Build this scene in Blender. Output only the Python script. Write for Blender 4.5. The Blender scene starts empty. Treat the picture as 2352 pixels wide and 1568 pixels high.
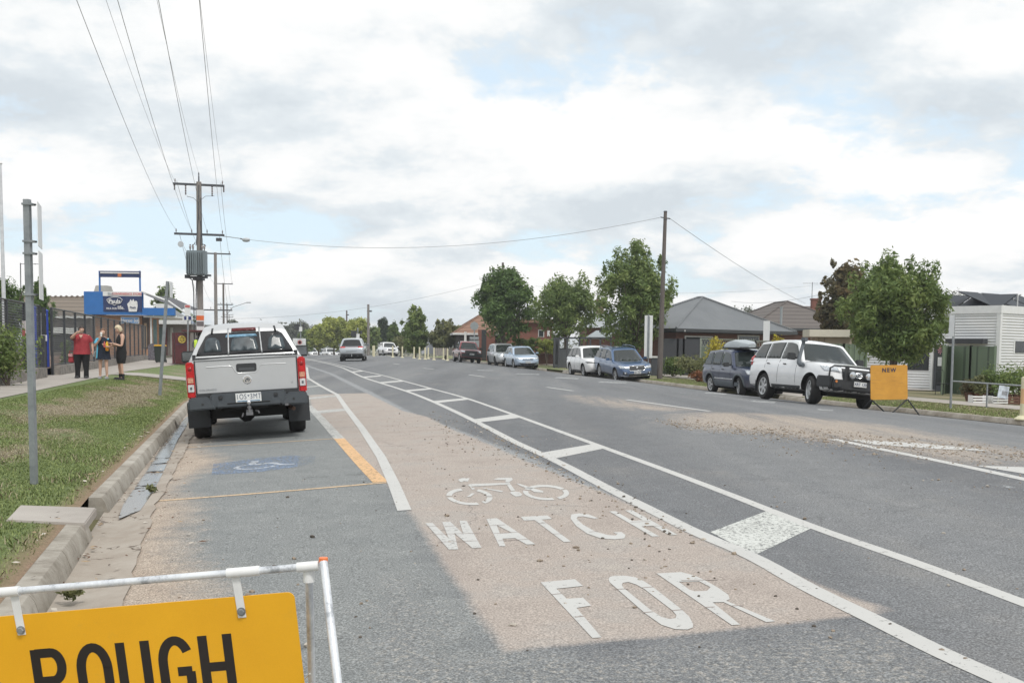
import bpy, bmesh, math, random
import numpy as np
from mathutils import Vector, Matrix, noise
from mathutils.geometry import tessellate_polygon
random.seed(7); RNG = np.random.default_rng(7)
R = math.radians
SC = bpy.context.scene
COL = SC.collection
# ------------------------------------------------------------------ camera
W_, H_ = 2352.0, 1568.0          # the size the photograph was measured at
FPX = 2352.0; PITCH = R(4.0); ROLL = R(0.57)
CAMZ = 1.10
cam_d = bpy.data.cameras.new('camera'); cam = bpy.data.objects.new('camera', cam_d); COL.objects.link(cam)
SC.camera = cam
cam_d.sensor_width = 36.0; cam_d.lens = 36.0*FPX/W_
PPY = 803 + FPX*math.tan(PITCH)
cam_d.shift_y = (PPY-H_/2)/W_
cam_d.clip_start = 0.05; cam_d.clip_end = 6000
CAMM = Matrix.Rotation(R(90)-PITCH, 4, 'X') @ Matrix.Rotation(ROLL, 4, 'Z')
CAMM.translation = Vector((0, 0, CAMZ))
cam.matrix_world = CAMM
CAM3 = CAMM.to_3x3()
# ------------------------------------------------------------------ world + sun + exposure
SUN_EL, SUN_AZ = R(56), R(150)       # azimuth measured from +Y towards +X
wd = bpy.data.worlds.new('World'); SC.world = wd; wd.use_nodes = True
nt = wd.node_tree; nt.nodes.clear()
def WN(t, **k):
    n = nt.nodes.new(t)
    for a, b in k.items(): setattr(n, a, b)
    return n
L = nt.links.new
sky = WN('ShaderNodeTexSky', sky_type='NISHITA', sun_disc=False, sun_elevation=SUN_EL, sun_rotation=SUN_AZ, dust_density=2.0)
bgs = WN('ShaderNodeBackground'); bgs.inputs[1].default_value = 0.13
hs = WN('ShaderNodeMix', data_type='RGBA'); hs.inputs[0].default_value = 0.72; hs.inputs[7].default_value = (4.9, 5.75, 6.3, 1)
L(sky.outputs[0], hs.inputs[6]); L(hs.outputs[2], bgs.inputs[0])
tc = WN('ShaderNodeTexCoord'); sx = WN('ShaderNodeSeparateXYZ'); L(tc.outputs['Generated'], sx.inputs[0])
def MA(op, a, b=None, c=None):
    n = WN('ShaderNodeMath', operation=op)
    for i, q in enumerate((a, b, c)):
        if q is None: continue
        if isinstance(q, (int, float)): n.inputs[i].default_value = q
        else: L(q, n.inputs[i])
    return n.outputs[0]
zz = MA('ADD', MA('MAXIMUM', sx.outputs[2], 0.0), 0.30)
cx = MA('DIVIDE', sx.outputs[0], zz); cy = MA('DIVIDE', sx.outputs[1], zz)
cc = WN('ShaderNodeCombineXYZ'); L(cx, cc.inputs[0]); L(cy, cc.inputs[1]); cc.inputs[2].default_value = 3.7
def NZ(scale, det, rough, off=0.0, dist=0.0, shrink=1.0):
    q = WN('ShaderNodeVectorMath', operation='MULTIPLY'); q.inputs[1].default_value = (shrink, shrink, 1); L(cc.outputs[0], q.inputs[0])
    m = WN('ShaderNodeVectorMath', operation='ADD'); m.inputs[1].default_value = (off, off*1.7, off*.3); L(q.outputs[0], m.inputs[0])
    n = WN('ShaderNodeTexNoise'); n.inputs['Scale'].default_value = scale; n.inputs['Detail'].default_value = det
    n.inputs['Roughness'].default_value = rough; n.inputs['Distortion'].default_value = dist
    L(m.outputs[0], n.inputs['Vector']); return n.outputs[0]
def RAMP(fac, stops):
    n = WN('ShaderNodeValToRGB'); e = n.color_ramp.elements
    while len(e) < len(stops): e.new(0.5)
    for i, (p, c) in enumerate(stops):
        e[i].position = p; e[i].color = (*c, 1) if isinstance(c, tuple) else (c, c, c, 1)
    L(fac, n.inputs[0]); return n.outputs[0]
SEED = 44.4
big = NZ(1.55, 14, 0.62, SEED, 0.10); big2 = NZ(1.55, 6, 0.50, SEED, 0.10, .925)           # cover, and the cover a little higher up
shade0 = NZ(1.9, 11, 0.60, 11.9, 0.10)
shade = MA('ADD', MA('MULTIPLY', MA('SUBTRACT', big, big2), 1.5), MA('ADD', MA('MULTIPLY', shade0, .75), .155))         # grey undersides
gap = RAMP(big, [(0.365, 0.0), (0.43, 1.0)])
ccol = RAMP(shade, [(0.33, (0.56, 0.61, 0.65)), (0.46, (0.655, 0.70, 0.73)), (0.54, (0.775, 0.79, 0.795)), (0.66, (0.855, 0.852, 0.845))])
bgc = WN('ShaderNodeBackground'); L(ccol, bgc.inputs[0]); bgc.inputs[1].default_value = 0.93
mx = WN('ShaderNodeMixShader'); L(gap, mx.inputs[0]); L(bgs.outputs[0], mx.inputs[1]); L(bgc.outputs[0], mx.inputs[2])
wo = WN('ShaderNodeOutputWorld'); L(mx.outputs[0], wo.inputs[0])
sd = bpy.data.lights.new('sun', 'SUN'); sun = bpy.data.objects.new('sun', sd); COL.objects.link(sun)
sd.energy = 1.5; sd.angle = R(11); sd.color = (1.0, 0.965, 0.91)
sdir = Vector((math.sin(SUN_AZ)*math.cos(SUN_EL), math.cos(SUN_AZ)*math.cos(SUN_EL), math.sin(SUN_EL)))
sun.rotation_euler = sdir.to_track_quat('Z', 'Y').to_euler()
SC.view_settings.view_transform = 'Standard'; SC.view_settings.look = 'None'
SC.view_settings.exposure = 0.42; SC.view_settings.gamma = 1.0
SC.cycles.max_bounces = 6; SC.cycles.transparent_max_bounces = 12
# ------------------------------------------------------------------ road frame and ground height
TH = R(12.3); S0 = 7.53; CT, ST = math.cos(TH), math.sin(TH)
def sv(X, Y): return X*CT + Y*ST - S0, -X*ST + Y*CT
def xy(s, v): return (s+S0)*CT - v*ST, (s+S0)*ST + v*CT
def g_v(v): return np.interp(v, [-60, 30, 100, 120, 150, 200, 400], [0, 0, .34, .36, .0, -.8, -2.5])
def sLf(v): return np.interp(v, [-60, 4, 9.5, 26, 60, 400], [-8.5, -8.72, -9.12, -9.9, -10.4, -11])
def sRf(v): return np.interp(v, [-60, 20, 33, 50, 64, 400], [9.6, 9.7, 10.0, 9.8, 9.0, 8.8])
def roadz(s, v):
    a = np.abs(s); k = np.interp(v, [35, 60, 90], [1.0, 0.86, 0.68])
    a = np.sqrt(a*a+.3)-.55
    left = .035*a + .028*np.maximum(a-6, 0)
    right = .050*a + .045*np.maximum(a-6, 0)
    return g_v(v) - k*np.where(s < 0, left, right)
def GZ(s, v):
    "height of the ground as built (road, kerb tops, verges)"
    s = np.asarray(s, float); v = np.asarray(v, float)
    sl = sLf(v); sr = sRf(v)
    z = roadz(np.clip(s, sl, sr), v)
    kl = roadz(sl, v)+.14; kr = roadz(sr, v)+.14
    far = g_v(v)*np.interp(v, [100, 130], [0, 1])
    pl = np.interp(v, [0, 18, 30, 36, 70, 100, 130], [-.05, 0.0, .03, .05, .15, .2, .0]) + far
    pr = np.interp(v, [0, 30, 42, 60, 90, 130], [-.46, -.46, -.42, -.22, -.02, 0]) + far
    t = np.clip((sl-.15-s)/np.maximum(sl-.15+13.1, .5), 0, 1)
    zl = kl + (pl-kl)*t
    zl = zl + np.maximum(-13.1-s, 0)*.004
    t = np.clip((s-sr-.15)/2.5, 0, 1)
    zr = kr + (pr-kr)*t - np.interp(v, [20, 38, 60], [.018, .018, 0])*np.clip(s-13, 0, 10)
    return np.where(s < sl, zl, np.where(s > sr, zr, z))
def gz(X, Y):
    s, v = sv(X, Y); return float(GZ(s, v))
def ray(px, py):
    d = CAM3 @ Vector(((px-W_/2)/FPX, -(py-PPY)/FPX, -1.0)); return d
def at(px, py, dist):
    "point on the ray through a measured pixel at forward distance dist"
    d = ray(px, py); t = dist/d.y
    return Vector((0, 0, CAMZ)) + d*t
def gnd(px, py, lift=0.0):
    "where the ray through a measured pixel meets the ground"
    d = ray(px, py); t = 1.0; prev = 1.0
    while t < 900:
        X, Y, Z = d.x*t, d.y*t, CAMZ+d.z*t
        if Z < gz(X, Y): break
        prev = t; t *= 1.03
    a, b = prev, t
    for _ in range(30):
        m = (a+b)/2
        if CAMZ+d.z*m < gz(d.x*m, d.y*m): b = m
        else: a = m
    X, Y = d.x*b, d.y*b
    return Vector((X, Y, gz(X, Y)+lift))
def base_at(px, dist, lift=0.0):
    "ground point in the picture column px at forward distance dist"
    X = 0.0
    for _ in range(3):
        z = gz(X, dist) if X else -.2
        # column of the roll-corrected picture
        yy = 803 + (CAMZ-z)*FPX/dist
        p = at(px, yy, dist); X = p.x
    return Vector((X, dist, gz(X, dist)+lift))
# ------------------------------------------------------------------ materials
MATS = {}
class NB:
    def __init__(s, m): s.t = m.node_tree; s.b = s.t.nodes['Principled BSDF']; s.n = s.t.nodes; s.l = s.t.links.new
    def N(s, t, **k):
        n = s.n.new(t)
        for a, b in k.items(): setattr(n, a, b)
        return n
    def noise(s, scale, det=4, rough=.55, coord='Object', vec=None, dist=0):
        n = s.N('ShaderNodeTexNoise'); n.inputs['Scale'].default_value = scale; n.inputs['Detail'].default_value = det
        n.inputs['Roughness'].default_value = rough; n.inputs['Distortion'].default_value = dist
        if vec is None:
            t = s.N('ShaderNodeTexCoord'); vec = t.outputs[coord]
        s.l(vec, n.inputs['Vector']); return n.outputs[0]
    def geo(s): return s.N('ShaderNodeNewGeometry').outputs['Position']
    def attr(s, name): return s.N('ShaderNodeAttribute', attribute_name=name).outputs['Fac']
    def attrc(s, name): return s.N('ShaderNodeAttribute', attribute_name=name).outputs['Color']
    def math(s, op, a, b=None, c=None, clamp=False):
        n = s.N('ShaderNodeMath', operation=op, use_clamp=clamp)
        for i, q in enumerate((a, b, c)):
            if q is None: continue
            if isinstance(q, (int, float)): n.inputs[i].default_value = q
            else: s.l(q, n.inputs[i])
        return n.outputs[0]
    def ramp(s, fac, stops):
        n = s.N('ShaderNodeValToRGB'); e = n.color_ramp.elements
        while len(e) < len(stops): e.new(0.5)
        for i, (p, c) in enumerate(stops):
            e[i].position = p; e[i].color = (*c, 1) if isinstance(c, tuple) else (c, c, c, 1)
        s.l(fac, n.inputs[0]); return n.outputs[0]
    def mix(s, fac, a, b, mode='MIX'):
        n = s.N('ShaderNodeMix', data_type='RGBA', blend_type=mode)
        if isinstance(fac, (int, float)): n.inputs[0].default_value = fac
        else: s.l(fac, n.inputs[0])
        for i, q in ((6, a), (7, b)):
            if isinstance(q, tuple): n.inputs[i].default_value = (*q, 1)
            else: s.l(q, n.inputs[i])
        return n.outputs[2]
    def col(s, c): s.l(c, s.b.inputs['Base Color'])
    def bump(s, h, strength=.3, dist=.01):
        n = s.N('ShaderNodeBump'); n.inputs['Strength'].default_value = strength; n.inputs['Distance'].default_value = dist
        s.l(h, n.inputs['Height']); s.l(n.outputs[0], s.b.inputs['Normal'])
def newmat(name, col=(.5,.5,.5), rough=.6, metal=0.0, spec=.5):
    m = bpy.data.materials.new(name); m.use_nodes = True
    b = m.node_tree.nodes['Principled BSDF']
    b.inputs['Base Color'].default_value = (*col, 1); b.inputs['Roughness'].default_value = rough
    b.inputs['Metallic'].default_value = metal; b.inputs['Specular IOR Level'].default_value = spec
    MATS[name] = m; return m
def mat(name, col=(.5,.5,.5), rough=.6, metal=0.0, var=.12, scale=6.0, coord='Object', bump=0.0, spec=.5, bscale=None):
    "plain surface with slight mottling"
    if name in MATS: return MATS[name]
    m = newmat(name, col, rough, metal, spec); k = NB(m)
    if var > 0:
        n = k.noise(scale, 5, .6, coord)
        lo = tuple(c*(1-var) for c in col); hi = tuple(min(1, c*(1+var)) for c in col)
        k.col(k.ramp(n, [(.3, lo), (.7, hi)]))
        k.l(k.math('ADD', k.math('MULTIPLY', n, .16), rough-.08), k.b.inputs['Roughness'])
    if bump > 0: k.bump(k.noise(bscale or scale*6, 4, .6, coord), bump, .01)
    return m
# ------------------------------------------------------------------ mesh helpers
class MB:
    def __init__(s): s.v = []; s.f = []; s.m = []; s.cm = 0
    def quad(s, a, b, c, d):
        i = len(s.v); s.v += [tuple(a), tuple(b), tuple(c), tuple(d)]; s.f.append((i, i+1, i+2, i+3)); s.m.append(s.cm)
    def tri(s, a, b, c):
        i = len(s.v); s.v += [tuple(a), tuple(b), tuple(c)]; s.f.append((i, i+1, i+2)); s.m.append(s.cm)
    def poly(s, pts):
        i = len(s.v); s.v += [tuple(p) for p in pts]; s.f.append(tuple(range(i, i+len(pts)))); s.m.append(s.cm)
    def box(s, c, d, rot=None, M=None, taper=None):
        "box of full size d centred at c; taper=(tx,ty) scales the top"
        i = len(s.v); tx, ty = taper or (1, 1)
        for z in (-.5, .5):
            k = (tx, ty) if z > 0 else (1, 1)
            for x, y in ((-.5,-.5),(.5,-.5),(.5,.5),(-.5,.5)):
                p = Vector((x*d[0]*k[0], y*d[1]*k[1], z*d[2]))
                if rot is not None: p = rot @ p
                p = p + Vector(c)
                if M is not None: p = M @ p
                s.v.append(tuple(p))
        for f in ((0,3,2,1),(4,5,6,7),(0,1,5,4),(1,2,6,5),(2,3,7,6),(3,0,4,7)):
            s.f.append(tuple(i+k for k in f)); s.m.append(s.cm)
    def tube(s, pts, r, n=8, cap=True, sq=False):
        "tube along points, r number or list"
        pts = [Vector(p) for p in pts]; i0 = len(s.v)
        rs = r if isinstance(r, (list, tuple)) else [r]*len(pts)
        up = None
        for k, p in enumerate(pts):
            d = (pts[min(k+1, len(pts)-1)] - pts[max(k-1, 0)])
            if d.length < 1e-9: d = Vector((0,0,1))
            d.normalize()
            if up is None: up = Vector((0,0,1)) if abs(d.z) < .9 else Vector((0,1,0))
            a = d.cross(up).normalized(); b = a.cross(d).normalized(); up = b
            for j in range(n):
                t = 2*math.pi*(j+(.5 if sq else 0))/n; q = rs[k]*(1.4142 if sq else 1)
                s.v.append(tuple(p + a*math.cos(t)*q + b*math.sin(t)*q))
        for k in range(len(pts)-1):
            for j in range(n):
                a = i0+k*n+j; b = i0+k*n+(j+1)%n
                s.f.append((a, b, b+n, a+n)); s.m.append(s.cm)
        if cap:
            s.f.append(tuple(i0+j for j in reversed(range(n)))); s.m.append(s.cm)
            e = i0+(len(pts)-1)*n; s.f.append(tuple(e+j for j in range(n))); s.m.append(s.cm)
    def lathe(s, prof, n=16, M=None, ax='z', c=(0,0,0)):
        "prof: list of (radius, height) about axis"
        i0 = len(s.v)
        for (r, h) in prof:
            for j in range(n):
                t = 2*math.pi*j/n; x, y = r*math.cos(t), r*math.sin(t)
                p = {'z': (x, y, h), 'y': (x, h, y), 'x': (h, x, y)}[ax]
                p = Vector(p)+Vector(c)
                if M is not None: p = M @ p
                s.v.append(tuple(p))
        for k in range(len(prof)-1):
            for j in range(n):
                a = i0+k*n+j; b = i0+k*n+(j+1)%n
                s.f.append((a, b, b+n, a+n)); s.m.append(s.cm)
        if prof[0][0] > 1e-6: s.f.append(tuple(i0+j for j in reversed(range(n)))); s.m.append(s.cm)
        if prof[-1][0] > 1e-6:
            e = i0+(len(prof)-1)*n; s.f.append(tuple(e+j for j in range(n))); s.m.append(s.cm)
    def prism(s, poly, fn0, fn1):
        "poly 2d points mapped by fn0 (front) and fn1 (back) to 3d; caps + sides"
        n = len(poly); i = len(s.v)
        s.v += [tuple(fn0(*p)) for p in poly] + [tuple(fn1(*p)) for p in poly]
        s.f.append(tuple(i+k for k in range(n))); s.m.append(s.cm)
        s.f.append(tuple(i+n+k for k in reversed(range(n)))); s.m.append(s.cm)
        for k in range(n):
            s.f.append((i+(k+1)%n, i+k, i+n+k, i+n+(k+1)%n)); s.m.append(s.cm)
    def grid(s, P):
        "P: 2d list of points"
        i = len(s.v); nr = len(P); nc = len(P[0])
        for row in P: s.v += [tuple(p) for p in row]
        for a in range(nr-1):
            for b in range(nc-1):
                k = i+a*nc+b; s.f.append((k, k+1, k+nc+1, k+nc)); s.m.append(s.cm)
    def build(s, name, mats, parent=None, smooth=None, loc=None, bevel=0, fixn=True):
        me = bpy.data.meshes.new(name); me.from_pydata(s.v, [], s.f)
        if not isinstance(mats, (list, tuple)): mats = [mats]
        for m in mats: me.materials.append(m)
        if len(mats) > 1: me.polygons.foreach_set('material_index', s.m)
        if fixn or smooth is not None:
            bm = bmesh.new(); bm.from_mesh(me)
            bmesh.ops.remove_doubles(bm, verts=bm.verts, dist=1e-5)
            if fixn: bmesh.ops.recalc_face_normals(bm, faces=bm.faces)
            if bevel > 0:
                es = [e for e in bm.edges if len(e.link_faces) == 2 and e.calc_face_angle(0) > .6]
                bmesh.ops.bevel(bm, geom=es, offset=bevel, segments=2, affect='EDGES', clamp_overlap=True)
            if smooth is not None:
                for f in bm.faces: f.smooth = True
                for e in bm.edges:
                    if len(e.link_faces) != 2 or e.calc_face_angle(0) > smooth: e.smooth = False
            bm.to_mesh(me); bm.free()
        o = bpy.data.objects.new(name, me); COL.objects.link(o)
        if parent is not None: o.parent = parent
        if loc is not None: o.location = loc
        return o
def tag(o, label=None, cat=None, group=None, kind=None):
    if label: o['label'] = label
    if cat: o['category'] = cat
    if group: o['group'] = group
    if kind: o['kind'] = kind
    return o
def empty(name, loc, rz=0.0, label=None, cat=None, group=None, M=None):
    o = bpy.data.objects.new(name, None); COL.objects.link(o); o.empty_display_size = .2
    if M is not None: o.matrix_world = M
    else: o.location = loc; o.rotation_euler = (0, 0, rz)
    return tag(o, label, cat, group)
def kids(o): return [c for c in KID.get(o.name, [])]
def copy_tree(o, parent=None):
    c = o.copy(); COL.objects.link(c)
    if parent is not None: c.parent = parent; c.matrix_parent_inverse = o.matrix_parent_inverse.copy()
    for ch in [q for q in bpy.data.objects if q.parent == o]: copy_tree(ch, c)
    return c
def text_mesh(txt, size, ext=0.0015, bold=0.0, sx=1.0, align='CENTER', spacing=1.0):
    "list of verts, faces of a text laid in x/y, centred"
    cu = bpy.data.curves.new('t', 'FONT'); cu.body = txt; cu.size = size; cu.extrude = ext; cu.offset = bold
    cu.align_x = align; cu.align_y = 'CENTER'; cu.space_character = spacing; cu.resolution_u = 4
    o = bpy.data.objects.new('t', cu); COL.objects.link(o)
    dg = bpy.context.evaluated_depsgraph_get(); dg.update()
    me = bpy.data.meshes.new_from_object(o.evaluated_get(dg))
    vs = [(v.co.x*sx, v.co.y, v.co.z) for v in me.vertices]; fs = [tuple(p.vertices) for p in me.polygons]
    bpy.data.objects.remove(o); bpy.data.curves.remove(cu); bpy.data.meshes.remove(me)
    return vs, fs
def add_text(mb, txt, size, M, **k):
    vs, fs = text_mesh(txt, size, **k); i = len(mb.v)
    for v in vs: mb.v.append(tuple(M @ Vector(v)))
    for f in fs: mb.f.append(tuple(i+q for q in f)); mb.m.append(mb.cm)
def frame(origin, xdir, up=(0,0,1)):
    "matrix with local x along xdir, local y along up, local z towards the reader"
    x = Vector(xdir).normalized(); u = Vector(up).normalized(); z = x.cross(u).normalized(); y = z.cross(x).normalized()
    M = Matrix((x, y, z)).transposed().to_4x4(); M.translation = Vector(origin); return M
# ------------------------------------------------------------------ ground, road, kerbs
def pip(poly, X, Y):
    "signed distance (positive inside) of arrays X,Y to polygon"
    P = np.array(poly); n = len(P); d = np.full(X.shape, 1e9); ins = np.zeros(X.shape, bool)
    for i in range(n):
        a = P[i]; b = P[(i+1) % n]; ab = b-a
        t = np.clip(((X-a[0])*ab[0]+(Y-a[1])*ab[1])/max(ab@ab, 1e-9), 0, 1)
        d = np.minimum(d, np.hypot(X-a[0]-t*ab[0], Y-a[1]-t*ab[1]))
        c = (a[1] > Y) != (b[1] > Y)
        with np.errstate(divide='ignore', invalid='ignore'):
            ins ^= c & (X < (b[0]-a[0])*(Y-a[1])/(b[1]-a[1]+1e-12)+a[0])
    return np.where(ins, d, -d)
def gpts(L_): return [tuple(gnd(*p)[:2]) for p in L_]
def pl_dist(line, X, Y):
    P = np.array(line); d = np.full(X.shape, 1e9)
    for i in range(len(P)-1):
        a = P[i]; b = P[i+1]; ab = b-a
        t = np.clip(((X-a[0])*ab[0]+(Y-a[1])*ab[1])/max(ab@ab, 1e-9), 0, 1)
        d = np.minimum(d, np.hypot(X-a[0]-t*ab[0], Y-a[1]-t*ab[1]))
    return d
def sheet(name, S, V, zf, mats, lift=0.0, attrs=None):
    "grid mesh: S is 2d (rows=v) lateral, V 1d"
    nv, ns = S.shape; VV = np.repeat(V[:, None], ns, 1)
    X, Y = xy(S, VV); Z = zf(S, VV)+lift
    co = np.stack([X, Y, Z], -1).reshape(-1, 3)
    a = (np.arange(nv-1)[:, None]*ns+np.arange(ns-1)[None, :]).reshape(-1)
    F = np.stack([a, a+1, a+ns+1, a+ns], -1)
    me = bpy.data.meshes.new(name)
    me.vertices.add(len(co)); me.vertices.foreach_set('co', co.astype(np.float32).ravel())
    me.loops.add(F.size); me.loops.foreach_set('vertex_index', F.astype(np.int32).ravel())
    me.polygons.add(len(F)); me.polygons.foreach_set('loop_start', (np.arange(len(F))*4).astype(np.int32))
    me.polygons.foreach_set('loop_total', np.full(len(F), 4, np.int32))
    me.update(calc_edges=True); me.materials.append(mats)
    me.polygons.foreach_set('use_smooth', np.ones(len(F), bool))
    if attrs:
        for k, fn in attrs.items():
            at_ = me.attributes.new(k, 'FLOAT', 'POINT'); at_.data.foreach_set('value', np.clip(fn(X, Y, S, VV), -5, 5).astype(np.float32).ravel())
    o = bpy.data.objects.new(name, me); COL.objects.link(o); return o
PINK = gpts([(706,907),(845,902),(928,943),(987,957),(1040,984),(1125,1018),(1215,1058),(1330,1106),(1420,1140),(1540,1196),(1640,1244),(1735,1284),(1850,1322),(1960,1368),(2070,1400),(2000,1416),(1500,1468),(1145,1503),(1100,1432),(1045,1350),(1000,1290),(955,1210),(915,1150),(880,1108),(790,1020),(745,968),(712,935)])
SEAM = gpts([(700,838),(760,858),(845,900),(928,945),(1034,986),(1191,1048),(1330,1112),(1470,1180),(1640,1262)])
GRAV = gpts([(1470,965),(1500,950),(1650,944),(1830,952),(2060,976),(2360,1030),(2500,1050),(2500,1110),(2352,1082),(2100,1062),(1905,1022),(1820,1018),(1700,998),(1600,990),(1500,978)])
GRAV2 = gpts([(1240,905),(1420,908),(1560,930),(1700,945),(1560,950),(1400,945),(1280,925)])
DUSTL = gpts([(420,985),(445,1000),(400,1120),(365,1200),(320,1330),(250,1500),(190,1568),(60,1568),(180,1380),(290,1240),(350,1150),(395,1040)])
DARK = gpts([(870,1300),(980,1320),(1060,1400),(1110,1490),(1500,1475),(2000,1422),(2100,1430),(2352,1620),(760,1640),(780,1450)])
DUSTB = gpts([(690,1480),(1140,1495),(1200,1640),(640,1640)])
STAINS = [gpts(q) for q in ([(560,1240),(640,1230),(600,1290),(520,1300)],)]
UNDER = None
def far_v(a, b, d0, k): 
    out = [a]
    while out[-1] < b: out.append(out[-1]+max(d0, k*abs(out[-1])))
    return np.array(out)
Vr = np.concatenate([np.arange(-40, 1, 1.5), far_v(1.2, 360, .11, .0085)])
ns = 190
t = np.linspace(0, 1, ns)
GUT = .34
Sl = sLf(Vr)+GUT; Sr = sRf(Vr)-.38
Srd = Sl[:, None]+(Sr-Sl)[:, None]*t[None, :]
m = newmat('asphalt', (.12,.12,.12), .85); k = NB(m)
pos = k.geo()
fine = k.noise(95, 3, .7, vec=pos); mid = k.noise(34, 3, .6, vec=pos); lo = k.noise(.9, 5, .6, vec=pos); lo2 = k.noise(3.2, 6, .65, vec=pos)
ani = k.N('ShaderNodeMapping'); ani.inputs['Rotation'].default_value = (0, 0, -TH); ani.inputs['Scale'].default_value = (1.6, .12, 1)
k.l(pos, ani.inputs[0]); strk = k.noise(1.0, 5, .6, vec=ani.outputs[0])
agg = k.ramp(fine, [(.34, .30), (.5, .95), (.66, 2.0)])
base = k.ramp(lo2, [(.3, (.130,.135,.142)), (.7, (.168,.173,.180))])            # traffic lanes
old = k.ramp(lo2, [(.25, (.172,.182,.182)), (.75, (.232,.240,.236))])              # coarse bleached parking lane
c = k.mix(k.math('MULTIPLY', k.math('SUBTRACT', strk, .42), 2.2, clamp=True), base, (.178,.180,.182))
wob = k.math('ADD', k.math('MULTIPLY', k.math('SUBTRACT', lo2, .5), .5), k.math('MULTIPLY', k.math('SUBTRACT', mid, .5), .35))
def mask(att, w, wobble=1.0, off=0.0):
    a = k.math('ADD', k.attr(att), k.math('MULTIPLY', wob, wobble))
    return k.math('DIVIDE', k.math('ADD', a, off), w, clamp=True)
trk = k.N('ShaderNodeMapping'); trk.inputs['Rotation'].default_value = (0, 0, -TH); trk.inputs['Scale'].default_value = (.55, .03, 1); k.l(pos, trk.inputs[0])
tn = k.noise(1.0, 3, .5, vec=trk.outputs[0])
c = k.mix(1.0, c, k.ramp(tn, [(.36, (.80,.80,.81)), (.5, (1.0,1.0,1.0)), (.64, (1.16,1.15,1.13))]), 'MULTIPLY')
scf = k.math('MULTIPLY', k.ramp(k.noise(.55, 8, .72, vec=pos), [(.52, 0.0), (.70, .5)]), k.ramp(strk, [(.4, 0.0), (.6, 1.0)]))
c = k.mix(scf, c, (.25,.235,.215))
c = k.mix(mask('worn', .5, 1.0), c, old)
c = k.mix(mask('seam', .10, .25), c, (.255,.262,.268))
dk = k.ramp(mid, [(.35, (.135,.142,.148)), (.52, (.20,.205,.205)), (.66, (.32,.30,.27))])
c = k.mix(k.math('MULTIPLY', mask('dark', .35, 1.0), .8), c, dk)
pk = k.ramp(k.noise(1.7, 6, .62, vec=pos), [(.3, (.325,.278,.246)), (.5, (.375,.324,.286)), (.62, (.355,.318,.288)), (.78, (.42,.375,.325))])
pm = mask('pink', .07, .16)
c = k.mix(pm, c, pk)
c = k.mix(k.math('MULTIPLY', mask('dustl', .45, 1.3), .85), c, k.ramp(lo2, [(.3, (.36,.28,.215)), (.7, (.44,.36,.285))]))
gm = k.math('MULTIPLY', mask('grav', .8, 2.4), k.ramp(k.noise(1.1, 7, .7, vec=ani.outputs[0]), [(.36, .0), (.5, .75), (.7, 1.0)]))
c = k.mix(gm, c, k.ramp(mid, [(.3, (.24,.215,.19)), (.55, (.40,.335,.275)), (.72, (.52,.43,.35))]))
# scattered sand speckle and tar seams
vo = k.N('ShaderNodeTexVoronoi', feature='DISTANCE_TO_EDGE'); vo.inputs['Scale'].default_value = .33
wv = k.N('ShaderNodeVectorMath', operation='ADD'); k.l(pos, wv.inputs[0])
wn = k.N('ShaderNodeTexNoise'); wn.inputs['Scale'].default_value = 1.3; wn.inputs['Detail'].default_value = 6; k.l(pos, wn.inputs['Vector']); k.l(wn.outputs['Color'], wv.inputs[1])
k.l(wv.outputs[0], vo.inputs['Vector'])
crk = k.math('MULTIPLY', k.math('LESS_THAN', vo.outputs['Distance'], .0035), k.math('GREATER_THAN', lo, .52))
c = k.mix(k.math('MULTIPLY', crk, .35), c, (.07,.07,.07))
av = k.mix(.80, (1,1,1), agg)
av = k.mix(k.math('MULTIPLY', pm, .35), av, (1,1,1))
c2 = k.mix(1.0, c, av, 'MULTIPLY')
k.col(c2); k.bump(fine, .35, .006)
ROAD = sheet('road', Srd, Vr, roadz, m, 0.0, {
 'worn': lambda X, Y, S, V: np.minimum((-6.3-S), (40-V)*.2),
 'pink': lambda X, Y, S, V: pip(PINK, X, Y),
 'seam': lambda X, Y, S, V: .16-pl_dist(SEAM, X, Y),
 'grav': lambda X, Y, S, V: np.maximum(pip(GRAV, X, Y), pip(GRAV2, X, Y)-.3),
 'dustl': lambda X, Y, S, V: .62-(S-sLf(V)-GUT)*1.1+.25*np.sin(V*1.3)*np.sin(V*.37),
 'dark': lambda X, Y, S, V: pip(DARK, X, Y)})
tag(ROAD, kind='structure')
# big ground sheet, a little below everything laid on it
def farg(S, V):
    z = GZ(S, V); r = (S > sLf(V)-.3) & (S < sRf(V)+.3)
    return np.where(r, z-.2, z-.03)
def edged(V, parts):
    return np.concatenate(parts, 1)
Vg = np.concatenate([np.linspace(-300, -40, 6), np.arange(-36, 0, 3), far_v(0.5, 300, .5, .03), np.array([400, 600, 1000, 1800, 3000])])
cols = [np.full((len(Vg), 1), q) for q in (-3000, -900, -300, -120, -60, -40, -25, -18, -15, -13.1, -12)]
cols += [(sLf(Vg)-.35)[:, None], (sLf(Vg)-.2)[:, None], np.zeros((len(Vg), 1)), (sRf(Vg)+.2)[:, None], (sRf(Vg)+.35)[:, None]]
cols += [np.full((len(Vg), 1), q) for q in (11.5, 12.6, 14, 18, 22, 30, 45, 70, 130, 300, 900, 3000)]
m = newmat('dry_ground', (.2,.17,.1), .95); k = NB(m); pos = k.geo()
c = k.ramp(k.noise(.35, 8, .6, vec=pos), [(.3, (.10,.115,.045)), (.5, (.17,.155,.08)), (.7, (.27,.225,.15))]); k.col(c); k.bump(k.noise(9, 5, .6, vec=pos), .4, .03)
G0 = sheet('ground', edged(Vg, cols), Vg, farg, m); tag(G0, kind='structure')
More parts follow.
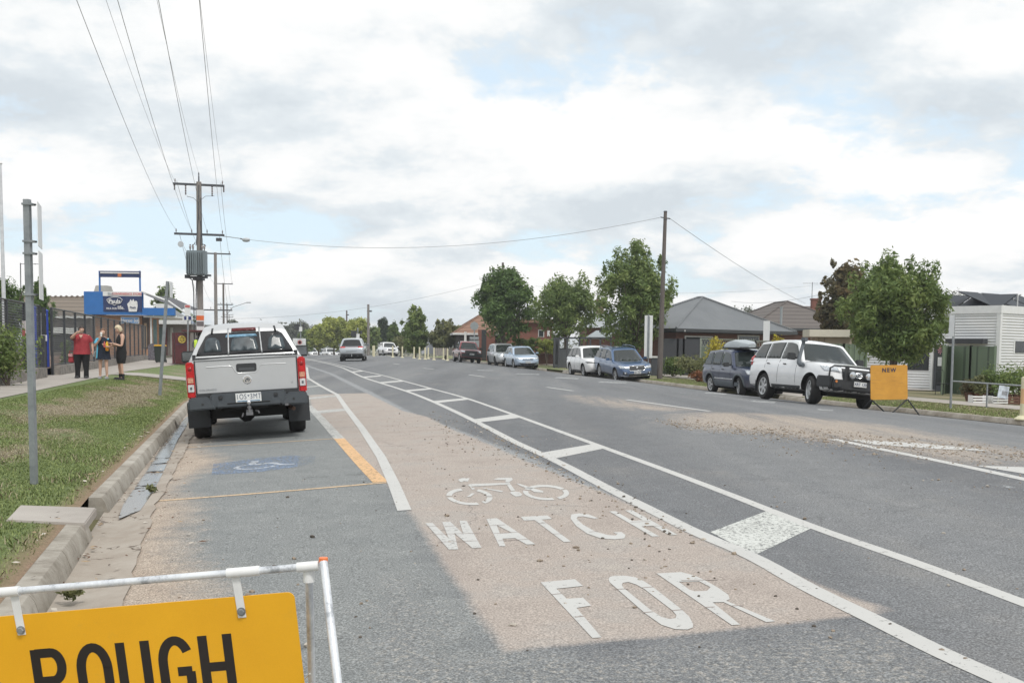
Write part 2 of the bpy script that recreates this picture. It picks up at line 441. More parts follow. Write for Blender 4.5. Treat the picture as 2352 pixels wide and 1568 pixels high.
# verges (grass ground texture)
def grassmat(name, dry):
    m = newmat(name, (.1,.15,.05), .95); k = NB(m); pos = k.geo()
    n1 = k.noise(.75, 6, .62, vec=pos, dist=.4); n2 = k.noise(14, 5, .7, vec=pos); n3 = k.noise(60, 3, .7, vec=pos)
    green = k.ramp(n2, [(.3, (.095,.135,.042)), (.5, (.155,.205,.068)), (.72, (.235,.29,.115))])
    tan = k.ramp(n2, [(.3, (.20,.155,.105)), (.5, (.31,.25,.18)), (.72, (.41,.345,.26))])
    f = k.math('ADD', n1, k.math('MULTIPLY', k.attr('dry'), .5))
    f = k.math('ADD', f, k.math('MULTIPLY', k.math('SUBTRACT', n2, .5), .35))
    c = k.mix(k.ramp(f, [(.47, 0.0), (.66, .9)]), green, tan)
    c = k.mix(k.math('MULTIPLY', k.attr('soil'), k.math('ADD', n2, .45), clamp=True), c, k.ramp(n3, [(.3, (.22,.14,.09)), (.7, (.42,.29,.20))]))
    k.col(c); k.bump(k.math('ADD', n2, n3), .9, .03); return m
GM = grassmat('verge_grass', .5)
DRYL = gpts([(0,985),(130,960),(330,950),(420,905),(380,880),(250,880),(150,905),(40,935),(0,950)])
DRYL2 = gpts([(0,1060),(130,1040),(200,1000),(120,985),(0,1000),(-60,1040)])
def dryL(X, Y, S, V):
    a = np.maximum(pip(DRYL, X, Y), pip(DRYL2, X, Y))
    edge = np.clip(np.minimum(abs(S+13.1), np.abs(sLf(V)-.3-S))*1.0, 0, 1)   # edges stay green
    return np.clip(a*.5, -.12, .45)+np.where(V > 34, .15, 0)+.03-(1-edge)*.26
Vl = np.concatenate([np.arange(-30, 1, 1.5), far_v(1.2, 130, .18, .012)])
tt = np.linspace(0, 1, 46)
Sa = np.full(len(Vl), -14.3); Sb = sLf(Vl)-.14
o = sheet('grass_verge', Sa[:, None]+(Sb-Sa)[:, None]*tt[None, :], Vl, GZ, GM, 0.0, {
  'dry': dryL, 'soil': lambda X, Y, S, V: np.clip(1.15-(sLf(V)-.14-S)/.2, 0, 1)}); tag(o, kind='structure')
Sa = sRf(Vl)+.14; Sb = np.full(len(Vl), 12.6)
o = sheet('grass_verge', Sa[:, None]+(Sb-Sa)[:, None]*tt[None, :], Vl, GZ, GM, 0.0, {
  'dry': lambda X, Y, S, V: np.where(V > 27, -.02, .1)+.0*S+np.clip((S-10)*.12, -.1, .2), 'soil': lambda X, Y, S, V: np.clip(.3-(S-sRf(V)-.14)/.5, 0, 1)}); tag(o, kind='structure')
# footpaths
m = newmat('path_concrete', (.4,.37,.33), .85); k = NB(m); pos = k.geo()
c = k.ramp(k.noise(1.1, 8, .65, vec=pos), [(.3, (.33,.295,.262)), (.7, (.47,.435,.395))]); c = k.mix(k.math('MULTIPLY', k.noise(80, 3, .6, vec=pos), .25), c, (.2,.18,.16)); k.col(c); k.bump(k.noise(60, 3, vec=pos), .2, .005)
def strip(name, s0, s1, v0, v1, lift=.012, nsub=5, z=GZ, mt=None):
    V = np.linspace(v0, v1, max(2, int((v1-v0)/1.2)))
    a = s0(V) if callable(s0) else np.full(len(V), float(s0)); b = s1(V) if callable(s1) else np.full(len(V), float(s1))
    q = np.linspace(0, 1, nsub); o = sheet(name, a[:, None]+(b-a)[:, None]*q[None, :], V, z, mt or MATS['path_concrete'], lift); tag(o, kind='structure'); return o
strip('footpath', lambda V: np.interp(V, [0, 26, 35, 70], [-15.1, -15.0, -15.6, -17.1]), lambda V: np.interp(V, [0, 12, 26, 38, 44, 60], [-12.7, -12.95, -13.35, -13.75, -13.9, -13.4]), -10, 100)
# path that crosses the grass to the kerb
V = np.linspace(38.6, 41.4, 4); q = np.linspace(0, 1, 9)
o = sheet('footpath', np.repeat((-13.7+(3.5*q))[None, :], 4, 0), V[:, None][:, 0], GZ, MATS['path_concrete'], .022); tag(o, kind='structure')
strip('footpath', 12.7, 14.6, -10, 120, .014)
strip('driveway', lambda V: sRf(V)+.2, 12.7, 33.3, 39.5, .016)
strip('driveway', lambda V: sRf(V)+.2, 12.7, 57.5, 63.0, .016)
strip('driveway', 14.6, 21, 41, 44.5, .016)
# kerbs: built block by block so joints show
km = newmat('kerb_concrete', (.4,.37,.32), .9); k = NB(km); pos = k.geo()
c = k.ramp(k.noise(2.2, 8, .7, vec=pos), [(.30, (.20,.175,.14)), (.5, (.34,.31,.265)), (.70, (.46,.43,.38))])
c = k.mix(k.ramp(k.noise(7, 6, .7, vec=pos), [(.55, 0.0), (.68, .55)]), c, (.15,.125,.10)); k.col(c); k.bump(k.noise(45, 5, .7, vec=pos), .5, .01)
def kerb(name, sf, side, v0, v1, step=1.25, skip=()):
    mb = MB(); v = v0
    while v < v1:
        st = step if v < 45 else 4.0
        if any(a <= v < b for a, b in skip): v += st; continue
        vs = [v+.006, v+st/2, v+st-.006]
        P = []
        for q in vs:
            s = float(sf(q)); zr = float(roadz(s, q)); jx = (random.random()-.5)*.012
            prof = [(s+side*.03, zr-.15), (s+side*.03, zr), (s-side*.005, zr+.105), (s-side*.03, zr+.14+jx*.3), (s-side*.135, zr+.145), (s-side*.145, zr-.1)]
            P.append([(*xy(a, q), z) for a, z in prof])
        mb.grid(P)
        for row in (P[0], P[-1]): mb.poly(row)
        v += st
    o = mb.build(name, km, smooth=.7); tag(o, kind='structure'); return o
PITV = sv(*gnd(215, 1215)[:2])[1]
kerb('kerb', sLf, 1, -8, 130, skip=((PITV-.55, PITV+.2),))
kerb('kerb', sRf, -1, -8, 130, skip=((34.0, 38.5), (58, 62.5)))
# concrete gutter channel
gm_ = newmat('gutter_concrete', (.38,.33,.27), .9); k = NB(gm_); pos = k.geo()
c = k.ramp(k.noise(1.6, 8, .7, vec=pos), [(.3, (.29,.24,.195)), (.55, (.38,.335,.285)), (.75, (.45,.41,.36))])
vo = k.N('ShaderNodeTexVoronoi', feature='DISTANCE_TO_EDGE'); vo.inputs['Scale'].default_value = .8
wv = k.N('ShaderNodeVectorMath', operation='ADD'); k.l(pos, wv.inputs[0]); wn = k.N('ShaderNodeTexNoise'); wn.inputs['Scale'].default_value = 2.5; wn.inputs['Detail'].default_value = 6; k.l(pos, wn.inputs['Vector']); k.l(wn.outputs['Color'], wv.inputs[1]); k.l(wv.outputs[0], vo.inputs['Vector'])
crk = k.math('MULTIPLY', k.math('LESS_THAN', vo.outputs['Distance'], .012), k.math('GREATER_THAN', k.noise(.9, 3, .6, vec=pos), .50))
c = k.mix(k.math('MULTIPLY', crk, .8), c, (.10,.075,.055)); k.col(c); k.bump(k.math('ADD', k.math('MULTIPLY', crk, -2.0), k.noise(30, 5, .7, vec=pos)), .5, .012)
Vq = np.concatenate([np.arange(-8, 45, .25), np.arange(46, 130, 3)]); q = np.linspace(0, 1, 6)
gr = np.array([.006, -.012, -.02, -.012, .002, .008])
for nm, sf, sd_, w in (('gutter', sLf, 1, .43), ('gutter', sRf, -1, .42)):
    S = sf(Vq)[:, None]+sd_*(-.01+q[None, :]*w)
    jag = np.zeros_like(S); jag[:, -1] = RNG.normal(0, .014, len(Vq))*(Vq < 45)
    o = sheet(nm, S+jag*1.0, Vq, lambda s, v, gr=gr: roadz(s, v)+gr[None, :], gm_, .004); tag(o, kind='structure')
# ------------------------------------------------------------------ painted markings (laid on the road)
def paintmat(name, col, wear, scale=24):
    m = newmat(name, col, .75); k = NB(m); pos = k.geo()
    n = k.noise(scale, 6, .75, vec=pos); n2 = k.noise(1.5, 4, .6, vec=pos)
    f = k.math('ADD', n, k.math('MULTIPLY', k.math('SUBTRACT', n2, .5), .16))
    w = k.ramp(f, [(wear-.05, 1.0), (wear+.05, 0.0)])
    c = k.mix(n2, tuple(q*.9 for q in col), tuple(min(1, q*1.06) for q in col))
    # worn-through spots are real holes in the paint
    tr = k.N('ShaderNodeBsdfTransparent'); mx_ = k.N('ShaderNodeMixShader'); out = k.n['Material Output']
    k.l(w, mx_.inputs[0]); k.l(k.b.outputs[0], mx_.inputs[1]); k.l(tr.outputs[0], mx_.inputs[2]); k.l(mx_.outputs[0], out.inputs[0])
    k.col(c); k.bump(k.noise(90, 3, .7, vec=pos), .3, .005); return m
PW = paintmat('white_paint', (.53,.525,.505), .355); PWF = paintmat('worn_white_paint', (.50,.50,.48), .43)
PWK = paintmat('faint_white_paint', (.40,.41,.41), .46, 9); PWW = paintmat('ghost_white_paint', (.50,.52,.53), .54, 5); PO = paintmat('orange_paint', (.66,.42,.22), .40)
POT = paintmat('thin_orange_paint', (.60,.44,.28), .41); PB = paintmat('blue_paint', (.215,.285,.40), .51, 26.0)
def conform(name, polys, mt, lift, cuts=.14):
    "flat polygons (lists of xy, optional holes) draped on the road"
    bm = bmesh.new()
    for pl in polys:
        loops = pl if isinstance(pl[0][0], (tuple, list, Vector)) else [pl]
        v3 = [[Vector((p[0], p[1], 0)) for p in lp] for lp in loops]
        tri = tessellate_polygon(v3); fl = [p for lp in v3 for p in lp]
        vs = [bm.verts.new(p) for p in fl]
        for t_ in tri:
            if len(set(t_)) == 3:
                try: bm.faces.new([vs[i] for i in t_])
                except ValueError: pass
    for _ in range(6):
        es = [e for e in bm.edges if e.calc_length() > cuts*(1 + .03*max(0, e.verts[0].co.y-15))]
        if not es: break
        bmesh.ops.subdivide_edges(bm, edges=es, cuts=1); bmesh.ops.triangulate(bm, faces=[f for f in bm.faces if len(f.verts) > 3])
    lift = .0025+(lift-.0075)*.25 if lift > .005 else lift
    for v in bm.verts: v.co.z = gz(v.co.x, v.co.y)+lift+(.0 if v.co.y < 25 else min(.006, (v.co.y-25)*.0002))
    bmesh.ops.recalc_face_normals(bm, faces=bm.faces)
    for f in bm.faces:
        if f.normal.z < 0: f.normal_flip()
    me = bpy.data.meshes.new(name); bm.to_mesh(me); bm.free(); me.materials.append(mt)
    o = bpy.data.objects.new(name, me); COL.objects.link(o); tag(o, kind='structure'); return o
def ribbon(P, w):
    P = [Vector(p[:2]) for p in P]; Lp = []; Rp = []
    for i, p in enumerate(P):
        d = (P[min(i+1, len(P)-1)]-P[max(i-1, 0)]).normalized(); n = Vector((-d.y, d.x))
        ww = w[i] if isinstance(w, (list, tuple)) else w
        Lp.append(p+n*ww/2); Rp.append(p-n*ww/2)
    return [tuple(q) for q in Lp]+[tuple(q) for q in reversed(Rp)]
def dens(P, step=2.0):
    out = []
    for a, b in zip(P[:-1], P[1:]):
        n = max(1, int((Vector(b[:2])-Vector(a[:2])).length/step))
        out += [tuple(Vector(a[:2]).lerp(Vector(b[:2]), i/n)) for i in range(n)]
    return out+[tuple(P[-1][:2])]
def smooth_line(P, it=2):
    for _ in range(it):
        Q = [P[0]]
        for a, b in zip(P[:-1], P[1:]):
            Q.append((a[0]*.75+b[0]*.25, a[1]*.75+b[1]*.25)); Q.append((a[0]*.25+b[0]*.75, a[1]*.25+b[1]*.75))
        P = Q+[P[-1]]
    return P
def strips_of(P, w):
    P = dens(P, 1.5); L_, Rr = [], []
    rb = ribbon(P, w); n = len(P)
    return [[rb[i], rb[i+1], rb[2*n-2-i], rb[2*n-1-i]] for i in range(n-1)]
def line_mark(name, px, w, mt, lift=.008, sm=True):
    P = gpts(px)
    if sm and len(P) > 2: P = smooth_line(P)
    return conform(name, strips_of(P, w), mt, lift, 9)
A_ = [(684,820),(735,829),(781,838.5),(830.7,851.5),(880,862),(923,874),(989,891.7),(1069.5,913),(1176,950.8),(1235,972),(1380,1025),(1620,1113),(1870,1212),(2100,1290),(2352,1385),(2560,1462)]
B_ = [(684,821.5),(735,831),(781,842),(807,853.8),(830.7,865.6),(868.5,878),(930,896.4),(993.8,921),(1086,963.8),(1171,1008.7),(1191,1019),(1282.6,1060),(1399,1123),(1525,1186),(1606,1227),(1729.5,1276.7),(1853,1348.8),(1990.6,1414),(2162,1500),(2317,1568),(2480,1640)]
line_mark('edge_line', A_, .10, PW); line_mark('edge_line', B_, .12, PW, .010)
line_mark('buffer_line', [(690,838.6),(705,844),(706,858),(708,869),(736,885.8),(774,905.9),(797.6,940),(830.7,982.7),(875.6,1050),(905,1112),(929,1172)], .115, PW, .012, sm=False)
line_mark('bay_line', [(709,932),(728,951),(779,1007)], .15, PWF)
line_mark('bay_line', [(779,1007),(829,1062),(874,1107)], .15, PO)
conform('cross_bars', [gpts(q) for q in (
 [(808,853),(832,851),(835,853),(811,855.3)], [(833,865),(872,862),(877,864.2),(838,867.3)], [(872,877.6),(922,873.5),(928,876),(877,880.4)],
 [(930,896),(988,891),(995,893.6),(937,899)], [(995,921),(1072,913.5),(1081,917),(1005,925)], [(1086,963),(1176,951),(1200,958.5),(1103,969.5)],
 [(1240,1040),(1364.5,1019),(1393,1028.6),(1276,1052.5)])], PW, .0075)
conform('cross_bars', [gpts(q) for q in ([(701,872.5),(708,872),(709,873.6),(701,874)], [(702,888),(735,885),(739,887),(703,890)], [(703,914),(773,907),(777,910.5),(704,917.5)], [(722,944),(795,937.5),(799,942.5),(730,950)])], PWF, .0075)
conform('cross_bars', [gpts([(1631.6,1221.7),(1758.7,1174.3),(1866.9,1211.4),(1732.9,1275)])], paintmat('patchy_white_paint', (.58,.59,.56), .44, 38), .0078)
line_mark('bay_line', [(365,1150),(620,1131),(888,1108)], .075, POT, .0115); line_mark('bay_line', [(435,1027),(600,1018),(771,1007)], .06, POT, .0115)
for a, b in (((903,835),(918,837.2)), ((972.5,845.5),(997,848.3)), ((1076.6,860.4),(1113,865.6)), ((1256,889),(1316,897.5)), ((1439,917.6),(1629,944))):
    line_mark('lane_dash', [a, b], .11, PW)
line_mark('lane_line', [(1912,1008),(2034.6,1033.6),(2200,1067),(2352,1100),(2500,1134)], .12, PW)
line_mark('lane_line', [(2240,1108),(2352,1124),(2480,1145)], .10, PWW)
conform('chevron_marks', [gpts([(1942,1009),(2010,1012),(2120,1019),(2255,1032),(2270,1036),(2150,1031),(2010,1021)]), gpts([(2236,1069),(2352,1073),(2480,1088),(2480,1104),(2352,1088)])], PW, .012)
line_mark('parking_line', [(1513,895.6),(1702,916.5),(1860,936)], .09, PWW); line_mark('parking_line', [(1000,850),(1250,870),(1513,896)], .09, PWW)
for q in ([(1728,919.5),(1782,922.5),(1778,926),(1722,922)], [(1622,901),(1670,904),(1668,906.5),(1618,903)], [(1280,866),(1330,868.5),(1328,871),(1272,868)], [(1190,857.5),(1240,859),(1238,861),(1180,859)], [(1100,849.5),(1135,850.5),(1130,852),(1090,851)],
          [(1380,876),(1440,878),(1436,881),(1370,878.5)], [(1880,939),(1915,941),(1912,943.5),(1876,941)]):
    conform('parking_mark', [gpts(q)], PWK, .0085)
line_mark('seam_line', [(1060,872),(1150,880),(1250,893)], .07, PWW) if False else None
# letters, traced in a close-up of the photograph
def c5(L_): return gpts([(926.5+.3151*a, 1019.1+.3151*b) for a, b in L_])
def c8(L_): return gpts([(1544+.3435*a, 1111.8+.3435*b) for a, b in L_])
WATCH = [
 [c5([(160,578),(212,577),(330,690),(283,570),(342,568),(437,657),(408,561),(460,560),(570,757),(505,762),(372,652),(400,770),(332,772)])],
 [c5([(605,548),(682,542),(962,732),(900,735),(815,688),(722,692),(745,747),(700,748)]), c5([(680,592),(704,655),(793,650)])],
 [c5([(855,533),(1050,522),(1085,548),(1008,553),(1222,713),(1170,717),(958,557),(880,560)])],
 [c5([(1420,543),(1350,515),(1280,507),(1225,515),(1218,545),(1260,600),(1340,655),(1440,690),(1540,697),(1610,690),(1620,665),(1590,643),(1530,645),(1558,660),(1548,669),(1490,665),(1400,640),(1310,590),(1262,545),(1272,532),(1310,530),(1392,546)])],
 [c5([(1500,493),(1545,490),(1668,562),(1745,557),(1617,487),(1665,483),(1998,663),(1945,668),(1815,597),(1735,602),(1865,675),(1815,677)])]]
FOR_ = [
 [c5([(1000,1010),(1250,987),(1310,1037),(1115,1057),(1190,1130),(1310,1122),(1370,1180),(1262,1197),(1445,1412),(1378,1417)])],
 [c5([(1495,990),(1505,970),(1540,962),(1620,962),(1690,973),(1750,1000),(1820,1045),(2030,1210),(2085,1262),(2112,1315),(2110,1340),(2070,1355),(1980,1352),(1880,1320),(1760,1235),(1560,1060),(1505,1012)]),
  c5([(1592,1028),(1600,1014),(1640,1008),(1700,1028),(1760,1062),(1960,1215),(1990,1250),(1985,1272),(1940,1278),(1880,1262),(1800,1210),(1640,1080),(1600,1045)])],
 [gpts([(1508,1317),(1564.6,1313.8),(1596,1322),(1619.6,1333),(1650.5,1350.5),(1672.8,1366),(1676,1376),(1668,1380),(1781,1427),(1760,1429),(1662,1383),(1637,1383.5),(1700,1434.7),(1681,1436)]),
  gpts([(1559,1336),(1606,1335),(1632,1349),(1624,1357),(1596,1358),(1583,1354)])]]
def joints(pls, mt): return conform('road_lettering', pls, mt, .0095)
joints(WATCH, PW); joints(FOR_, PW)
# thin application gaps across the letters
gapm = newmat('pink_gap', (.33,.28,.255), .85)
for q in ([(180,602),(250,600)], [(300,603),(375,600)],[(215,662),(550,652)],[(255,718),(545,708)],[(630,598),(740,592)],[(660,655),(840,645)],[(690,708),(925,696)],[(985,580),(1050,578)],[(1090,660),(1160,655)],[(1265,562),(1300,558)],[(1355,645),(1420,638)],[(1530,512),(1590,508)],[(1655,572),(1800,565)],[(1740,604),(1900,598)],
          [(1085,1100),(1160,1092)],[(1250,1265),(1320,1258)],[(1540,1062),(1640,1058)],[(1745,1232),(1820,1226)],[(1740,1050),(1825,1045)],[(1960,1217),(2040,1210)]):
    line_mark('paint_gap', [(926.5+.3151*a, 1019.1+.3151*b) for a, b in q], .012, gapm, .0135)
for q in ([(60,590+55),(300,640)],[(215,825),(285,822)],[(400,815),(470,812)]):
    line_mark('paint_gap', [(1544+.3435*a, 1111.8+.3435*b) for a, b in q], .012, gapm, .0135)
# bicycle
def arc(cx_, cy_, rx, ry, w, a0, a1, n=12, sk=0.0):
    T = [R(a0+(a1-a0)*i/n) for i in range(n+1)]
    o_ = [(cx_+rx*math.cos(t_)+sk*math.sin(t_)*ry, cy_+ry*math.sin(t_)) for t_ in T]
    i_ = [(cx_+(rx-w)*math.cos(t_)+sk*math.sin(t_)*(ry-w*.42), cy_+(ry-w*.42)*math.sin(t_)) for t_ in reversed(T)]
    return c5(o_+i_)
BIKE = [[arc(482, 385, 167, 62, 40, 186, 255, sk=.35)], [arc(482, 385, 167, 62, 40, 72, 174, sk=.35)], [arc(482, 385, 167, 62, 40, 300, 358, sk=.35)], [arc(482, 385, 167, 62, 40, 4, 55, sk=.35)],
        [arc(1040, 355, 167, 56, 38, 205, 330, sk=.35)], [arc(1040, 355, 167, 56, 38, 338, 420, sk=.35)], [arc(1040, 355, 167, 56, 38, 75, 196, sk=.35)],
        [c5([(400,262),(420,250),(485,250),(470,275),(440,272),(425,280),(408,275)])], [c5([(655,262),(690,249),(790,248),(798,262),(770,282),(742,280),(748,264)])],
        [c5([(470,300),(492,292),(780,284),(775,296),(500,312),(495,322)])], [c5([(755,300),(782,296),(815,340),(785,345)])], [c5([(570,324),(590,322),(730,344),(715,352)])],
        [c5([(492,322),(512,318),(524,332),(500,334)])], [c5([(500,360),(520,362),(490,386),(460,388)])],
        [c5([(822,288),(850,292),(935,320),(1020,345),(1020,356),(955,352),(920,332),(850,306)])],
        [c5([(775,355),(800,346),(845,352),(868,368),(855,382),(820,385),(795,372)])]]
conform('bicycle_symbol', BIKE, PW, .0095)
# disabled bay symbol
def c4(L_): return [(370.6+.2626*a, 895.6+.2626*b) for a, b in L_]
conform('bay_panel', [gpts(c4([(455,648),(760,605),(1150,570),(1215,580),(1190,670),(860,715),(440,742)]))], PB, .008)
conform('bay_panel', [gpts(c4([(1215,582),(1350,575),(1330,640),(1195,668)]))], paintmat('faded_blue_paint', (.20,.27,.37), .57, 26.0), .008)
WC = [[(645,685),(690,664),(740,658)],[(645,683),(700,694),(820,690),(930,676),(1000,662)],[(780,628),(850,624)],[(790,642),(810,655),(955,637),(990,640)],[(990,640),(1060,655),(1165,646)],[(795,640),(830,630)]]
conform('wheelchair_symbol', [q for ln, w in zip(WC, (.05,.055,.09,.09,.065,.08)) for q in strips_of(smooth_line(gpts(c4(ln)), 1), w)], paintmat('symbol_paint', (.48,.51,.55), .44), .0135, 9)
# ------------------------------------------------------------------ drain pit with its concrete lid
pit = empty('drain_pit', gnd(130,1200), 0, 'flat concrete drain pit lid set in the kerb beside the patchy grass', 'drain')
def loc_build(mb, name, mt, parent, **k):
    "vertices given in world space, object parented to an empty"
    o = mb.build(name, mt, None, **k); o.parent = parent; o.matrix_parent_inverse = parent.matrix_world.inverted_safe(); return o
bpy.context.view_layer.update()
c = gpts([(46,1163),(236,1180),(204,1230),(14,1196)])
zt = max(gz(*p) for p in c[:1])+.02; zt = float(roadz(sLf(PITV), PITV))+.17
mb = MB()
top = [Vector((p[0], p[1], zt)) for p in c]
# re-project the traced outline onto the lid plane
def onplane(px, py, z):
    d = ray(px, py); t_ = (z-CAMZ)/d.z; return Vector((d.x*t_, d.y*t_, z))
top = [gnd(x_, y_, .014) for x_, y_ in ((46,1163),(222,1179),(196,1229),(14,1197))]
mb.poly(top); bt = [p-Vector((0,0,.075)) for p in top]
for i in range(4): mb.quad(top[i], top[(i+1)%4], bt[(i+1)%4], bt[i])
mb.poly(bt[::-1]); loc_build(mb, 'lid', MATS['path_concrete'], pit, bevel=.008)
mb = MB()
s0 = float(sLf(PITV)); zr = float(roadz(s0, PITV))
dark = newmat('drain_dark', (.015,.013,.012), .95)
for (sa, sb_, za, zb, va, vb) in ((s0-.9, s0-.8, zr-.5, zr+.06, PITV-.6, PITV+.25),(s0-.8, s0-.02, zr-.5, zr-.4, PITV-.6, PITV+.25)):
    P = [(*xy(a, v_), z_) for z_ in (za, zb) for a, v_ in ((sa,va),(sb_,va),(sb_,vb),(sa,vb))]
    i = len(mb.v); mb.v += P
    for f in ((0,3,2,1),(4,5,6,7),(0,1,5,4),(1,2,6,5),(2,3,7,6),(3,0,4,7)): mb.f.append(tuple(i+q for q in f)); mb.m.append(0)
loc_build(mb, 'pit_wall', dark, pit)
# ------------------------------------------------------------------ water in the gutter
wm = newmat('gutter_water', (.15,.135,.12), .14, 0, .5); k = NB(wm)
k.bump(k.noise(6, 2, .5, vec=k.geo()), .05, .01)
nw = k.noise(1.9, 7, .65, vec=k.geo()); trw = k.N('ShaderNodeBsdfTransparent'); mxw = k.N('ShaderNodeMixShader')
k.l(k.ramp(nw, [(.35, 1.0), (.42, 0.0)]), mxw.inputs[0]); k.l(k.b.outputs[0], mxw.inputs[1]); k.l(trw.outputs[0], mxw.inputs[2]); k.l(mxw.outputs[0], k.n['Material Output'].inputs[0])
wpts = gpts([(402,980),(428,958),(437,952),(430,975),(408,1010),(388,1055),(372,1090),(352,1130),(322,1172),(300,1180),(272,1192),(282,1160),(308,1122),(338,1080),(360,1044),(378,1012)])
wo_ = conform('water', [wpts], wm, .003, .12)
# ------------------------------------------------------------------ galvanised metal etc.
GALV = newmat('galvanised', (.30,.32,.335), .5, .55); k = NB(GALV); c = k.ramp(k.noise(9, 7, .7), [(.3, (.22,.24,.255)), (.7, (.36,.38,.395))]); k.col(c)
ALU = newmat('scuffed_tube', (.72,.74,.76), .38, .35); k = NB(ALU); n = k.noise(11, 7, .75)
k.col(k.ramp(n, [(.36, (.34,.36,.38)), (.45, (.62,.64,.67)), (.60, (.80,.82,.84))])); k.l(k.ramp(n, [(.4, .55), (.6, .3)]), k.b.inputs['Roughness'])
WHT = mat('white_sleeve', (.74,.74,.73), .4, 0, .06, 14)
ORG = newmat('sign_orange', (.80,.42,.012), .5); k = NB(ORG)
n = k.noise(3.0, 6, .65); n3 = k.noise(420, 2, .5)
c = k.ramp(n, [(.3, (.80,.40,.010)), (.7, (.90,.47,.014))]); c = k.mix(k.math('MULTIPLY', n3, .40), c, (.60,.28,.006)); c = k.mix(k.ramp(k.noise(7.5, 8, .75), [(.56, 0.0), (.74, .35)]), c, (.50,.30,.06))
sc_ = k.N('ShaderNodeTexWave', wave_type='BANDS', bands_direction='DIAGONAL'); sc_.inputs['Scale'].default_value = 1.1; sc_.inputs['Distortion'].default_value = 9; sc_.inputs['Detail'].default_value = 4; sc_.inputs['Detail Scale'].default_value = .6
tcn = k.N('ShaderNodeTexCoord'); k.l(tcn.outputs['Object'], sc_.inputs['Vector'])
scr = k.math('MULTIPLY', k.math('GREATER_THAN', sc_.outputs[1], .99965), .5)
k.col(c)
BLK = mat('sign_black', (.018,.014,.013), .45, 0, .1)
# local frame: x along bar, y up, z to the viewer. origin = bar middle
D0 = 2.6
pL = at(0, 1360, D0); pR = at(735, 1298, D0)
SX = (pR-pL).normalized()
M = frame(pL, SX, (0, -.06, 1)); SR = M.to_3x3(); PPM = FPX/(D0)
lenx = (pR-pL).length
U = lenx/735.0      # metres per measured pixel in the sign plane
sg = empty('road_sign', (pL.x, pL.y, gz(pL.x, pL.y)), 0, 'close yellow ROUGH warning sign hanging from a scuffed tube frame', 'road sign')
bpy.context.view_layer.update()
def SB(mb, name, mt, par=None, **k):
    mb.v = [tuple(M @ Vector(v)) for v in mb.v]; o = mb.build(name, mt, None, **k); p = par or sg
    o.parent = p; o.matrix_parent_inverse = p.matrix_world.inverted_safe(); return o
rb = 8.6*U
x0, x1 = -420*U, 735*U
mb = MB(); mb.tube([(x0,0,0),(x1-8*U,0,0)], rb, 16); bar = SB(mb, 'crossbar', ALU, smooth=.6)
for a, b in ((-90,45),(522,597),(683,732)):
    mb = MB(); mb.tube([(a*U,0,0),(b*U,0,0)], 11.5*U, 16); SB(mb, 'sleeve', WHT, smooth=.6)
# panel hangs below the bar from two straps
pt = -57*U; ph = 1.25*(600*U); px0, px1 = -75*U, 668*U
def rrect(x0, y0, x1, y1, r, n=6):
    out = []
    for cx_, cy_, a0 in ((x1-r,y1-r,0),(x0+r,y1-r,90),(x0+r,y0+r,180),(x1-r,y0+r,270)):
        for i in range(n+1):
            t_ = R(a0+90*i/n); out.append((cx_+r*math.cos(t_), cy_+r*math.sin(t_)))
    return out
pb = -480*U
mb = MB(); pz = -2*U
mb.prism(rrect(px0, pb, px1, pt, 16*U), lambda a, b: (a, b, pz), lambda a, b: (a, b, pz-3.5*U)); pan = SB(mb, 'panel', ORG)
for bx, ex in ((31,0),(540,3)):
    mb = MB(); w = 9.5*U
    mb.prism([(bx*U-w,-8*U),(bx*U+w,-8*U),(bx*U+w+4*U,-104*U-ex*U),(bx*U-w+4*U,-104*U-ex*U)], lambda a, b: (a, b, pz+2.6*U), lambda a, b: (a, b, pz+.2*U))
    br = SB(mb, 'bracket', WHT, bevel=.001)
    mb = MB(); mb.lathe([(10*U,0),(10*U,1.2*U)], 16, c=((bx+4)*U,-92*U,pz+2.7*U)); mb.lathe([(8.2*U,0),(8.2*U,4.2*U),(6.5*U,5.2*U)], 6, c=((bx+4)*U,-92*U,pz+3.9*U)); SB(mb, 'bolt', GALV, br)
# lettering: stroke letters like the highway alphabet
def sletter(strokes, w, ox, sx, sy, oy):
    out = []
    for st in strokes:
        P = [(ox+a*sx, oy+b*sy) for a, b in st]
        out.append(ribbon(P, w))
    return out
def arcp(cx_, cy_, rx, ry, a0, a1, n=14): return [(cx_+rx*math.cos(R(a0+(a1-a0)*i/n)), cy_+ry*math.sin(R(a0+(a1-a0)*i/n))) for i in range(n+1)]
GL = {
 'R': [[(0,0),(0,1)], [(-.0,.935),(.52,.935)]+arcp(.52,.715,.33,.22,90,-90)[1:]+[(-.0,.495)], [(.45,.485),(.92,0)]],
 'O': [arcp(.45,.62,.45,.34,0,180)+arcp(.45,.34,.45,.34,180,360)+[(.9,.62),(.9,.64)]],
 'U': [[(0,1),(0,.34)]+arcp(.42,.34,.42,.30,180,360)+[(.84,1)]],
 'G': [arcp(.45,.62,.45,.34,28,180)+arcp(.45,.34,.45,.30,180,352)+[(.895,.46)], [(.955,.47),(.46,.47)]],
 'H': [[(0,0),(0,1)], [(.84,0),(.84,1)], [(0,.5),(.84,.5)]],
 'S': [arcp(.42,.73,.40,.23,35,250)+[(.55,.48)]+arcp(.42,.27,.42,.25,60,-150)[1:]],
 'F': [[(0,0),(0,.955)], [(-.15,.935),(.75,.955)], [(0,.5),(.66,.5)]],
 'A': [[(-.02,0),(.42,1)], [(.42,1),(.86,0)], [(.15,.33),(.69,.33)]],
 'C': [arcp(.45,.62,.45,.34,25,180)+arcp(.45,.34,.45,.30,180,335)],
 'E': [[(0,0),(0,1)], [(-.15,.935),(.76,.955)], [(0,.5),(.66,.5)], [(-.15,.06),(.76,.045)]]}
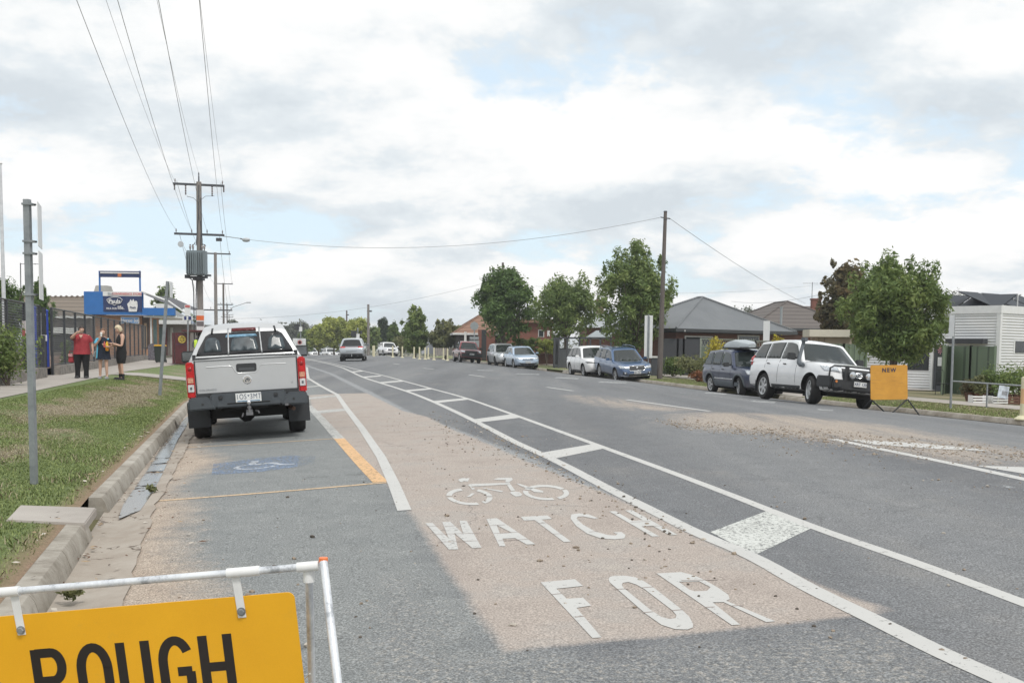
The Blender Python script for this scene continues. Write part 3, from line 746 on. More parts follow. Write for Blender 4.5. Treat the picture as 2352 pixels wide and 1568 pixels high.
def write(word, xs, ytop, hgt, wid, sw, nm='lettering'):
    mb = MB(); lay = 0
    for ch, xx in zip(word, xs):
        for st in GL[ch]:
            P = [((xx+sw*.5)*U+a*wid*U, (ytop-hgt)*U+b*hgt*U) for a, b in st]
            closed = len(st) > 20 and ch == 'O'
            rbn = ribbon(P, sw*U); n = len(P); z_ = pz+.25*U+.10*U*(lay % 4); lay += 1
            for i in range(n-1):
                a, b, c_, d = rbn[i], rbn[i+1], rbn[2*n-2-i], rbn[2*n-1-i]
                mb.quad((*a, z_), (*b, z_), (*c_, z_), (*d, z_))
    return SB(mb, nm, BLK, pan, fixn=False)
write('ROUGH', [46,148,243,338,434], -142, 152, 68, 22)
write('SURFACE', [-30,60,160,255,350,445,540], -330, 120, 55, 16)
# legs: front right, rear right; left pair out of frame
gl = lambda p: gz(p.x, p.y)
def leg(p_top, dirv, r, name, n=12, sq=False):
    q = p_top.copy(); d = Vector(dirv)
    t_ = 0
    while q.z > gz(q.x, q.y) and t_ < 3: q = p_top+d*t_; t_ += .01
    mb = MB(); mb.tube([p_top, q], r, n, sq=sq); o = mb.build(name, ALU, None, smooth=.7); o.parent = sg; o.matrix_parent_inverse = sg.matrix_world.inverted_safe(); return o
tp = M @ Vector((745*U, 12*U, .006)); e = at(776, 1568, D0-.22)
leg(tp, (e-tp).normalized(), 9.5*U, 'leg')
mb = MB(); mb.tube([tp-Vector((0,0,.004)), tp+Vector((0,0,.008))], 10.4*U, 12); o = mb.build('leg_cap', newmat('cap_orange', (.85,.22,.07), .5), None); o.parent = sg; o.matrix_parent_inverse = sg.matrix_world.inverted_safe()
tp2 = M @ Vector((706*U, -12*U, -.012)); e = at(716, 1568, D0+.20)
mb = MB(); mb.tube([tp2+Vector((0,0,.02)), tp2-Vector((0,0,.03))], 13*U, 12); o = mb.build('leg_collar', WHT, None, smooth=.7); o.parent = sg; o.matrix_parent_inverse = sg.matrix_world.inverted_safe()
leg(tp2, (e-tp2).normalized(), 9.0*U, 'leg')
tp3 = M @ Vector((x0-10*U, 12*U, 0)); leg(tp3, (-.05,-.25,-1), 9.5*U, 'leg'); leg(tp3+Vector((.04,.02,-.04)), (.0,.25,-1), 9*U, 'leg')
a = at(690, 1568, D0+.25); b = at(712, 1546, D0+.16)
mb = MB(); d = (a-b); mb.tube([b, b+d*9], .0018, 6); o = mb.build('brace_cord', WHT, None); o.parent = sg; o.matrix_parent_inverse = sg.matrix_world.inverted_safe()
# ------------------------------------------------------------------ cars
from mathutils.bvhtree import BVHTree
def paint(name, col, metal=0.0, rough=.32, coat=.9):
    if name in MATS: return MATS[name]
    m = newmat(name, col, rough, metal); k = NB(m); m.node_tree.nodes['Principled BSDF'].inputs['Coat Weight'].default_value = coat
    k.b.inputs['Coat Roughness'].default_value = .06
    n = k.noise(2.2, 6, .65); geo = k.N('ShaderNodeTexCoord'); sx_ = k.N('ShaderNodeSeparateXYZ'); k.l(geo.outputs['Object'], sx_.inputs[0])
    # road dust on the lower panels
    d = k.math('MULTIPLY', k.ramp(sx_.outputs[2], [(.30, .55), (.75, 0.0)]), k.ramp(n, [(.35, .35), (.7, 1.0)]))
    k.col(k.mix(d, k.ramp(n, [(.3, tuple(q*.95 for q in col)), (.7, tuple(min(1, q*1.04) for q in col))]), (.33,.29,.25)))
    k.l(k.math('ADD', k.math('MULTIPLY', d, .4), rough), k.b.inputs['Roughness']); return m
GLASS = newmat('car_glass', (.022,.028,.028), .05, 0, .62)
GLASSD = newmat('tinted_glass', (.018,.018,.02), .07, 0, .5)
TYRE = mat('tyre_rubber', (.022,.021,.021), .85, 0, .2, 20); RIM = mat('alloy', (.62,.63,.64), .35, .7, .08, 10)
RIMD = mat('wheel_dark', (.03,.03,.03), .7, 0, .1); WELL = newmat('wheel_well', (.012,.012,.012), .95)
PLAS = mat('black_plastic', (.032,.034,.037), .55, 0, .12, 8); PLG = mat('grey_plastic', (.10,.115,.13), .6, 0, .08, 8)
CHR = mat('chrome', (.75,.76,.78), .15, 1.0, .04); LAMP = mat('lamp_clear', (.60,.63,.66), .10, .6, .25, 22); REDL = mat('lamp_red', (.50,.012,.014), .22, 0, .25, 26); AMB = mat('lamp_amber', (.62,.22,.06), .3, 0, .1)
PLATE = mat('plate_white', (.70,.71,.70), .5, 0, .06, 20); PTXT = newmat('plate_text', (.03,.05,.12), .5)
SEAMM = newmat('panel_gap', (.03,.03,.032), .8); SKIN_L = None
def sm_interp(x, P, w=.05):
    P = sorted(P); xs = np.array([p[0] for p in P]); zs = np.array([p[1] for p in P])
    return sum(np.interp(x+o, xs, zs)*k_ for o, k_ in ((-w,.25),(0,.5),(w,.25)))
class Car:
    def __init__(s, root, spec, body_m):
        s.r = root; s.p = spec; s.bm = body_m; s.n = 0
        p = spec; hw = p['W']/2; L_ = p['L']; xf = p['xf']       # xf: x of the nose; tail = xf-L
        tail = xf-L_; s.tail = tail; s.front_ax = p['fa']; s.rear_ax = p['fa']-p['wb']; s.wr = p['wr']; s.ytrack = hw-p.get('tw',.23)/2-.03
        xs = np.unique(np.concatenate([np.linspace(tail, xf, 34), xf-np.array([0,.02,.05,.09,.14,.2]), tail+np.array([0,.02,.05,.09,.14,.2])]))
        top = p['top']; bot = p['bot']; plan = p['plan']
        rings = []
        for x in xs:
            zt = float(sm_interp(x, top, .03)); zb = float(sm_interp(x, bot, .03)); w = hw*float(sm_interp(x, plan, .04)); h = zt-zb
            cr = .035 if x > p['cowl'][0]-.1 else .02
            half = [(0, zb), (.78*w, zb), (.94*w, zb+.04), (.985*w, zb+.22*h), (w, zb+.52*h), (w*.995, zb+.72*h), (w*.965, zt-.085), (w*.93, zt-.03), (w*.86, zt), (w*.5, zt+cr*.8), (0, zt+cr)]
            rings.append([(x, y, z) for y, z in half]+[(x, -y, z) for y, z in half[-2:0:-1]])
        mb = MB(); n = len(rings[0])
        for rr in rings: mb.v += rr
        for a in range(len(rings)-1):
            for b in range(n): mb.f.append((a*n+b, a*n+(b+1)%n, (a+1)*n+(b+1)%n, (a+1)*n+b)); mb.m.append(0)
        mb.f.append(tuple(reversed(range(n)))); mb.m.append(0); mb.f.append(tuple((len(rings)-1)*n+b for b in range(n))); mb.m.append(0)
        body = mb.build('body', [body_m, WELL], smooth=.55)
        cut = MB(); ra = s.wr+p.get('arch',.065)
        for ax in (s.front_ax, s.rear_ax):
            for sd_ in (-1, 1):
                cut.lathe([(ra, 0), (ra, .55)], 28, ax='y', c=(ax, (hw-.36 if sd_ > 0 else -hw-.19), s.wr))
        co = cut.build('cut', WELL); md = body.modifiers.new('b', 'BOOLEAN'); md.object = co; md.operation = 'DIFFERENCE'; md.solver = 'EXACT'
        dg = bpy.context.evaluated_depsgraph_get(); dg.update(); me = bpy.data.meshes.new_from_object(body.evaluated_get(dg)); body.modifiers.clear()
        old = body.data; body.data = me; bpy.data.meshes.remove(old); bpy.data.objects.remove(co)
        if len(me.materials) < 2: me.materials.append(WELL)
        for f in me.polygons:
            ok = False
            for ax in (s.front_ax, s.rear_ax):
                if all(math.hypot(me.vertices[i].co.x-ax, me.vertices[i].co.z-s.wr) < ra+.002 for i in f.vertices): ok = True
            f.material_index = 1 if ok else 0
        s.body = body; body.parent = root; body.location = (0,0,0)
        # greenhouse
        G = p['green']; gx = np.unique(np.concatenate([np.linspace(G[0][0], G[-1][0], 34), [q[0] for q in G]]))
        belt = p['belt']; roof = max(q[1] for q in G); s.roof = roof; s.wb_, s.wr_ = p['gw']
        rings = []
        for x in gx:
            z = float(sm_interp(x, G, .02)); z = max(z, belt-.03)
            w = s.hwz(z); wl = s.hwz(belt-.06); 
            z1 = max(z-.055, belt-.05); w1 = s.hwz(z1)
            zm = (belt-.06+z1)/2
            half = [(0, belt-.06), (wl, belt-.06), (s.hwz(zm)+.008, zm), (w1, z1), (w1-.022, z1+(z-z1)*.66), (w-.075, z), (w*.5, z+.018), (0, z+.024)]
            rings.append([(x, y, q) for y, q in half]+[(x, -y, q) for y, q in half[-2:0:-1]])
        mb = MB(); n = len(rings[0])
        for rr in rings: mb.v += rr
        for a in range(len(rings)-1):
            for b in range(n): mb.f.append((a*n+b, a*n+(b+1)%n, (a+1)*n+(b+1)%n, (a+1)*n+b)); mb.m.append(0)
        mb.f.append(tuple(reversed(range(n)))); mb.m.append(0); mb.f.append(tuple((len(rings)-1)*n+b for b in range(n))); mb.m.append(0)
        s.cab = mb.build('cabin', p.get('cab_m', body_m), root, smooth=.5)
        bm = bmesh.new(); bm.from_mesh(s.body.data); bm2 = bmesh.new(); bm2.from_mesh(s.cab.data)
        vs = [v.co.copy() for v in bm.verts]; fs = [[v.index for v in f.verts] for f in bm.faces]; o = len(vs)
        vs += [v.co.copy() for v in bm2.verts]; fs += [[v.index+o for v in f.verts] for f in bm2.faces]
        s.tree = BVHTree.FromPolygons(vs, fs); bm.free(); bm2.free()
        for ax in (s.front_ax, s.rear_ax):
            for sd_ in (-1, 1): s.wheel(ax, sd_, steer=p.get('steer', 0) if ax == s.front_ax else 0)
        # underbody
        mb = MB(); zc = p['bot'][len(p['bot'])//2][1]
        mb.box(((xf+tail)/2, 0, zc+.0), (L_-.7, hw*1.25, .16)); mb.tube([(s.rear_ax,-hw+.2,s.wr*.9),(s.rear_ax,hw-.2,s.wr*.9)], .05, 8); mb.tube([(s.front_ax,-hw+.2,s.wr*.9),(s.front_ax,hw-.2,s.wr*.9)], .05, 8)
        mb.build('underbody', WELL, root)
    def hwz(s, z):
        t_ = (z-s.p['belt'])/(max(q[1] for q in s.p['green'])-s.p['belt']); return s.wb_+(s.wr_-s.wb_)*t_
    def wheel(s, ax, sd_, steer=0):
        r = s.wr; w = s.p.get('tw', .23); y = sd_*s.ytrack
        c = Matrix.Translation((ax, y, r)) @ Matrix.Rotation(R(steer), 4, 'Z')
        h = w/2; mb = MB()
        mb.lathe([(r*.62,-h*.8),(r*.70,-h),(r*.92,-h*.97),(r*.985,-h*.72),(r,-h*.35),(r,h*.35),(r*.985,h*.72),(r*.92,h*.97),(r*.70,h),(r*.62,h*.8)], 36, M=c, ax='y')
        t_ = mb.build('wheel', TYRE, s.r, smooth=.6)
        mb = MB(); mb.cm = 1; rr = r*.655
        mb.lathe([(rr, -h*.3), (rr*.97, sd_*h*.35)], 28, M=c, ax='y'); mb.cm = 0
        f = sd_*h
        mb.lathe([(rr*1.0, f*.80),(rr*1.03, f*.93),(rr*.90, f*.88),(rr*.88, f*.5)], 32, M=c, ax='y')
        mb.lathe([(rr*.24, f*.45),(rr*.24, f*.78),(.001, f*.82)], 14, M=c, ax='y')
        ns_ = s.p.get('spokes', 5)
        for i in range(ns_):
            a = 2*math.pi*i/ns_+.3
            rot = Matrix.Rotation(a, 3, 'Y')
            mb.box((0,0,0), (rr*.24, abs(f)*.22, rr*.74), M=c @ Matrix.Translation(Vector((0, f*.70, 0))+rot @ Vector((0,0,rr*.52))) @ rot.to_4x4(), taper=(1.35, 1))
        mb.build('rim', [s.p.get('rim_m', RIM), RIMD], t_, smooth=.6)
    def drape(s, name, poly, axis, mt, off=.006, par=None, cuts=.09, thick=.012, sub=True, side=1):
        "poly in the plane facing axis: 'f'/'b' use (y,z), 's' uses (x,z) on the side given, 't' uses (x,y)"
        dirs = {'f': Vector((-1,0,0)), 'b': Vector((1,0,0)), 's': Vector((0,-side,0)), 't': Vector((0,0,-1))}
        d = dirs[axis] if isinstance(axis, str) else Vector(axis).normalized()
        bm = bmesh.new()
        if axis in ('f', 'b'): pts = [Vector((-d.x*6, q[0], q[1])) for q in poly]
        elif axis == 's': pts = [Vector((q[0], side*4, q[1])) for q in poly]
        else: pts = [Vector((q[0], q[1], 5)) for q in poly]
        tri = tessellate_polygon([pts]); vs = [bm.verts.new(q) for q in pts]
        for t_ in tri:
            if len(set(t_)) == 3:
                try: bm.faces.new([vs[i] for i in t_])
                except ValueError: pass
        if sub:
            for _ in range(4):
                es = [e for e in bm.edges if e.calc_length() > cuts]
                if not es: break
                bmesh.ops.subdivide_edges(bm, edges=es, cuts=1); bmesh.ops.triangulate(bm, faces=[f for f in bm.faces if len(f.verts) > 3])
        miss = []; hits = []
        for v in bm.verts:
            h = s.tree.ray_cast(v.co, d)
            if h[0] is None: miss.append(v)
            else: v.co = h[0]-d*off; hits.append(v)
        for v in miss:
            if hits: q = min(hits, key=lambda u: (u.co-v.co-d*((u.co-v.co)@d)).length if False else ((u.co-v.co)-d*((u.co-v.co).dot(d))).length); v.co += d*((q.co-v.co).dot(d))
        bmesh.ops.recalc_face_normals(bm, faces=bm.faces)
        for f in bm.faces:
            if f.normal.dot(d) > 0: f.normal_flip()
            f.smooth = True
        be = [e for e in bm.edges if len(e.link_faces) == 1]
        if be:
            r_ = bmesh.ops.extrude_edge_only(bm, edges=be)
            for g in r_['geom']:
                if isinstance(g, bmesh.types.BMVert): g.co += d*thick
        me = bpy.data.meshes.new(name); bm.to_mesh(me); bm.free(); me.materials.append(mt)
        o = bpy.data.objects.new(name, me); COL.objects.link(o); o.parent = par or s.r; return o
    def line(s, pts, axis, mt=None, w=.009, side=1, name='seam', off=.003, par=None):
        rb = ribbon([(*q, 0) for q in pts], w); n = len(pts)
        for i in range(n-1):
            pass
        return s.drape(name, rb, axis, mt or SEAMM, off, par=par or s.body, thick=.004, side=side, cuts=.12)
    def zg(s, x): return float(sm_interp(x, s.p['green'], .02))
    def side_windows(s, cuts, glass=None, inset=.085, base=.045, x0=None, x1=None, rear=None):
        g = s.p['green']; x0 = x0 if x0 is not None else g[-1][0]; x1 = x1 if x1 is not None else g[0][0]
        lo = s.p['belt']+base
        X = np.linspace(min(x0, x1), max(x0, x1), 90); Z = np.array([s.zg(x)-inset for x in X])
        ok = Z > lo+.03; xa, xb = X[ok][0]+.05, X[ok][-1]-.05
        ed = [xa]+sorted(cuts)+[xb]
        for sd_ in (1, -1):
            for i in range(len(ed)-1):
                a = ed[i]+(.03 if i else 0); b = ed[i+1]-(.03 if i < len(ed)-2 else 0)
                if b-a < .12: continue
                xs = np.linspace(a, b, 10); up = [(x, s.zg(x)-inset) for x in xs]
                poly = [(a, lo), (b, lo)]+[q for q in reversed(up) if q[1] > lo+.01]
                gm = (rear if (rear and i == 0) else glass) or GLASS
                s.drape('side_window', poly, 's', gm, .005, side=sd_, cuts=.14)
    def screen(s, xa, xb, front=True, glass=None, name='windscreen', mz=.05, my=.085, mat_f=None):
        "glass between the two x on the slope"
        za, zb = s.zg(xa), s.zg(xb); lo, hi = min(za, zb)+mz*.6, max(za, zb)-mz
        lo = max(lo, s.p['belt']+.02)
        wl, wh = s.hwz(lo)-my, s.hwz(hi)-my-.015
        n = 6; P = [(-wl, lo)]+[(wl*(2*i/n-1), lo-.012*(1-(2*i/n-1)**2)) for i in range(1, n)]+[(wl, lo), (wh+.01, hi-.05), (wh-.05, hi)]+[(wh*(1-2*i/n), hi+.018*(1-(1-2*i/n)**2)) for i in range(1, n)]+[(-wh+.05, hi), (-wh-.01, hi-.05)]
        return s.drape(name, P, 'f' if front else 'b', glass or GLASS, .006, cuts=.16)
    def mirrors(s, x, mt, z=None, sz=(.10,.22,.16)):
        z = z or s.p['belt']+.10
        for sd_ in (-1, 1):
            y = sd_*(s.wb_+.02+sz[1]/2+.05)
            mb = MB(); mb.box((x, y, z), sz, taper=(.8,.9)); mb.box((x+.01, sd_*(s.wb_+.03), z-.03), (.05,.14,.04))
            o = mb.build('mirror', mt, s.r, smooth=.8, bevel=.028)
            mb = MB(); mb.box((x-sz[0]/2-.001, y, z), (.006, sz[1]*.8, sz[2]*.72)); mb.build('mirror_glass', mat('mirror_glass', (.16,.17,.18), .12, .6, .2, 6), o, bevel=.002)
    def handles(s, xs, z, mt):
        for sd_ in (-1, 1):
            for x in xs:
                h = s.tree.ray_cast(Vector((x, sd_*3, z)), Vector((0, -sd_, 0)))
                if h[0] is None: continue
                mb = MB(); mb.box((x, h[0].y+sd_*.022, z), (.17,.025,.032)); s_ = mb.build('door_handle', mt, s.r, bevel=.008)
    def seams(s, xs, zlo, zhi=None):
        zhi = zhi or s.p['belt']+.02
        for sd_ in (-1, 1):
            for x in xs: s.line([(x, zlo), (x, (zlo+zhi)/2), (x, zhi)], 's', side=sd_, name='door_gap', w=.012)
    def plate(s, txt, front, z, y=0, w=.37, h=.13, dark=None):
        x = 9 if front else -9; d = Vector((-1,0,0)) if front else Vector((1,0,0)); hh = s.tree.ray_cast(Vector((x, y, z)), d)
        px = hh[0].x if hh[0] is not None else (s.p['xf'] if front else s.tail)
        return s.plate_at(txt, px+(.02 if front else -.02), y, z, front, w, h)
    def plate_at(s, txt, px, y, z, front, w=.37, h=.13):
        mb = MB(); mb.box((px, y, z), (.012, w, h)); o = mb.build('number_plate', PLATE, s.r, bevel=.004)
        if txt:
            mb = MB(); Mf = frame((px+(.0085 if front else -.0085), y, z), (0, 1 if front else -1, 0)); add_text(mb, txt, h*.86, Mf, ext=.001, bold=.0018, sx=.86 if len(txt) > 6 else 1.0)
            mb.build('plate_characters', PTXT, o, fixn=False)
        return o
def car_matrix(P, ang, wb=2.7, tr=1.5):
    h = Vector((math.cos(ang), math.sin(ang), 0)); l = Vector((-math.sin(ang), math.cos(ang), 0))
    f = gz(*(P+h*wb/2)[:2]); b = gz(*(P-h*wb/2)[:2]); a = gz(*(P+l*tr/2)[:2]); c = gz(*(P-l*tr/2)[:2])
    x = Vector((h.x, h.y, (f-b)/wb)).normalized(); y = Vector((l.x, l.y, (a-c)/tr)); z = x.cross(y).normalized(); y = z.cross(x)
    M_ = Matrix((x, y, z)).transposed().to_4x4(); M_.translation = Vector((P.x, P.y, (f+b+a+c)/4)); return M_
H_OPP = math.atan2(-CT, ST)       # heading of cars parked on the far side, facing the camera
H_OUR = math.atan2(CT, -ST)
def place_opp(root, px, py, sp, dang=0.0, hw=None):
    "near front wheel touches the ground at the measured pixel"
    P = gnd(px, py); a = H_OPP+R(dang); h = Vector((math.cos(a), math.sin(a), 0)); l = Vector((-math.sin(a), math.cos(a), 0))
    c = P-h*sp['fa']+l*(sp['W']/2-.14); root.matrix_world = car_matrix(Vector((c.x, c.y, 0)), a, sp['wb'])
def car_root(name, label, group=None, cat='car'): return empty(name, (0,0,0), 0, label, cat, group)
def q4(y0, z0, y1, z1): return [(y0,z0),(y1,z0),(y1,z1),(y0,z1)]
def mir(poly): return [(-a, b) for a, b in reversed(poly)]
# common front dressing
def front_kit(c, zl, zh, yl, yo, grille, mt_gr=None, lampm=None, intake=None, wrap=.35, gframe=None, sweep=.05):
    for sd_ in (1, -1):
        poly = [(yl, zl+.02), (yo-.02, zl+sweep), (yo+.0, zh+sweep*.8), (yl+.03, zh)]
        poly = poly if sd_ > 0 else mir(poly)
        c.drape('headlight', poly, 'f', lampm or LAMP, .008, cuts=.07)
        # wrapped part on the flank
        xw = c.p['xf']-.17
        c.drape('headlight', [(xw-wrap, zh+sweep*.55), (xw-wrap*.2, zl+sweep*.8), (xw+.05, zl+sweep*.9), (xw+.03, zh+sweep*.8)], 's', lampm or LAMP, .006, side=sd_, cuts=.07)
    gy, g0, g1 = grille
    c.drape('grille', [(-gy*.9, g0), (gy*.9, g0), (gy, (g0+g1)/2), (gy*.97, g1), (-gy*.97, g1), (-gy, (g0+g1)/2)], 'f', mt_gr or PLAS, .007)
    if gframe:
        for k_ in range(gframe): 
            z = g0+(g1-g0)*(k_+1)/(gframe+1); c.drape('grille_bar', q4(-gy*.9, z-.008, gy*.9, z+.008), 'f', CHR, .014, cuts=.2)
    if intake: c.drape('air_intake', [(-intake[0]*.85, intake[1]), (intake[0]*.85, intake[1]), (intake[0], intake[2]), (-intake[0], intake[2])], 'f', PLAS, .007)
def rear_kit(c, z0, z1, yi, yo, lampm=None):
    for sd_ in (1, -1):
        p_ = q4(yi, z0, yo, z1) if sd_ > 0 else q4(-yo, z0, -yi, z1)
        c.drape('tail_light', p_, 'b', lampm or REDL, .006)
# ---- specs ---------------------------------------------------------------
def suv_spec(L_=4.55, W=1.84, H=1.68, wb=2.68, wr=.36, belt=1.05, hood=1.05, hoodf=.92, clr=.24, fo=.88, cowl=.98, roofF=.25, roofR=-1.75, rbase=-2.1, gw=None, **k):
    "x measured from the car centre; front axle at fa"
    xf = L_/2; fa = xf-fo
    d = dict(L=L_, W=W, xf=xf, fa=fa, wb=wb, wr=wr, belt=belt, cowl=(cowl, hood), gw=gw or (W/2-.075, W/2-.27),
      top=[(-xf, belt-.30), (-xf+.03, belt-.12), (-xf+.12, belt-.03), (-xf+.4, belt), (cowl-.1, belt), (cowl+.05, hood), (xf-.65, (hood+hoodf)/2+.02), (xf-.22, hoodf), (xf-.08, hoodf-.10), (xf-.02, hoodf-.27), (xf, hoodf-.38)],
      bot=[(-xf, .50), (-xf+.05, .38), (-xf+.4, clr+.06), (-1.0, clr), (0, clr), (1.0, clr), (xf-.4, clr+.02), (xf-.07, clr+.07), (xf, clr+.2)],
      plan=[(-xf, .84), (-xf+.06, .93), (-xf+.35, .985), (-1, 1), (fa-.2, 1), (xf-.45, .97), (xf-.2, .90), (xf-.06, .80), (xf, .68)],
      green=[(cowl+.02, belt-.02), (roofF, H-.06), (roofF-.35, H-.005), (roofF-1.1, H), (roofR, H-.06), (rbase, belt-.02)])
    d.update(k); return d
if True:
    # ---------- white wagon with bull bar and snorkel
    sp = suv_spec(4.74, 1.885, 1.78, 2.79, .385, belt=1.17, hood=1.16, hoodf=1.06, clr=.34, fo=.84, cowl=.92, roofF=.28, roofR=-1.95, rbase=-2.32, tw=.26, arch=.085, spokes=6, steer=-14)
    WPNT = paint('white_paintwork', (.80,.81,.82), 0, .25)
    r_ = car_root('parked_car', 'white four wheel drive with black bull bar and snorkel nearest the yellow NEW sign', None); c = Car(r_, sp, WPNT)
    c.side_windows([-.38, -1.32], rear=GLASS); c.screen(.94, .25); c.screen(-2.3, -1.92, False, GLASSD, 'rear_window')
    c.mirrors(.62, PLAS, sz=(.13,.24,.19)); c.handles([.02, -1.0], 1.06, PLAS); c.seams([.72, -.36, -1.22], .5)
    for sd_ in (1, -1):
        c.drape('sill_trim', [(-.95,.36),(1.0,.36),(1.0,.47),(-.95,.47)], 's', PLAS, .012, side=sd_)
        c.drape('tail_light', [(-2.36,1.0),(-2.12,1.0),(-2.16,1.30),(-2.28,1.30)], 's', REDL, .01, side=sd_)
    front_kit(c, .87, 1.02, .50, .82, (.44,.62,1.02), wrap=.30)
    c.drape('lower_bumper', [(-.80,.38),(.80,.38),(.88,.60),(-.88,.60)], 'f', PLAS, .012); c.drape('bonnet_gap', ribbon([(.9,.74,0),(1.6,.72,0),(2.12,.64,0)], .012), 't', SEAMM, .003)
    # bull bar
    mb = MB(); xb = 2.46
    mb.box((xb-.10,0,.60), (.24,1.50,.24)); mb.box((xb+.03,0,.50), (.10,1.1,.10))
    for sd_ in (1,-1):
        mb.box((xb-.26,sd_*.82,.64), (.42,.24,.30), rot=Matrix.Rotation(-sd_*.55,3,'Z'))
    bb = mb.build('bull_bar', PLAS, r_, bevel=.03, smooth=.8)
    for sd_ in (1,-1):
        mb = MB(); mb.tube([(xb-.14,sd_*.80,.72),(xb-.12,sd_*.80,1.00),(xb-.10,sd_*.70,1.07),(xb-.04,sd_*.42,1.075)], .024, 10); mb.tube([(xb-.04,sd_*.42,1.075),(xb-.02,0,1.075)], .024, 10)
        mb.box((xb-.03,sd_*.36,.88), (.05,.10,.42)); mb.build('bar_hoop', PLAS, bb, smooth=.7)
        mb = MB(); mb.lathe([(.085,-.07),(.10,-.02),(.10,.02)], 18, ax='x', c=(xb+.05,sd_*.235,.86)); lg = mb.build('driving_light', PLAS, bb, smooth=.6)
        mb = MB(); mb.lathe([(.092,.0),(.07,.012),(.001,.018)], 18, ax='x', c=(xb+.072,sd_*.235,.86)); mb.build('lens', LAMP, lg, smooth=.8)
        mb = MB(); mb.lathe([(.035,0),(.03,.012)], 12, ax='x', c=(xb+.02,sd_*.66,.66)); mb.build('indicator', AMB, bb)
    mb = MB()
    for a0 in (0,): mb.tube([(xb-.03, .11*math.cos(t_*math.pi/12), .865+.07*math.sin(t_*math.pi/12)) for t_ in range(25)], .012, 6)
    mb.tube([(xb-.025, .045*math.cos(t_*math.pi/12), .865+.065*math.sin(t_*math.pi/12)) for t_ in range(25)], .010, 6); mb.tube([(xb-.025, .085*math.cos(t_*math.pi/12), .885+.025*math.sin(t_*math.pi/12)) for t_ in range(25)], .010, 6)
    mb.build('badge', CHR, r_, smooth=.8); c.plate_at('XRT 120', xb+.09, 0, .63, True)
    mb = MB(); P_ = [(1.18,-.965,1.03),(1.05,-.985,1.06),(.95,-.985,1.10),(.92,-.975,1.20),(.80,-.86,1.50),(.74,-.80,1.66),(.73,-.80,1.74)]
    mb.tube(P_, [.06,.075,.065,.052,.05,.05,.058], 10); mb.box((.78,-.80,1.76), (.19,.11,.10)); mb.build('snorkel', PLG, r_, smooth=.8, bevel=.012)
    mb = MB(); mb.tube([(1.25,-.80,1.14),(1.2,-.82,1.9)], .004, 5)
    for sd_ in (1,-1):
        mb = MB(); mb.box((c.rear_ax-.46,sd_*.80,.38), (.015,.26,.34)); mb.build('mud_flap', PLAS, r_)
    place_opp(r_, 1862, 927.5, sp)
    # ---------- dark blue small wagon with roof box
    sp = suv_spec(4.40, 1.80, 1.72, 2.62, .355, belt=1.08, hood=1.08, hoodf=.98, clr=.28, fo=.84, cowl=.86, roofF=.28, roofR=-1.75, rbase=-2.08, tw=.23, arch=.075, steer=-12)
    BLU = paint('navy_paintwork', (.018,.030,.075), .15, .3)
    r_ = car_root('parked_car', 'dark blue wagon with silver roof box parked behind the white four wheel drive'); c = Car(r_, sp, BLU)
    c.side_windows([-.36, -1.22]); c.screen(.88, .25); c.screen(-2.06, -1.72, False, GLASSD, 'rear_window'); c.mirrors(.58, PLAS, sz=(.12,.22,.17)); c.handles([-.02,-.98], .98, PLAS); c.seams([.68,-.34,-1.18], .45)
    for sd_ in (1,-1):
        c.drape('side_cladding', [(-.86,.30),(.92,.30),(.92,.55),(-.86,.55)], 's', PLG, .014, side=sd_)
        c.drape('side_strip', [(-.86,.60),(.86,.60),(.86,.645),(-.86,.645)], 's', CHR, .012, side=sd_)
        for ax in (c.front_ax, c.rear_ax):
            c.drape('arch_flare', [(ax+(c.wr+.075+q)*math.cos(a_), c.wr+(c.wr+.075+q)*math.sin(a_)) for q, rg in ((.0, range(0,13)), (.085, range(12,-1,-1))) for a_ in [math.pi*t_/12 for t_ in rg]], 's', PLG, .02, side=sd_, cuts=.3)
    front_kit(c, .80, .97, .46, .80, (.42,.80,.93), intake=(.55,.45,.62), wrap=.22, sweep=.03)
    c.drape('bumper', [(-.86,.36),(.86,.36),(.86,.76),(-.86,.76)], 'f', PLG, .010); c.plate('QZT 847', True, .62)
    mb = MB(); n_ = 14; rg_ = []
    for i in range(n_+1):
        u = i/n_; x = .72-u*1.95; hh = .34*(math.sin(math.pi*min(1,(u*.9+.12)))**.55)*(.62+.38*u) ; hw_ = .36*(min(1,u*3+.35))*(min(1,(1-u)*6+.55))
        rg_.append([(x, -hw_, 1.80), (x, -hw_, 1.84+hh*.35), (x, -hw_*.85, 1.82+hh*.85), (x, -hw_*.4, 1.82+hh), (x, hw_*.4, 1.82+hh), (x, hw_*.85, 1.82+hh*.85), (x, hw_, 1.84+hh*.35), (x, hw_, 1.80)])
    mb.grid(rg_); mb.poly(rg_[0]); mb.poly(rg_[-1])
    rb_ = mb.build('roof_box', mat('silver_plastic', (.42,.46,.48), .35, .2, .05), r_, smooth=.7)
    mb = MB(); mb.box((-.25,0,1.795), (1.9,.68,.05)); mb.build('box_base', PLAS, rb_, bevel=.01)
    for x in (.25,-.75):
        mb = MB(); mb.box((x,0,1.765), (.07,1.16,.03)); mb.build('roof_bar', PLAS, r_)
    place_opp(r_, 1702, 907, sp)
    # ---------- blue-grey wagon with dark grille
    sp = suv_spec(4.82, 1.84, 1.62, 2.745, .345, belt=1.00, hood=1.00, hoodf=.90, clr=.24, fo=.93, cowl=1.00, roofF=.20, roofR=-1.90, rbase=-2.33, tw=.22)
    SBL = paint('steel_blue_paintwork', (.06,.12,.24), .35, .3)
    r_ = car_root('parked_car', 'steel blue wagon with roof rails and black hexagon grille beside the bare wooden pole'); c = Car(r_, sp, SBL)
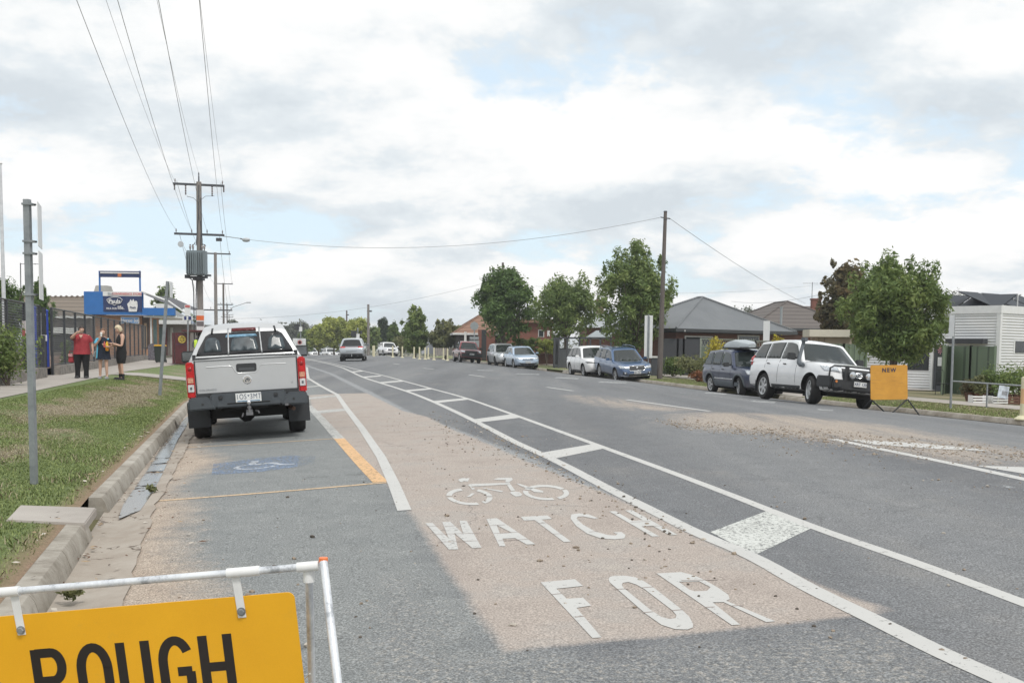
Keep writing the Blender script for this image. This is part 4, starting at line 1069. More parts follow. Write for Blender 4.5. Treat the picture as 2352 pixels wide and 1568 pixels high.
    c.side_windows([-.36,-1.30]); c.screen(1.02, .18); c.screen(-2.3,-1.88, False, GLASSD, 'rear_window'); c.mirrors(.66, SBL, sz=(.11,.20,.13)); c.handles([0,-.98], .90, SBL); c.seams([.75,-.34,-1.2], .42)
    for sd_ in (1,-1):
        c.drape('sill_trim', [(-1.0,.28),(.98,.28),(.98,.38),(-1.0,.38)], 's', PLAS, .012, side=sd_)
        mb = MB(); mb.tube([(.25,sd_*.62,1.60),(.1,sd_*.62,1.67),(-.8,sd_*.63,1.70),(-1.7,sd_*.62,1.66),(-1.9,sd_*.62,1.57)], .018, 8); mb.build('roof_rail', SBL, r_, smooth=.7)
        p_ = [(.52*1,.40),(.74,.44),(.74,.56),(.56,.55)]; c.drape('fog_light', p_ if sd_ > 0 else mir(p_), 'f', PLAS, .010); p_ = q4(.60,.455,.68,.53); c.drape('fog_lens', p_ if sd_ > 0 else mir(p_), 'f', LAMP, .016)
    front_kit(c, .68, .83, .46, .82, (.42,.62,.86), intake=(.50,.34,.46), wrap=.34)
    c.drape('grille_frame', ribbon([(-.40,.86,0),(.40,.86,0)], .03), 'f', CHR, .016); c.drape('grille_frame', ribbon([(-.40,.86,0),(-.46,.72,0),(-.36,.615,0),(.36,.615,0),(.46,.72,0),(.40,.86,0)], .025), 'f', CHR, .014)
    c.drape('badge', [(.06*math.cos(t_), .765+.032*math.sin(t_)) for t_ in np.linspace(0, 2*math.pi, 13)[:-1]], 'f', CHR, .02)
    c.drape('bumper_trim', ribbon([(-.80,.36,0),(-.5,.315,0),(.5,.315,0),(.80,.36,0)], .035), 'f', CHR, .014); c.plate('BLK 062', True, .52)
    place_opp(r_, 1417.5, 872, sp)
    # ---------- white rounded SUV
    sp = suv_spec(4.55, 1.84, 1.68, 2.70, .36, belt=1.04, hood=1.05, hoodf=.93, clr=.24, fo=.93, cowl=1.02, roofF=.22, roofR=-1.66, rbase=-2.12, tw=.22)
    WP2 = paint('pearl_paintwork', (.82,.82,.82), 0, .22); 
    r_ = car_root('parked_car', 'rounded white SUV tucked close behind the steel blue wagon'); c = Car(r_, sp, WP2)
    c.side_windows([-.30,-1.15]); c.screen(1.04,.2); c.screen(-2.1,-1.62, False, GLASSD, 'rear_window'); c.mirrors(.68, WP2, sz=(.11,.20,.13)); c.handles([.05,-.9], .93, WP2); c.seams([.75,-.28,-1.1], .42)
    front_kit(c, .74, .82, .42, .80, (.44,.56,.84), intake=(.5,.30,.40), wrap=.36, lampm=GLASS)
    for sd_ in (1,-1): c.drape('sill_trim', [(-.95,.27),(.98,.27),(.98,.38),(-.95,.38)], 's', PLAS, .012, side=sd_)
    place_opp(r_, 1343.5, 863.4, sp)
    # ---------- silver-blue hatch
    sp = suv_spec(4.25, 1.76, 1.50, 2.60, .315, belt=.93, hood=.93, hoodf=.80, clr=.18, fo=.86, cowl=1.10, roofF=.12, roofR=-1.48, rbase=-1.98, tw=.20)
    SIB = paint('silver_blue_paintwork', (.40,.51,.65), .3, .3)
    r_ = car_root('parked_car', 'pale silver blue hatchback at the front of the farther parked group'); c = Car(r_, sp, SIB)
    c.side_windows([-.22,-1.06]); c.screen(1.12,.1); c.screen(-1.95,-1.45, False, GLASSD, 'rear_window'); c.mirrors(.74, SIB, sz=(.10,.19,.12)); c.handles([.1,-.8], .83, SIB); c.seams([.8,-.2,-.98], .34)
    front_kit(c, .60, .74, .46, .76, (.40,.58,.68), intake=(.58,.24,.36), wrap=.30); c.plate('WVH 315', True, .44)
    place_opp(r_, 1182.5, 844.6, sp)
    # ---------- silver compact SUV behind it
    sp = suv_spec(4.3, 1.80, 1.66, 2.63, .35, belt=1.03, hood=1.06, hoodf=.96, clr=.24, fo=.85, cowl=.98, roofF=.26, roofR=-1.70, rbase=-2.02, tw=.22, rim_m=RIMD)
    SIL = paint('silver_paintwork', (.55,.57,.59), .55, .32)
    r_ = car_root('parked_car', 'silver compact SUV between the red ute and the pale blue hatchback'); c = Car(r_, sp, SIL)
    c.side_windows([-.32,-1.15]); c.screen(1.0,.22); c.screen(-2.0,-1.66, False, GLASSD, 'rear_window'); c.mirrors(.66, SIL); c.seams([.72,-.3,-1.1], .4)
    front_kit(c, .80, .92, .50, .80, (.40,.66,.90), gframe=2, intake=(.5,.34,.46), wrap=.25); c.plate('YTR 209', True, .54)
    place_opp(r_, 1140, 839.4, sp)
    # ---------- red ute with tray behind
    sp = suv_spec(5.0, 1.80, 1.72, 3.0, .37, belt=1.08, hood=1.08, hoodf=.99, clr=.34, fo=.82, cowl=1.12, roofF=.62, roofR=-.62, rbase=-.86, tw=.24, arch=.09, spokes=6)
    REDP = paint('red_paintwork', (.22,.018,.026), .1, .35)
    r_ = car_root('parked_car', 'dark red ute with snorkel and black bull bar parked by the tall bare signs', cat='ute'); c = Car(r_, sp, REDP)
    c.side_windows([.0]); c.screen(1.14,.6); c.mirrors(.9, PLAS, sz=(.1,.2,.16)); c.seams([.98,-.05,-.7], .5)
    front_kit(c, .78, .94, .52, .84, (.50,.70,.93), wrap=.12)
    mb = MB(); mb.box((2.52,0,.62), (.16,1.66,.26)); mb.tube([(2.56,-.55,.7),(2.56,-.52,.96),(2.56,.52,.96),(2.56,.55,.7)], .028, 8); mb.build('bull_bar', PLAS, r_, bevel=.02, smooth=.7)
    c.plate_at('SNC 4', 2.62, 0, .70, True)
    mb = MB(); mb.tube([(1.25,-.92,1.0),(1.12,-.93,1.1),(.95,-.80,1.6),(.93,-.78,1.82)], .05, 8); mb.build('snorkel', PLAS, r_, smooth=.7)
    for sd_ in (1,-1): c.drape('stripe', [(-2.3,.72),(1.9,.70),(1.9,.78),(-2.3,.80)], 's', mat('stripe_silver', (.5,.48,.48), .4), .008, side=sd_)
    place_opp(r_, 1057, 831.5, sp)
    # ---------- white SUV parked past the bollards
    r_ = car_root('parked_car', 'white SUV parked alone beyond the cream bollards, nose towards the camera')
    sp = suv_spec(4.5, 1.82, 1.66, 2.66, .35, tw=.22); c = Car(r_, sp, WP2)
    c.side_windows([-.30,-1.15]); c.screen(.99,.25); c.mirrors(.66, WP2); front_kit(c, .76,.90,.50,.82,(.46,.62,.86), gframe=1, intake=(.5,.3,.42)); c.screen(-2.08,-1.7, False, GLASSD, 'rear_window')
    P = base_at(891, 124); r_.matrix_world = car_matrix(P, H_OPP+R(6))
    # ---------- silver SUV driving away
    sp = suv_spec(4.48, 1.86, 1.66, 2.67, .36, belt=1.06, hood=1.02, hoodf=.92, clr=.24, fo=.90, cowl=.98, roofF=.22, roofR=-1.62, rbase=-2.10, tw=.23)
    SL2 = paint('grey_silver_paintwork', (.42,.45,.48), .5, .35)
    r_ = car_root('moving_car', 'silver SUV driving away up the middle lane with red tail lights'); c = Car(r_, sp, SL2)
    c.side_windows([-.32,-1.15]); c.screen(1.0,.2); c.screen(-2.08,-1.60, False, GLASSD, 'rear_window', my=.12); c.mirrors(.66, SL2)
    rear_kit(c, .98, 1.07, .46, .84); c.drape('light_strip', q4(-.46,1.0,.46,1.025), 'b', mat('trim_red', (.22,.05,.06), .4), .008)
    c.drape('rear_bumper', q4(-.82,.30,.82,.56), 'b', PLAS, .012); c.drape('rear_recess', q4(-.40,.72,.40,.74), 'b', SEAMM, .006)
    for sd_ in (1,-1):
        for ax in (c.front_ax, c.rear_ax): pass
        c.drape('sill_trim', [(-.9,.26),(.95,.26),(.95,.36),(-.9,.36)], 's', PLAS, .012, side=sd_)
    mb = MB(); mb.box((-2.30,0,.40), (.16,.06,.06)); mb.lathe([(.02,.40),(.02,.47),(.03,.50),(.001,.53)], 10, c=(-2.34,0,0)); mb.build('tow_ball', CHR, r_)
    mb = MB(); mb.tube([(-1.3,0,1.66),(-1.42,0,1.82)], .006, 5); mb.build('aerial', PLAS, r_)
    a = gnd(783,829); b = gnd(837.5,829); mid_ = (a+b)/2; an = R(90+5.5); mid_.z = 0
    h = Vector((math.cos(an), math.sin(an), 0)); r_.matrix_world = car_matrix(mid_-h*c.rear_ax, an)
    # ---------- far row of light cars
    for i, (px, Zd, col_, lab, da) in enumerate(((716,186,WP2,'tiny white car leftmost in the distant row, next to the silver ute mirror',0),(739,204,SIL,'tiny silver grey car second in the distant row past the crest',3),(757,190,WP2,'tiny white car third from the left in the distant row past the crest',0),(773,196,WP2,'tiny white car in the distant row half hidden by the silver SUV',0))):
        r_ = car_root('distant_car', lab, 'cars parked far along the road'); sp = suv_spec(4.6, 1.84, 1.72, 2.7, .36); c = Car(r_, sp, col_)
        c.side_windows([-.30,-1.15]); c.screen(.99,.25); front_kit(c, .78,.9,.5,.82,(.44,.62,.86))
        P = base_at(px, Zd); r_.matrix_world = car_matrix(P, H_OPP+R(14+da))
# ------------------------------------------------------------------ the silver ute in front
SLV = paint('ute_silver_paintwork', (.50,.51,.52), .22, .42, .35)
xr = -2.46
sp = dict(L=5.09, W=1.80, xf=2.63, fa=1.80, wb=3.10, wr=.375, tw=.26, arch=.10, belt=1.27, cowl=(1.1,1.12), gw=(.80,.565), spokes=6, cab_m=SLV,
  top=[(xr, 1.235), (xr+.02, 1.25), (-.7, 1.25), (-.6, 1.22), (1.05, 1.18), (1.2, 1.14), (2.1, 1.08), (2.45, 1.0), (2.58, .85), (2.63, .7)],
  bot=[(xr, .60), (-2.3, .58), (-1.8, .55), (-1, .42), (0, .42), (1, .42), (2.3, .38), (2.55, .42), (2.63, .5)],
  plan=[(xr, .965), (xr+.05, .985), (-2, 1), (1.8, 1), (2.3, .95), (2.5, .88), (2.63, .72)],
  green=[(1.12, 1.25), (.45, 1.70), (.2, 1.745), (-.4, 1.745), (-1.75, 1.775), (-2.06, 1.755), (-2.18, 1.68), (-2.40, 1.26)])
ute = empty('parked_ute', (0,0,0), 0, 'silver ute with a canopy and grey bumper parked in front, seen from behind', 'ute')
c = Car(ute, sp, SLV)
c.side_windows([-1.55,-.62,.1], inset=.10)
# rear canopy glass follows the sloping back
def back(poly, name, mt, off=.006, **k): return c.drape(name, poly, 'b', mt, off, **k)
rg = back([(-.715,1.31),(.715,1.31),(.68,1.40),(.565,1.60),(.50,1.64),(-.50,1.64),(-.565,1.60),(-.68,1.40)], 'rear_window', GLASSD, .008, cuts=.2)
for y0, y1 in ((-.60,-.33),(-.20,.22),(.34,.60)):      # patches coloured as the seats and cab glass dimly seen through the window
    back([(y0,1.36),(y1,1.36),(y1-.03,1.53),(y1-.08,1.575),(y0+.08,1.575),(y0+.03,1.53)], 'interior_patch', newmat('dim_interior%d' % int(y0*100), (.06,.085,.10), .25) if False else mat('dim_interior', (.05,.065,.075), .2, 0, .5, 5), .0095, par=rg)
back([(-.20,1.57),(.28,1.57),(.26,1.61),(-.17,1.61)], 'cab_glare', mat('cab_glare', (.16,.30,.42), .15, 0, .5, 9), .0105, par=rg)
for y in (-.245,.245): back([(y-.010,1.31),(y+.010,1.31),(y*.93+.010,1.71),(y*.93-.010,1.71)], 'glass_frame', mat('frame_aluminium', (.30,.31,.32), .45, .3, .05), .016)
for sd_ in (-1,1): back([(sd_*.47-.014,1.64),(sd_*.47+.014,1.64),(sd_*.455+.014,1.72),(sd_*.455-.014,1.72)], 'hinge', PLAS, .020)
back([(-.185,1.66),(.185,1.66),(.175,1.708),(-.175,1.708)], 'brake_light', mat('dark_red_lens', (.10,.008,.01), .2, 0, .1), .026)
for sd_ in (-1,1):
    mb = MB(); mb.box((-2.36,sd_*.745,1.305), (.06,.05,.05)); mb.tube([(-2.38,sd_*.73,1.29),(-2.30,sd_*.67,1.35)], .013, 6); mb.build('canopy_latch', PLAS, ute)
# gutter between canopy and tub
mb = MB(); mb.box((-2.39,0,1.272), (.10,1.54,.02)); mb.build('canopy_seal', PLAS, ute)
# tailgate: raised panel
def rr(y0, z0, y1, z1, r): return rrect(y0, z0, y1, z1, r, 4)
mb = MB(); mb.prism([(-.728,.748),(.728,.748),(.733,1.00),(.733,1.232),(-.733,1.232),(-.733,1.00)], lambda a_, b_: (xr-.022-.010*math.sin(math.pi*(b_-.74)/.5), a_, b_), lambda a_, b_: (xr+.01, a_, b_)); tg = mb.build('tailgate', SLV, ute, bevel=.010, smooth=.5)
mb = MB(); mb.box((xr-.014,0,1.246), (.05,1.47,.016)); mb.build('tailgate_lip', SLV, tg, bevel=.005)
back(ribbon([(-.745,.742,0),(.745,.742,0)], .014), 'tailgate_gap', SEAMM, .008, par=tg); 
for sd_ in (-1,1): back(ribbon([(sd_*.742,.74,0),(sd_*.745,1.24,0)], .016), 'tailgate_gap', SEAMM, .008, par=tg)
mb = MB(); P_ = [(-.58,1.137),(-.26,1.142),(-.20,1.128),(-.16,1.045),(-.12,1.022),(.12,1.022),(.16,1.045),(.20,1.128),(.26,1.142),(.58,1.137)]
mb.tube([(xr-.024,a_,b_) for a_, b_ in P_], .0085, 6); mb.build('pressed_line', SLV, tg, smooth=.9)
mb = MB(); mb.prism(rr(-.148,1.045,.148,1.168,.03), lambda a_, b_: (xr-.034, a_, b_), lambda a_, b_: (xr-.02, a_, b_)); hd = mb.build('handle', PLAS, tg, bevel=.004)
mb = MB(); mb.prism(rr(-.115,1.06,.115,1.105,.015), lambda a_, b_: (xr-.037, a_, b_), lambda a_, b_: (xr-.033, a_, b_)); mb.build('handle_lever', mat('handle_shine', (.07,.075,.08), .3), hd)
# round badge
mb = MB(); mb.lathe([(.066,0),(.066,-.008),(.056,-.012),(.054,-.006),(.001,-.006)], 28, ax='x', c=(xr-.022,0,.925)); bd = mb.build('badge', CHR, tg, smooth=.5)
mb = MB(); mb.tube([(xr-.033,.03,.905),(xr-.034,.012,.932),(xr-.034,-.008,.942),(xr-.034,-.028,.93),(xr-.033,-.032,.905)], [.006,.010,.012,.010,.006], 6); mb.lathe([(.012,0),(.012,-.005),(.001,-.007)], 10, ax='x', c=(xr-.030,.022,.90)); mb.tube([(xr-.033,.0,.94),(xr-.033,-.01,.91),(xr-.033,-.02,.895)], .006, 5); mb.build('badge_relief', PLG, bd, smooth=.8)
BT = mat('badge_lettering', (.25,.26,.27), .4, .5)
mb = MB(); add_text(mb, 'COLORADO', .040, frame((xr-.026,.575,.80), (0,-1,0)), ext=.0012, bold=.0008, spacing=1.15); mb.build('lettering', BT, tg, fixn=False)
mb = MB(); add_text(mb, 'LS', .034, frame((xr-.026,-.655,.845), (0,-1,0)), ext=.0012, bold=.0008); mb.build('lettering', BT, tg, fixn=False)
# tail lights
for sd_ in (-1,1):
    y0, y1 = (.755,.872) if sd_ > 0 else (-.872,-.755)
    mb = MB(); mb.box((xr+.045,(y0+y1)/2,.955), (.14,y1-y0,.54)); tl = mb.build('tail_light', REDL, ute, bevel=.02, smooth=.8)
    mb = MB(); mb.box((xr-.029,(y0+y1)/2,.955), (.012,(y1-y0)*.74,.085)); mb.build('indicator', mat('lamp_pink_amber', (.62,.30,.20), .25, 0, .3, 40), tl, bevel=.008)
    mb = MB(); mb.box((xr-.031,(y0+y1)/2,.838), (.014,(y1-y0)*.78,.115)); rv = mb.build('reversing_light', mat('lamp_white', (.62,.62,.62), .2, 0, .2, 40), tl, bevel=.02)
    mb = MB(); mb.box((xr-.040,(y0+y1)/2,.838), (.004,.03,.04)); mb.build('bulb', PLG, rv)
    mb = MB(); mb.lathe([(.032,0),(.022,-.006),(.001,-.008)], 12, ax='x', c=(xr-.026,(y0+y1)/2,1.12)); mb.build('reflector', mat('lamp_deep_red', (.25,.01,.01), .2), tl, smooth=.8)
    mb = MB(); mb.box((xr+.10,sd_*.955,.965), (.14,.02,.50)); 
# rear bumper
BMP = mat('bumper_plastic', (.060,.070,.080), .6, 0, .10, 6, bump=.1)
mb = MB(); xb = xr-.13
mb.box((xb+.08,0,.635), (.22,1.10,.20)); mb.box((xb-.01,0,.575), (.10,.95,.09)); bmp = mb.build('rear_bumper', BMP, ute, bevel=.02, smooth=.8)
for sd_ in (-1,1):
    mb = MB(); mb.prism([(sd_*.46,.52),(sd_*.865,.51),(sd_*.87,.66),(sd_*.84,.70),(sd_*.60,.70),(sd_*.54,.66)], lambda a_, b_: (xb-.055, a_, b_), lambda a_, b_: (xb+.30, a_, b_)); mb.build('bumper_corner', BMP, bmp, bevel=.022, smooth=.8)
    mb = MB(); mb.lathe([(.02,0),(.018,-.006)], 12, ax='x', c=(xb-.055,sd_*.66,.60)); mb.build('sensor', PLAS, bmp)
    mb = MB(); mb.box((xb-.035,sd_*.40,.685), (.04,.06,.05)); mb.build('plate_lamp', PLAS, bmp, bevel=.008)
mb = MB(); mb.box((xb-.064,0,.588), (.006,.62,.014)); mb.build('step_slot', WELL, bmp)
mb = MB(); mb.box((xr-.005,0,.72), (.05,1.5,.06)); mb.build('lower_valance', PLAS, ute)
pl = c.plate_at(None, xb-.068, 0, .665, False, .372, .134)
mb = MB(); mb.box((xb-.070,0,.614), (.012,.33,.014)); mb.build('plate_slogan', mat('plate_blue', (.10,.22,.36), .5, 0, .4, 60), pl)
for t_, y in (('1OS',.103),('3MT',-.103)):
    mb = MB(); add_text(mb, t_, .112, frame((xb-.0765, y, .675), (0,-1,0)), ext=.001, bold=-.0008, sx=.70, spacing=1.15); mb.build('plate_characters', PTXT, pl, fixn=False)
mb = MB(); mb.poly([(xb-.0765, a_, b_) for a_, b_ in ((-.016,.70),(0,.675),(.016,.70))]); mb.build('plate_mark', PTXT, pl)
# tow bar
mb = MB(); mb.box((xb+.10,0,.44), (.36,.09,.08)); mb.box((xb-.02,0,.42), (.20,.10,.04)); mb.lathe([(.022,.42),(.022,.50),(.032,.505),(.032,.53),(.017,.535),(.017,.56),(.027,.575),(.031,.595),(.024,.615),(.001,.625)], 14, c=(xb-.10,0,0)); tb = mb.build('tow_bar', mat('worn_steel', (.22,.22,.23), .4, .7), ute, smooth=.7)
mb = MB(); mb.lathe([(.017,.56),(.031,.575),(.034,.597),(.026,.620),(.001,.630)], 14, c=(xb-.10,0,0)); mb.build('tow_ball', CHR, tb, smooth=.9)
mb = MB(); mb.tube([(xb-.02,-.09,.46),(xb-.08,-.13,.45),(xb-.08,-.14,.42)], .012, 6); mb.tube([(xb-.02,.09,.43),(xb-.06,.11,.38)], .012, 6); mb.box((xb-.0,-.55,.53), (.1,.05,.05)); mb.build('tow_fittings', mat('worn_steel', (.22,.22,.23), .4, .7), tb)
# axle, differential, spare wheel, exhaust
mb = MB(); ax = c.rear_ax
mb.tube([(ax,-.75,.375),(ax,.75,.375)], .045, 10); mb.lathe([(.05,-.16),(.15,-.06),(.16,.04),(.05,.16)], 14, ax='y', c=(ax,0.05,.37)); mb.build('rear_axle', WELL, ute, smooth=.7)
mb = MB(); mb.lathe([(.20,-.09),(.33,-.09),(.345,0),(.33,.09),(.20,.09)], 24, c=(-1.98,0,.56)); mb.build('spare_wheel', TYRE, ute, smooth=.6)
for sd_ in (-1,1):
    mb = MB(); mb.box((-2.35,sd_*.45,.56), (.5,.08,.12)); mb.tube([(ax-.7,sd_*.5,.50),(ax,sd_*.5,.33),(ax+.7,sd_*.5,.50)], .03, 6); mb.tube([(ax-.08,sd_*.56,.34),(ax-.2,sd_*.5,.62)], .03, 6); mb.build('suspension', WELL, ute)
    mb = MB(); mb.box((ax-.44,sd_*.765,.395), (.016,.335,.40)); mf = mb.build('mud_flap', mat('mud_flap', (.040,.043,.047), .75, 0, .12, 9), ute, bevel=.006)
mb = MB(); mb.tube([(-1.0,-.62,.42),(-2.1,-.62,.45),(-2.38,-.66,.44)], .03, 8); mb.build('exhaust', mat('rusty_pipe', (.12,.07,.05), .7, .3), ute, smooth=.7)
c.mirrors(.78, PLAS, z=1.30, sz=(.12,.24,.20)); c.handles([.1,-.85], 1.08, SLV); c.seams([.8,-.18,-.66], .55, 1.22)
for sd_ in (1,-1): c.drape('headlight', [(2.0,.80),(2.45,.74),(2.45,.92),(2.05,.98)], 's', LAMP, .006, side=sd_)
c.screen(1.12,.42)
a = gnd(465,1004); b = gnd(688,990.5); m_ = (a+b)/2; m_.z = 0
ang = R(90+14.6); h = Vector((math.cos(ang), math.sin(ang), 0))
MU = car_matrix(m_-h*c.rear_ax, ang, 3.1, 1.6); ute.matrix_world = MU
# ------------------------------------------------------------------ poles, wires, posts
WOOD = newmat('weathered_pole', (.22,.20,.185), .9); k = NB(WOOD); mp = k.N('ShaderNodeMapping'); mp.inputs['Scale'].default_value = (9,9,.6); tcq = k.N('ShaderNodeTexCoord'); k.l(tcq.outputs['Object'], mp.inputs[0])
k.col(k.ramp(k.noise(2.5, 6, .7, vec=mp.outputs[0]), [(.3, (.155,.14,.13)), (.7, (.30,.275,.255))]))
WOODD = newmat('brown_pole', (.13,.10,.09), .9); k = NB(WOODD); mp = k.N('ShaderNodeMapping'); mp.inputs['Scale'].default_value = (9,9,.5); tcq = k.N('ShaderNodeTexCoord'); k.l(tcq.outputs['Object'], mp.inputs[0])
k.col(k.ramp(k.noise(2.5, 6, .7, vec=mp.outputs[0]), [(.3, (.085,.072,.066)), (.7, (.165,.142,.130))]))
DGM = mat('dark_steel', (.07,.075,.085), .6, .2, .12, 5); INS = mat('insulator', (.10,.06,.05), .3, 0, .2); TRF = mat('transformer_grey', (.19,.23,.25), .55, .1, .10, 3)
WIRE = mat('wire', (.40,.41,.42), .6, .3, 0)
PXm = FPX
def vpole_z(px_y, dist): return CAMZ+(803-px_y)*FPX/dist/FPX if False else at(W_/2, px_y, dist).z
def zat(px, py, dist): return at(px, py, dist).z
PD = Vector((-.255, 1, 0)).normalized(); PN = Vector((PD.y, -PD.x, 0))      # line of poles and its right normal
def insul(mb, p, h=.22, r=.045):
    mb.lathe([(r*.4,0),(r*.4,h*.3),(r,h*.35),(r*.5,h*.5),(r,h*.6),(r*.45,h*.8),(r*.6,h),(.001,h)], 8, c=p)
def power_pole(px, dist, ytop, label, r0=.20, r1=.13, arms=((.0,2.75,4),), mt=None, lamp=None):
    b = base_at(px, dist); zt = zat(px, ytop, dist)-b.z
    t = empty('power_pole', b, 0, label, 'power pole', 'power poles along the left side')
    mb = MB(); mb.tube([(0,0,-.3),(0,0,zt*.5),(0,0,zt)], [r0,(r0+r1)/2,r1], 14); mb.build('pole', mt or WOOD, t, smooth=.8)
    for dz, w, n in arms:
        z = zt-dz; mb = MB(); a = PN*(w/2)
        mb.box((0,0,z), (w,.10,.12), rot=Matrix.Rotation(math.atan2(PN.y, PN.x), 3, 'Z')); arm = mb.build('crossarm', DGM, t)
        for i in range(n):
            f = -.92+1.84*i/(n-1); q = PN*(w/2*f); mb = MB(); insul(mb, (q.x, q.y, z+.06)); mb.build('insulator', INS, arm)
    return t, zt
t1, z1 = power_pole(461.5, 59, 418, 'large wooden power pole with two crossarms and a grey transformer', .19, .145, arms=((.16,2.8,2),(2.95,2.75,4)))
mb = MB(); mb.tube([(0,0,z1-.1),(0,0,z1+.35)], [.05,.035], 8); insul(mb, (0,0,z1+.32), .22); mb.build('pole_top_pin', DGM, t1)
zx = z1-.16
for sx_, ln in ((-.72,.55),(.72,.55),(-1.32,.3),(1.36,.3)):
    p = PN*sx_; mb = MB()
    for i in range(6): mb.lathe([(.03,-ln*i/6),(.055,-ln*(i+.3)/6),(.03,-ln*(i+.8)/6)], 8, c=(p.x, p.y, zx-.06))
    mb.build('hanging_insulator', INS, t1)
zt_ = zat(461, 578, 59)-t1.location.z; zb_ = zat(461, 634, 59)-t1.location.z
tr = MB(); off = Vector((0,-.42,0))
tr.box((0,-.50,(zt_+zb_)/2), (1.02,.62,zt_-zb_)); trf = tr.build('transformer', TRF, t1, bevel=.03)
mb = MB()
for i in range(9):
    x = -.47+.94*i/8
    if abs(x) < .08: continue
    mb.box((x,-.86,(zt_+zb_)/2-.02), (.045,.16,(zt_-zb_)*.86))
mb.build('cooling_fin', TRF, trf)
for x in (-.38,-.22,.30,.42):
    mb = MB(); insul(mb, (x,-.5,zt_), .36, .07); mb.build('bushing', INS, trf)
mb = MB(); mb.box((0,-.45,zb_-.10), (1.15,.12,.12)); mb.box((.0,-.2,zb_-.2), (.55,.5,.12)); mb.box((.55,-.3,zb_+.02), (.35,.12,.10)); mb.build('support_bracket', DGM, t1)
mb = MB()
for x0_, x1_, za_, zb2 in ((.16,.08,z1-.9,z1-4.2),(.05,-.14,z1-.2,z1-3.6),(.12,.20,z1-2.2,z1-4.4),(-.2,-.38,z1-3.4,zt_+.3),(.2,.42,z1-3.5,zt_+.3)):
    mb.tube([(x0_,-.16,za_),((x0_+x1_)/2+.06,-.20,(za_+zb2)/2),(x1_,-.2,zb2)], .022, 6)
mb.tube([(-.72*PN.x,0,zx-.65),(-.3,-.1,zx-.75),(0,-.15,zx-1.0),(.05,-.18,zx-2)], .014, 5); mb.tube([(.9*PN.x,0,zx-.62),(.4,-.1,zx-.65),(.1,-.15,zx-.9)], .012, 5)
mb.tube([(-.16,-.1,zb_-.2),(-.20,-.12,zb_-1.4),(-.20,-.12,zb_-3.4)], .03, 6)
mb.build('cabling', DGM, t1, smooth=.9)
q = PN*1.28; mb = MB(); mb.box((q.x-.22,q.y,z1-3.2), (.30,.16,.18)); mb.build('switch_box', DGM, t1)
# lamp on an outreach arm and the small dish light
zl = z1-3.0; mb = MB(); mb.tube([(q.x,q.y,zl),(q.x+1.1,q.y-.0,zl-.14)], .022, 6); mb.tube([(q.x+1.0,q.y,zl-.13),(q.x+1.28,q.y,zl-.19)], .035, 8); arm = mb.build('lamp_arm', DGM, t1)
mb = MB(); mb.lathe([(.03,0),(.11,.1),(.13,.26),(.10,.42),(.001,.47)], 12, ax='x', c=(q.x+1.1,q.y,zl-.2)); mb.build('lamp_head', mat('lamp_shell', (.50,.53,.55), .35, .1, .05), arm, smooth=.8)
mb = MB(); pz_ = zat(426, 563, 59)-t1.location.z; mb.tube([(-.55,-.5,zt_-.1),(-.82,-.5,pz_)], .015, 5); mb.lathe([(.001,-.03),(.16,-.03),(.17,0),(.16,.03),(.001,.03)], 16, ax='y', c=(-.90,-.55,pz_)); mb.build('floodlight', mat('lamp_shell', (.50,.53,.55)), t1)
mb = MB(); fz = zat(434, 658, 59)-t1.location.z; mb.box((-.62,-.3,fz+.55), (.26,.18,.2)); mb.tube([(-.55,-.3,fz+.5),(-.36,-.25,fz+.35),(-.30,-.2,fz-.3),(-.30,-.2,fz-3.0)], .035, 6); mb.build('cable_riser', DGM, t1)
mb = MB(); a_ = zat(465, 712, 59)-t1.location.z; b_ = zat(465, 760, 59)-t1.location.z
mb.box((.07,-.24,(a_+b_)/2), (.44,.04,a_-b_)); sg_ = mb.build('pole_notice', WHT, t1)
mb = MB(); mb.box((.07,-.265,a_-(a_-b_)*.38), (.42,.012,(a_-b_)*.22)); mb.build('notice_band', mat('notice_orange', (.75,.16,.04), .5), sg_)
mb = MB(); mb.box((.07,-.265,a_-(a_-b_)*.66), (.40,.012,(a_-b_)*.22)); mb.build('notice_panel', mat('notice_grey', (.16,.14,.14), .5), sg_)
t2, z2 = power_pole(497, 94, 580, 'second wooden power pole behind the transformer pole', .17, .13, arms=((.1,2.7,2),(5.2,2.9,4),(7.4,2.2,2)))
t3, z3 = power_pole(514.5, 140, 650, 'third power pole in the receding line, dark and thin', .15, .12, arms=((.1,2.5,2),(2.9,2.4,4)), mt=WOODD)
t4, z4 = power_pole(522.5, 205, 698, 'fourth power pole in the receding line with a long street lamp arm', .14, .11, arms=((.1,2.4,2),(2.6,2.4,4)), mt=WOODD)
mb = MB(); mb.tube([(0,0,z4-2),(1.2,0,z4-.6),(3.9,0,z4+.3)], .05, 6); mb.box((4.3,0,z4+.32), (.9,.3,.14)); mb.build('lamp_arm', DGM, t4)
t5, z5 = power_pole(527, 290, 722, 'fifth power pole, smallest and farthest of the receding line', .14, .11, arms=((.1,2.4,2),))
P0 = Vector((t1.location.x, t1.location.y, 0))-PD*66
def wire(name, a, b, sag, r, label, group, n=24, tgt=None):
    a, b = Vector(a), Vector(b); P = []
    for i in range(n+1):
        u = i/n; p = a.lerp(b, u); p.z -= sag*4*u*(1-u); P.append(p-a)
    mb = MB(); mb.tube(P, r, 5); o = mb.build(name, WIRE, None, smooth=1, loc=a); tag(o, label, 'cable', group); return o
T1 = t1.location
hv = [(-1.33, zx+.2), (0, z1+.5), (1.33, zx+.2)]; lv = [(-1.26, z1-2.75), (-.42, z1-2.75), (.42, z1-2.75), (1.26, z1-2.75)]
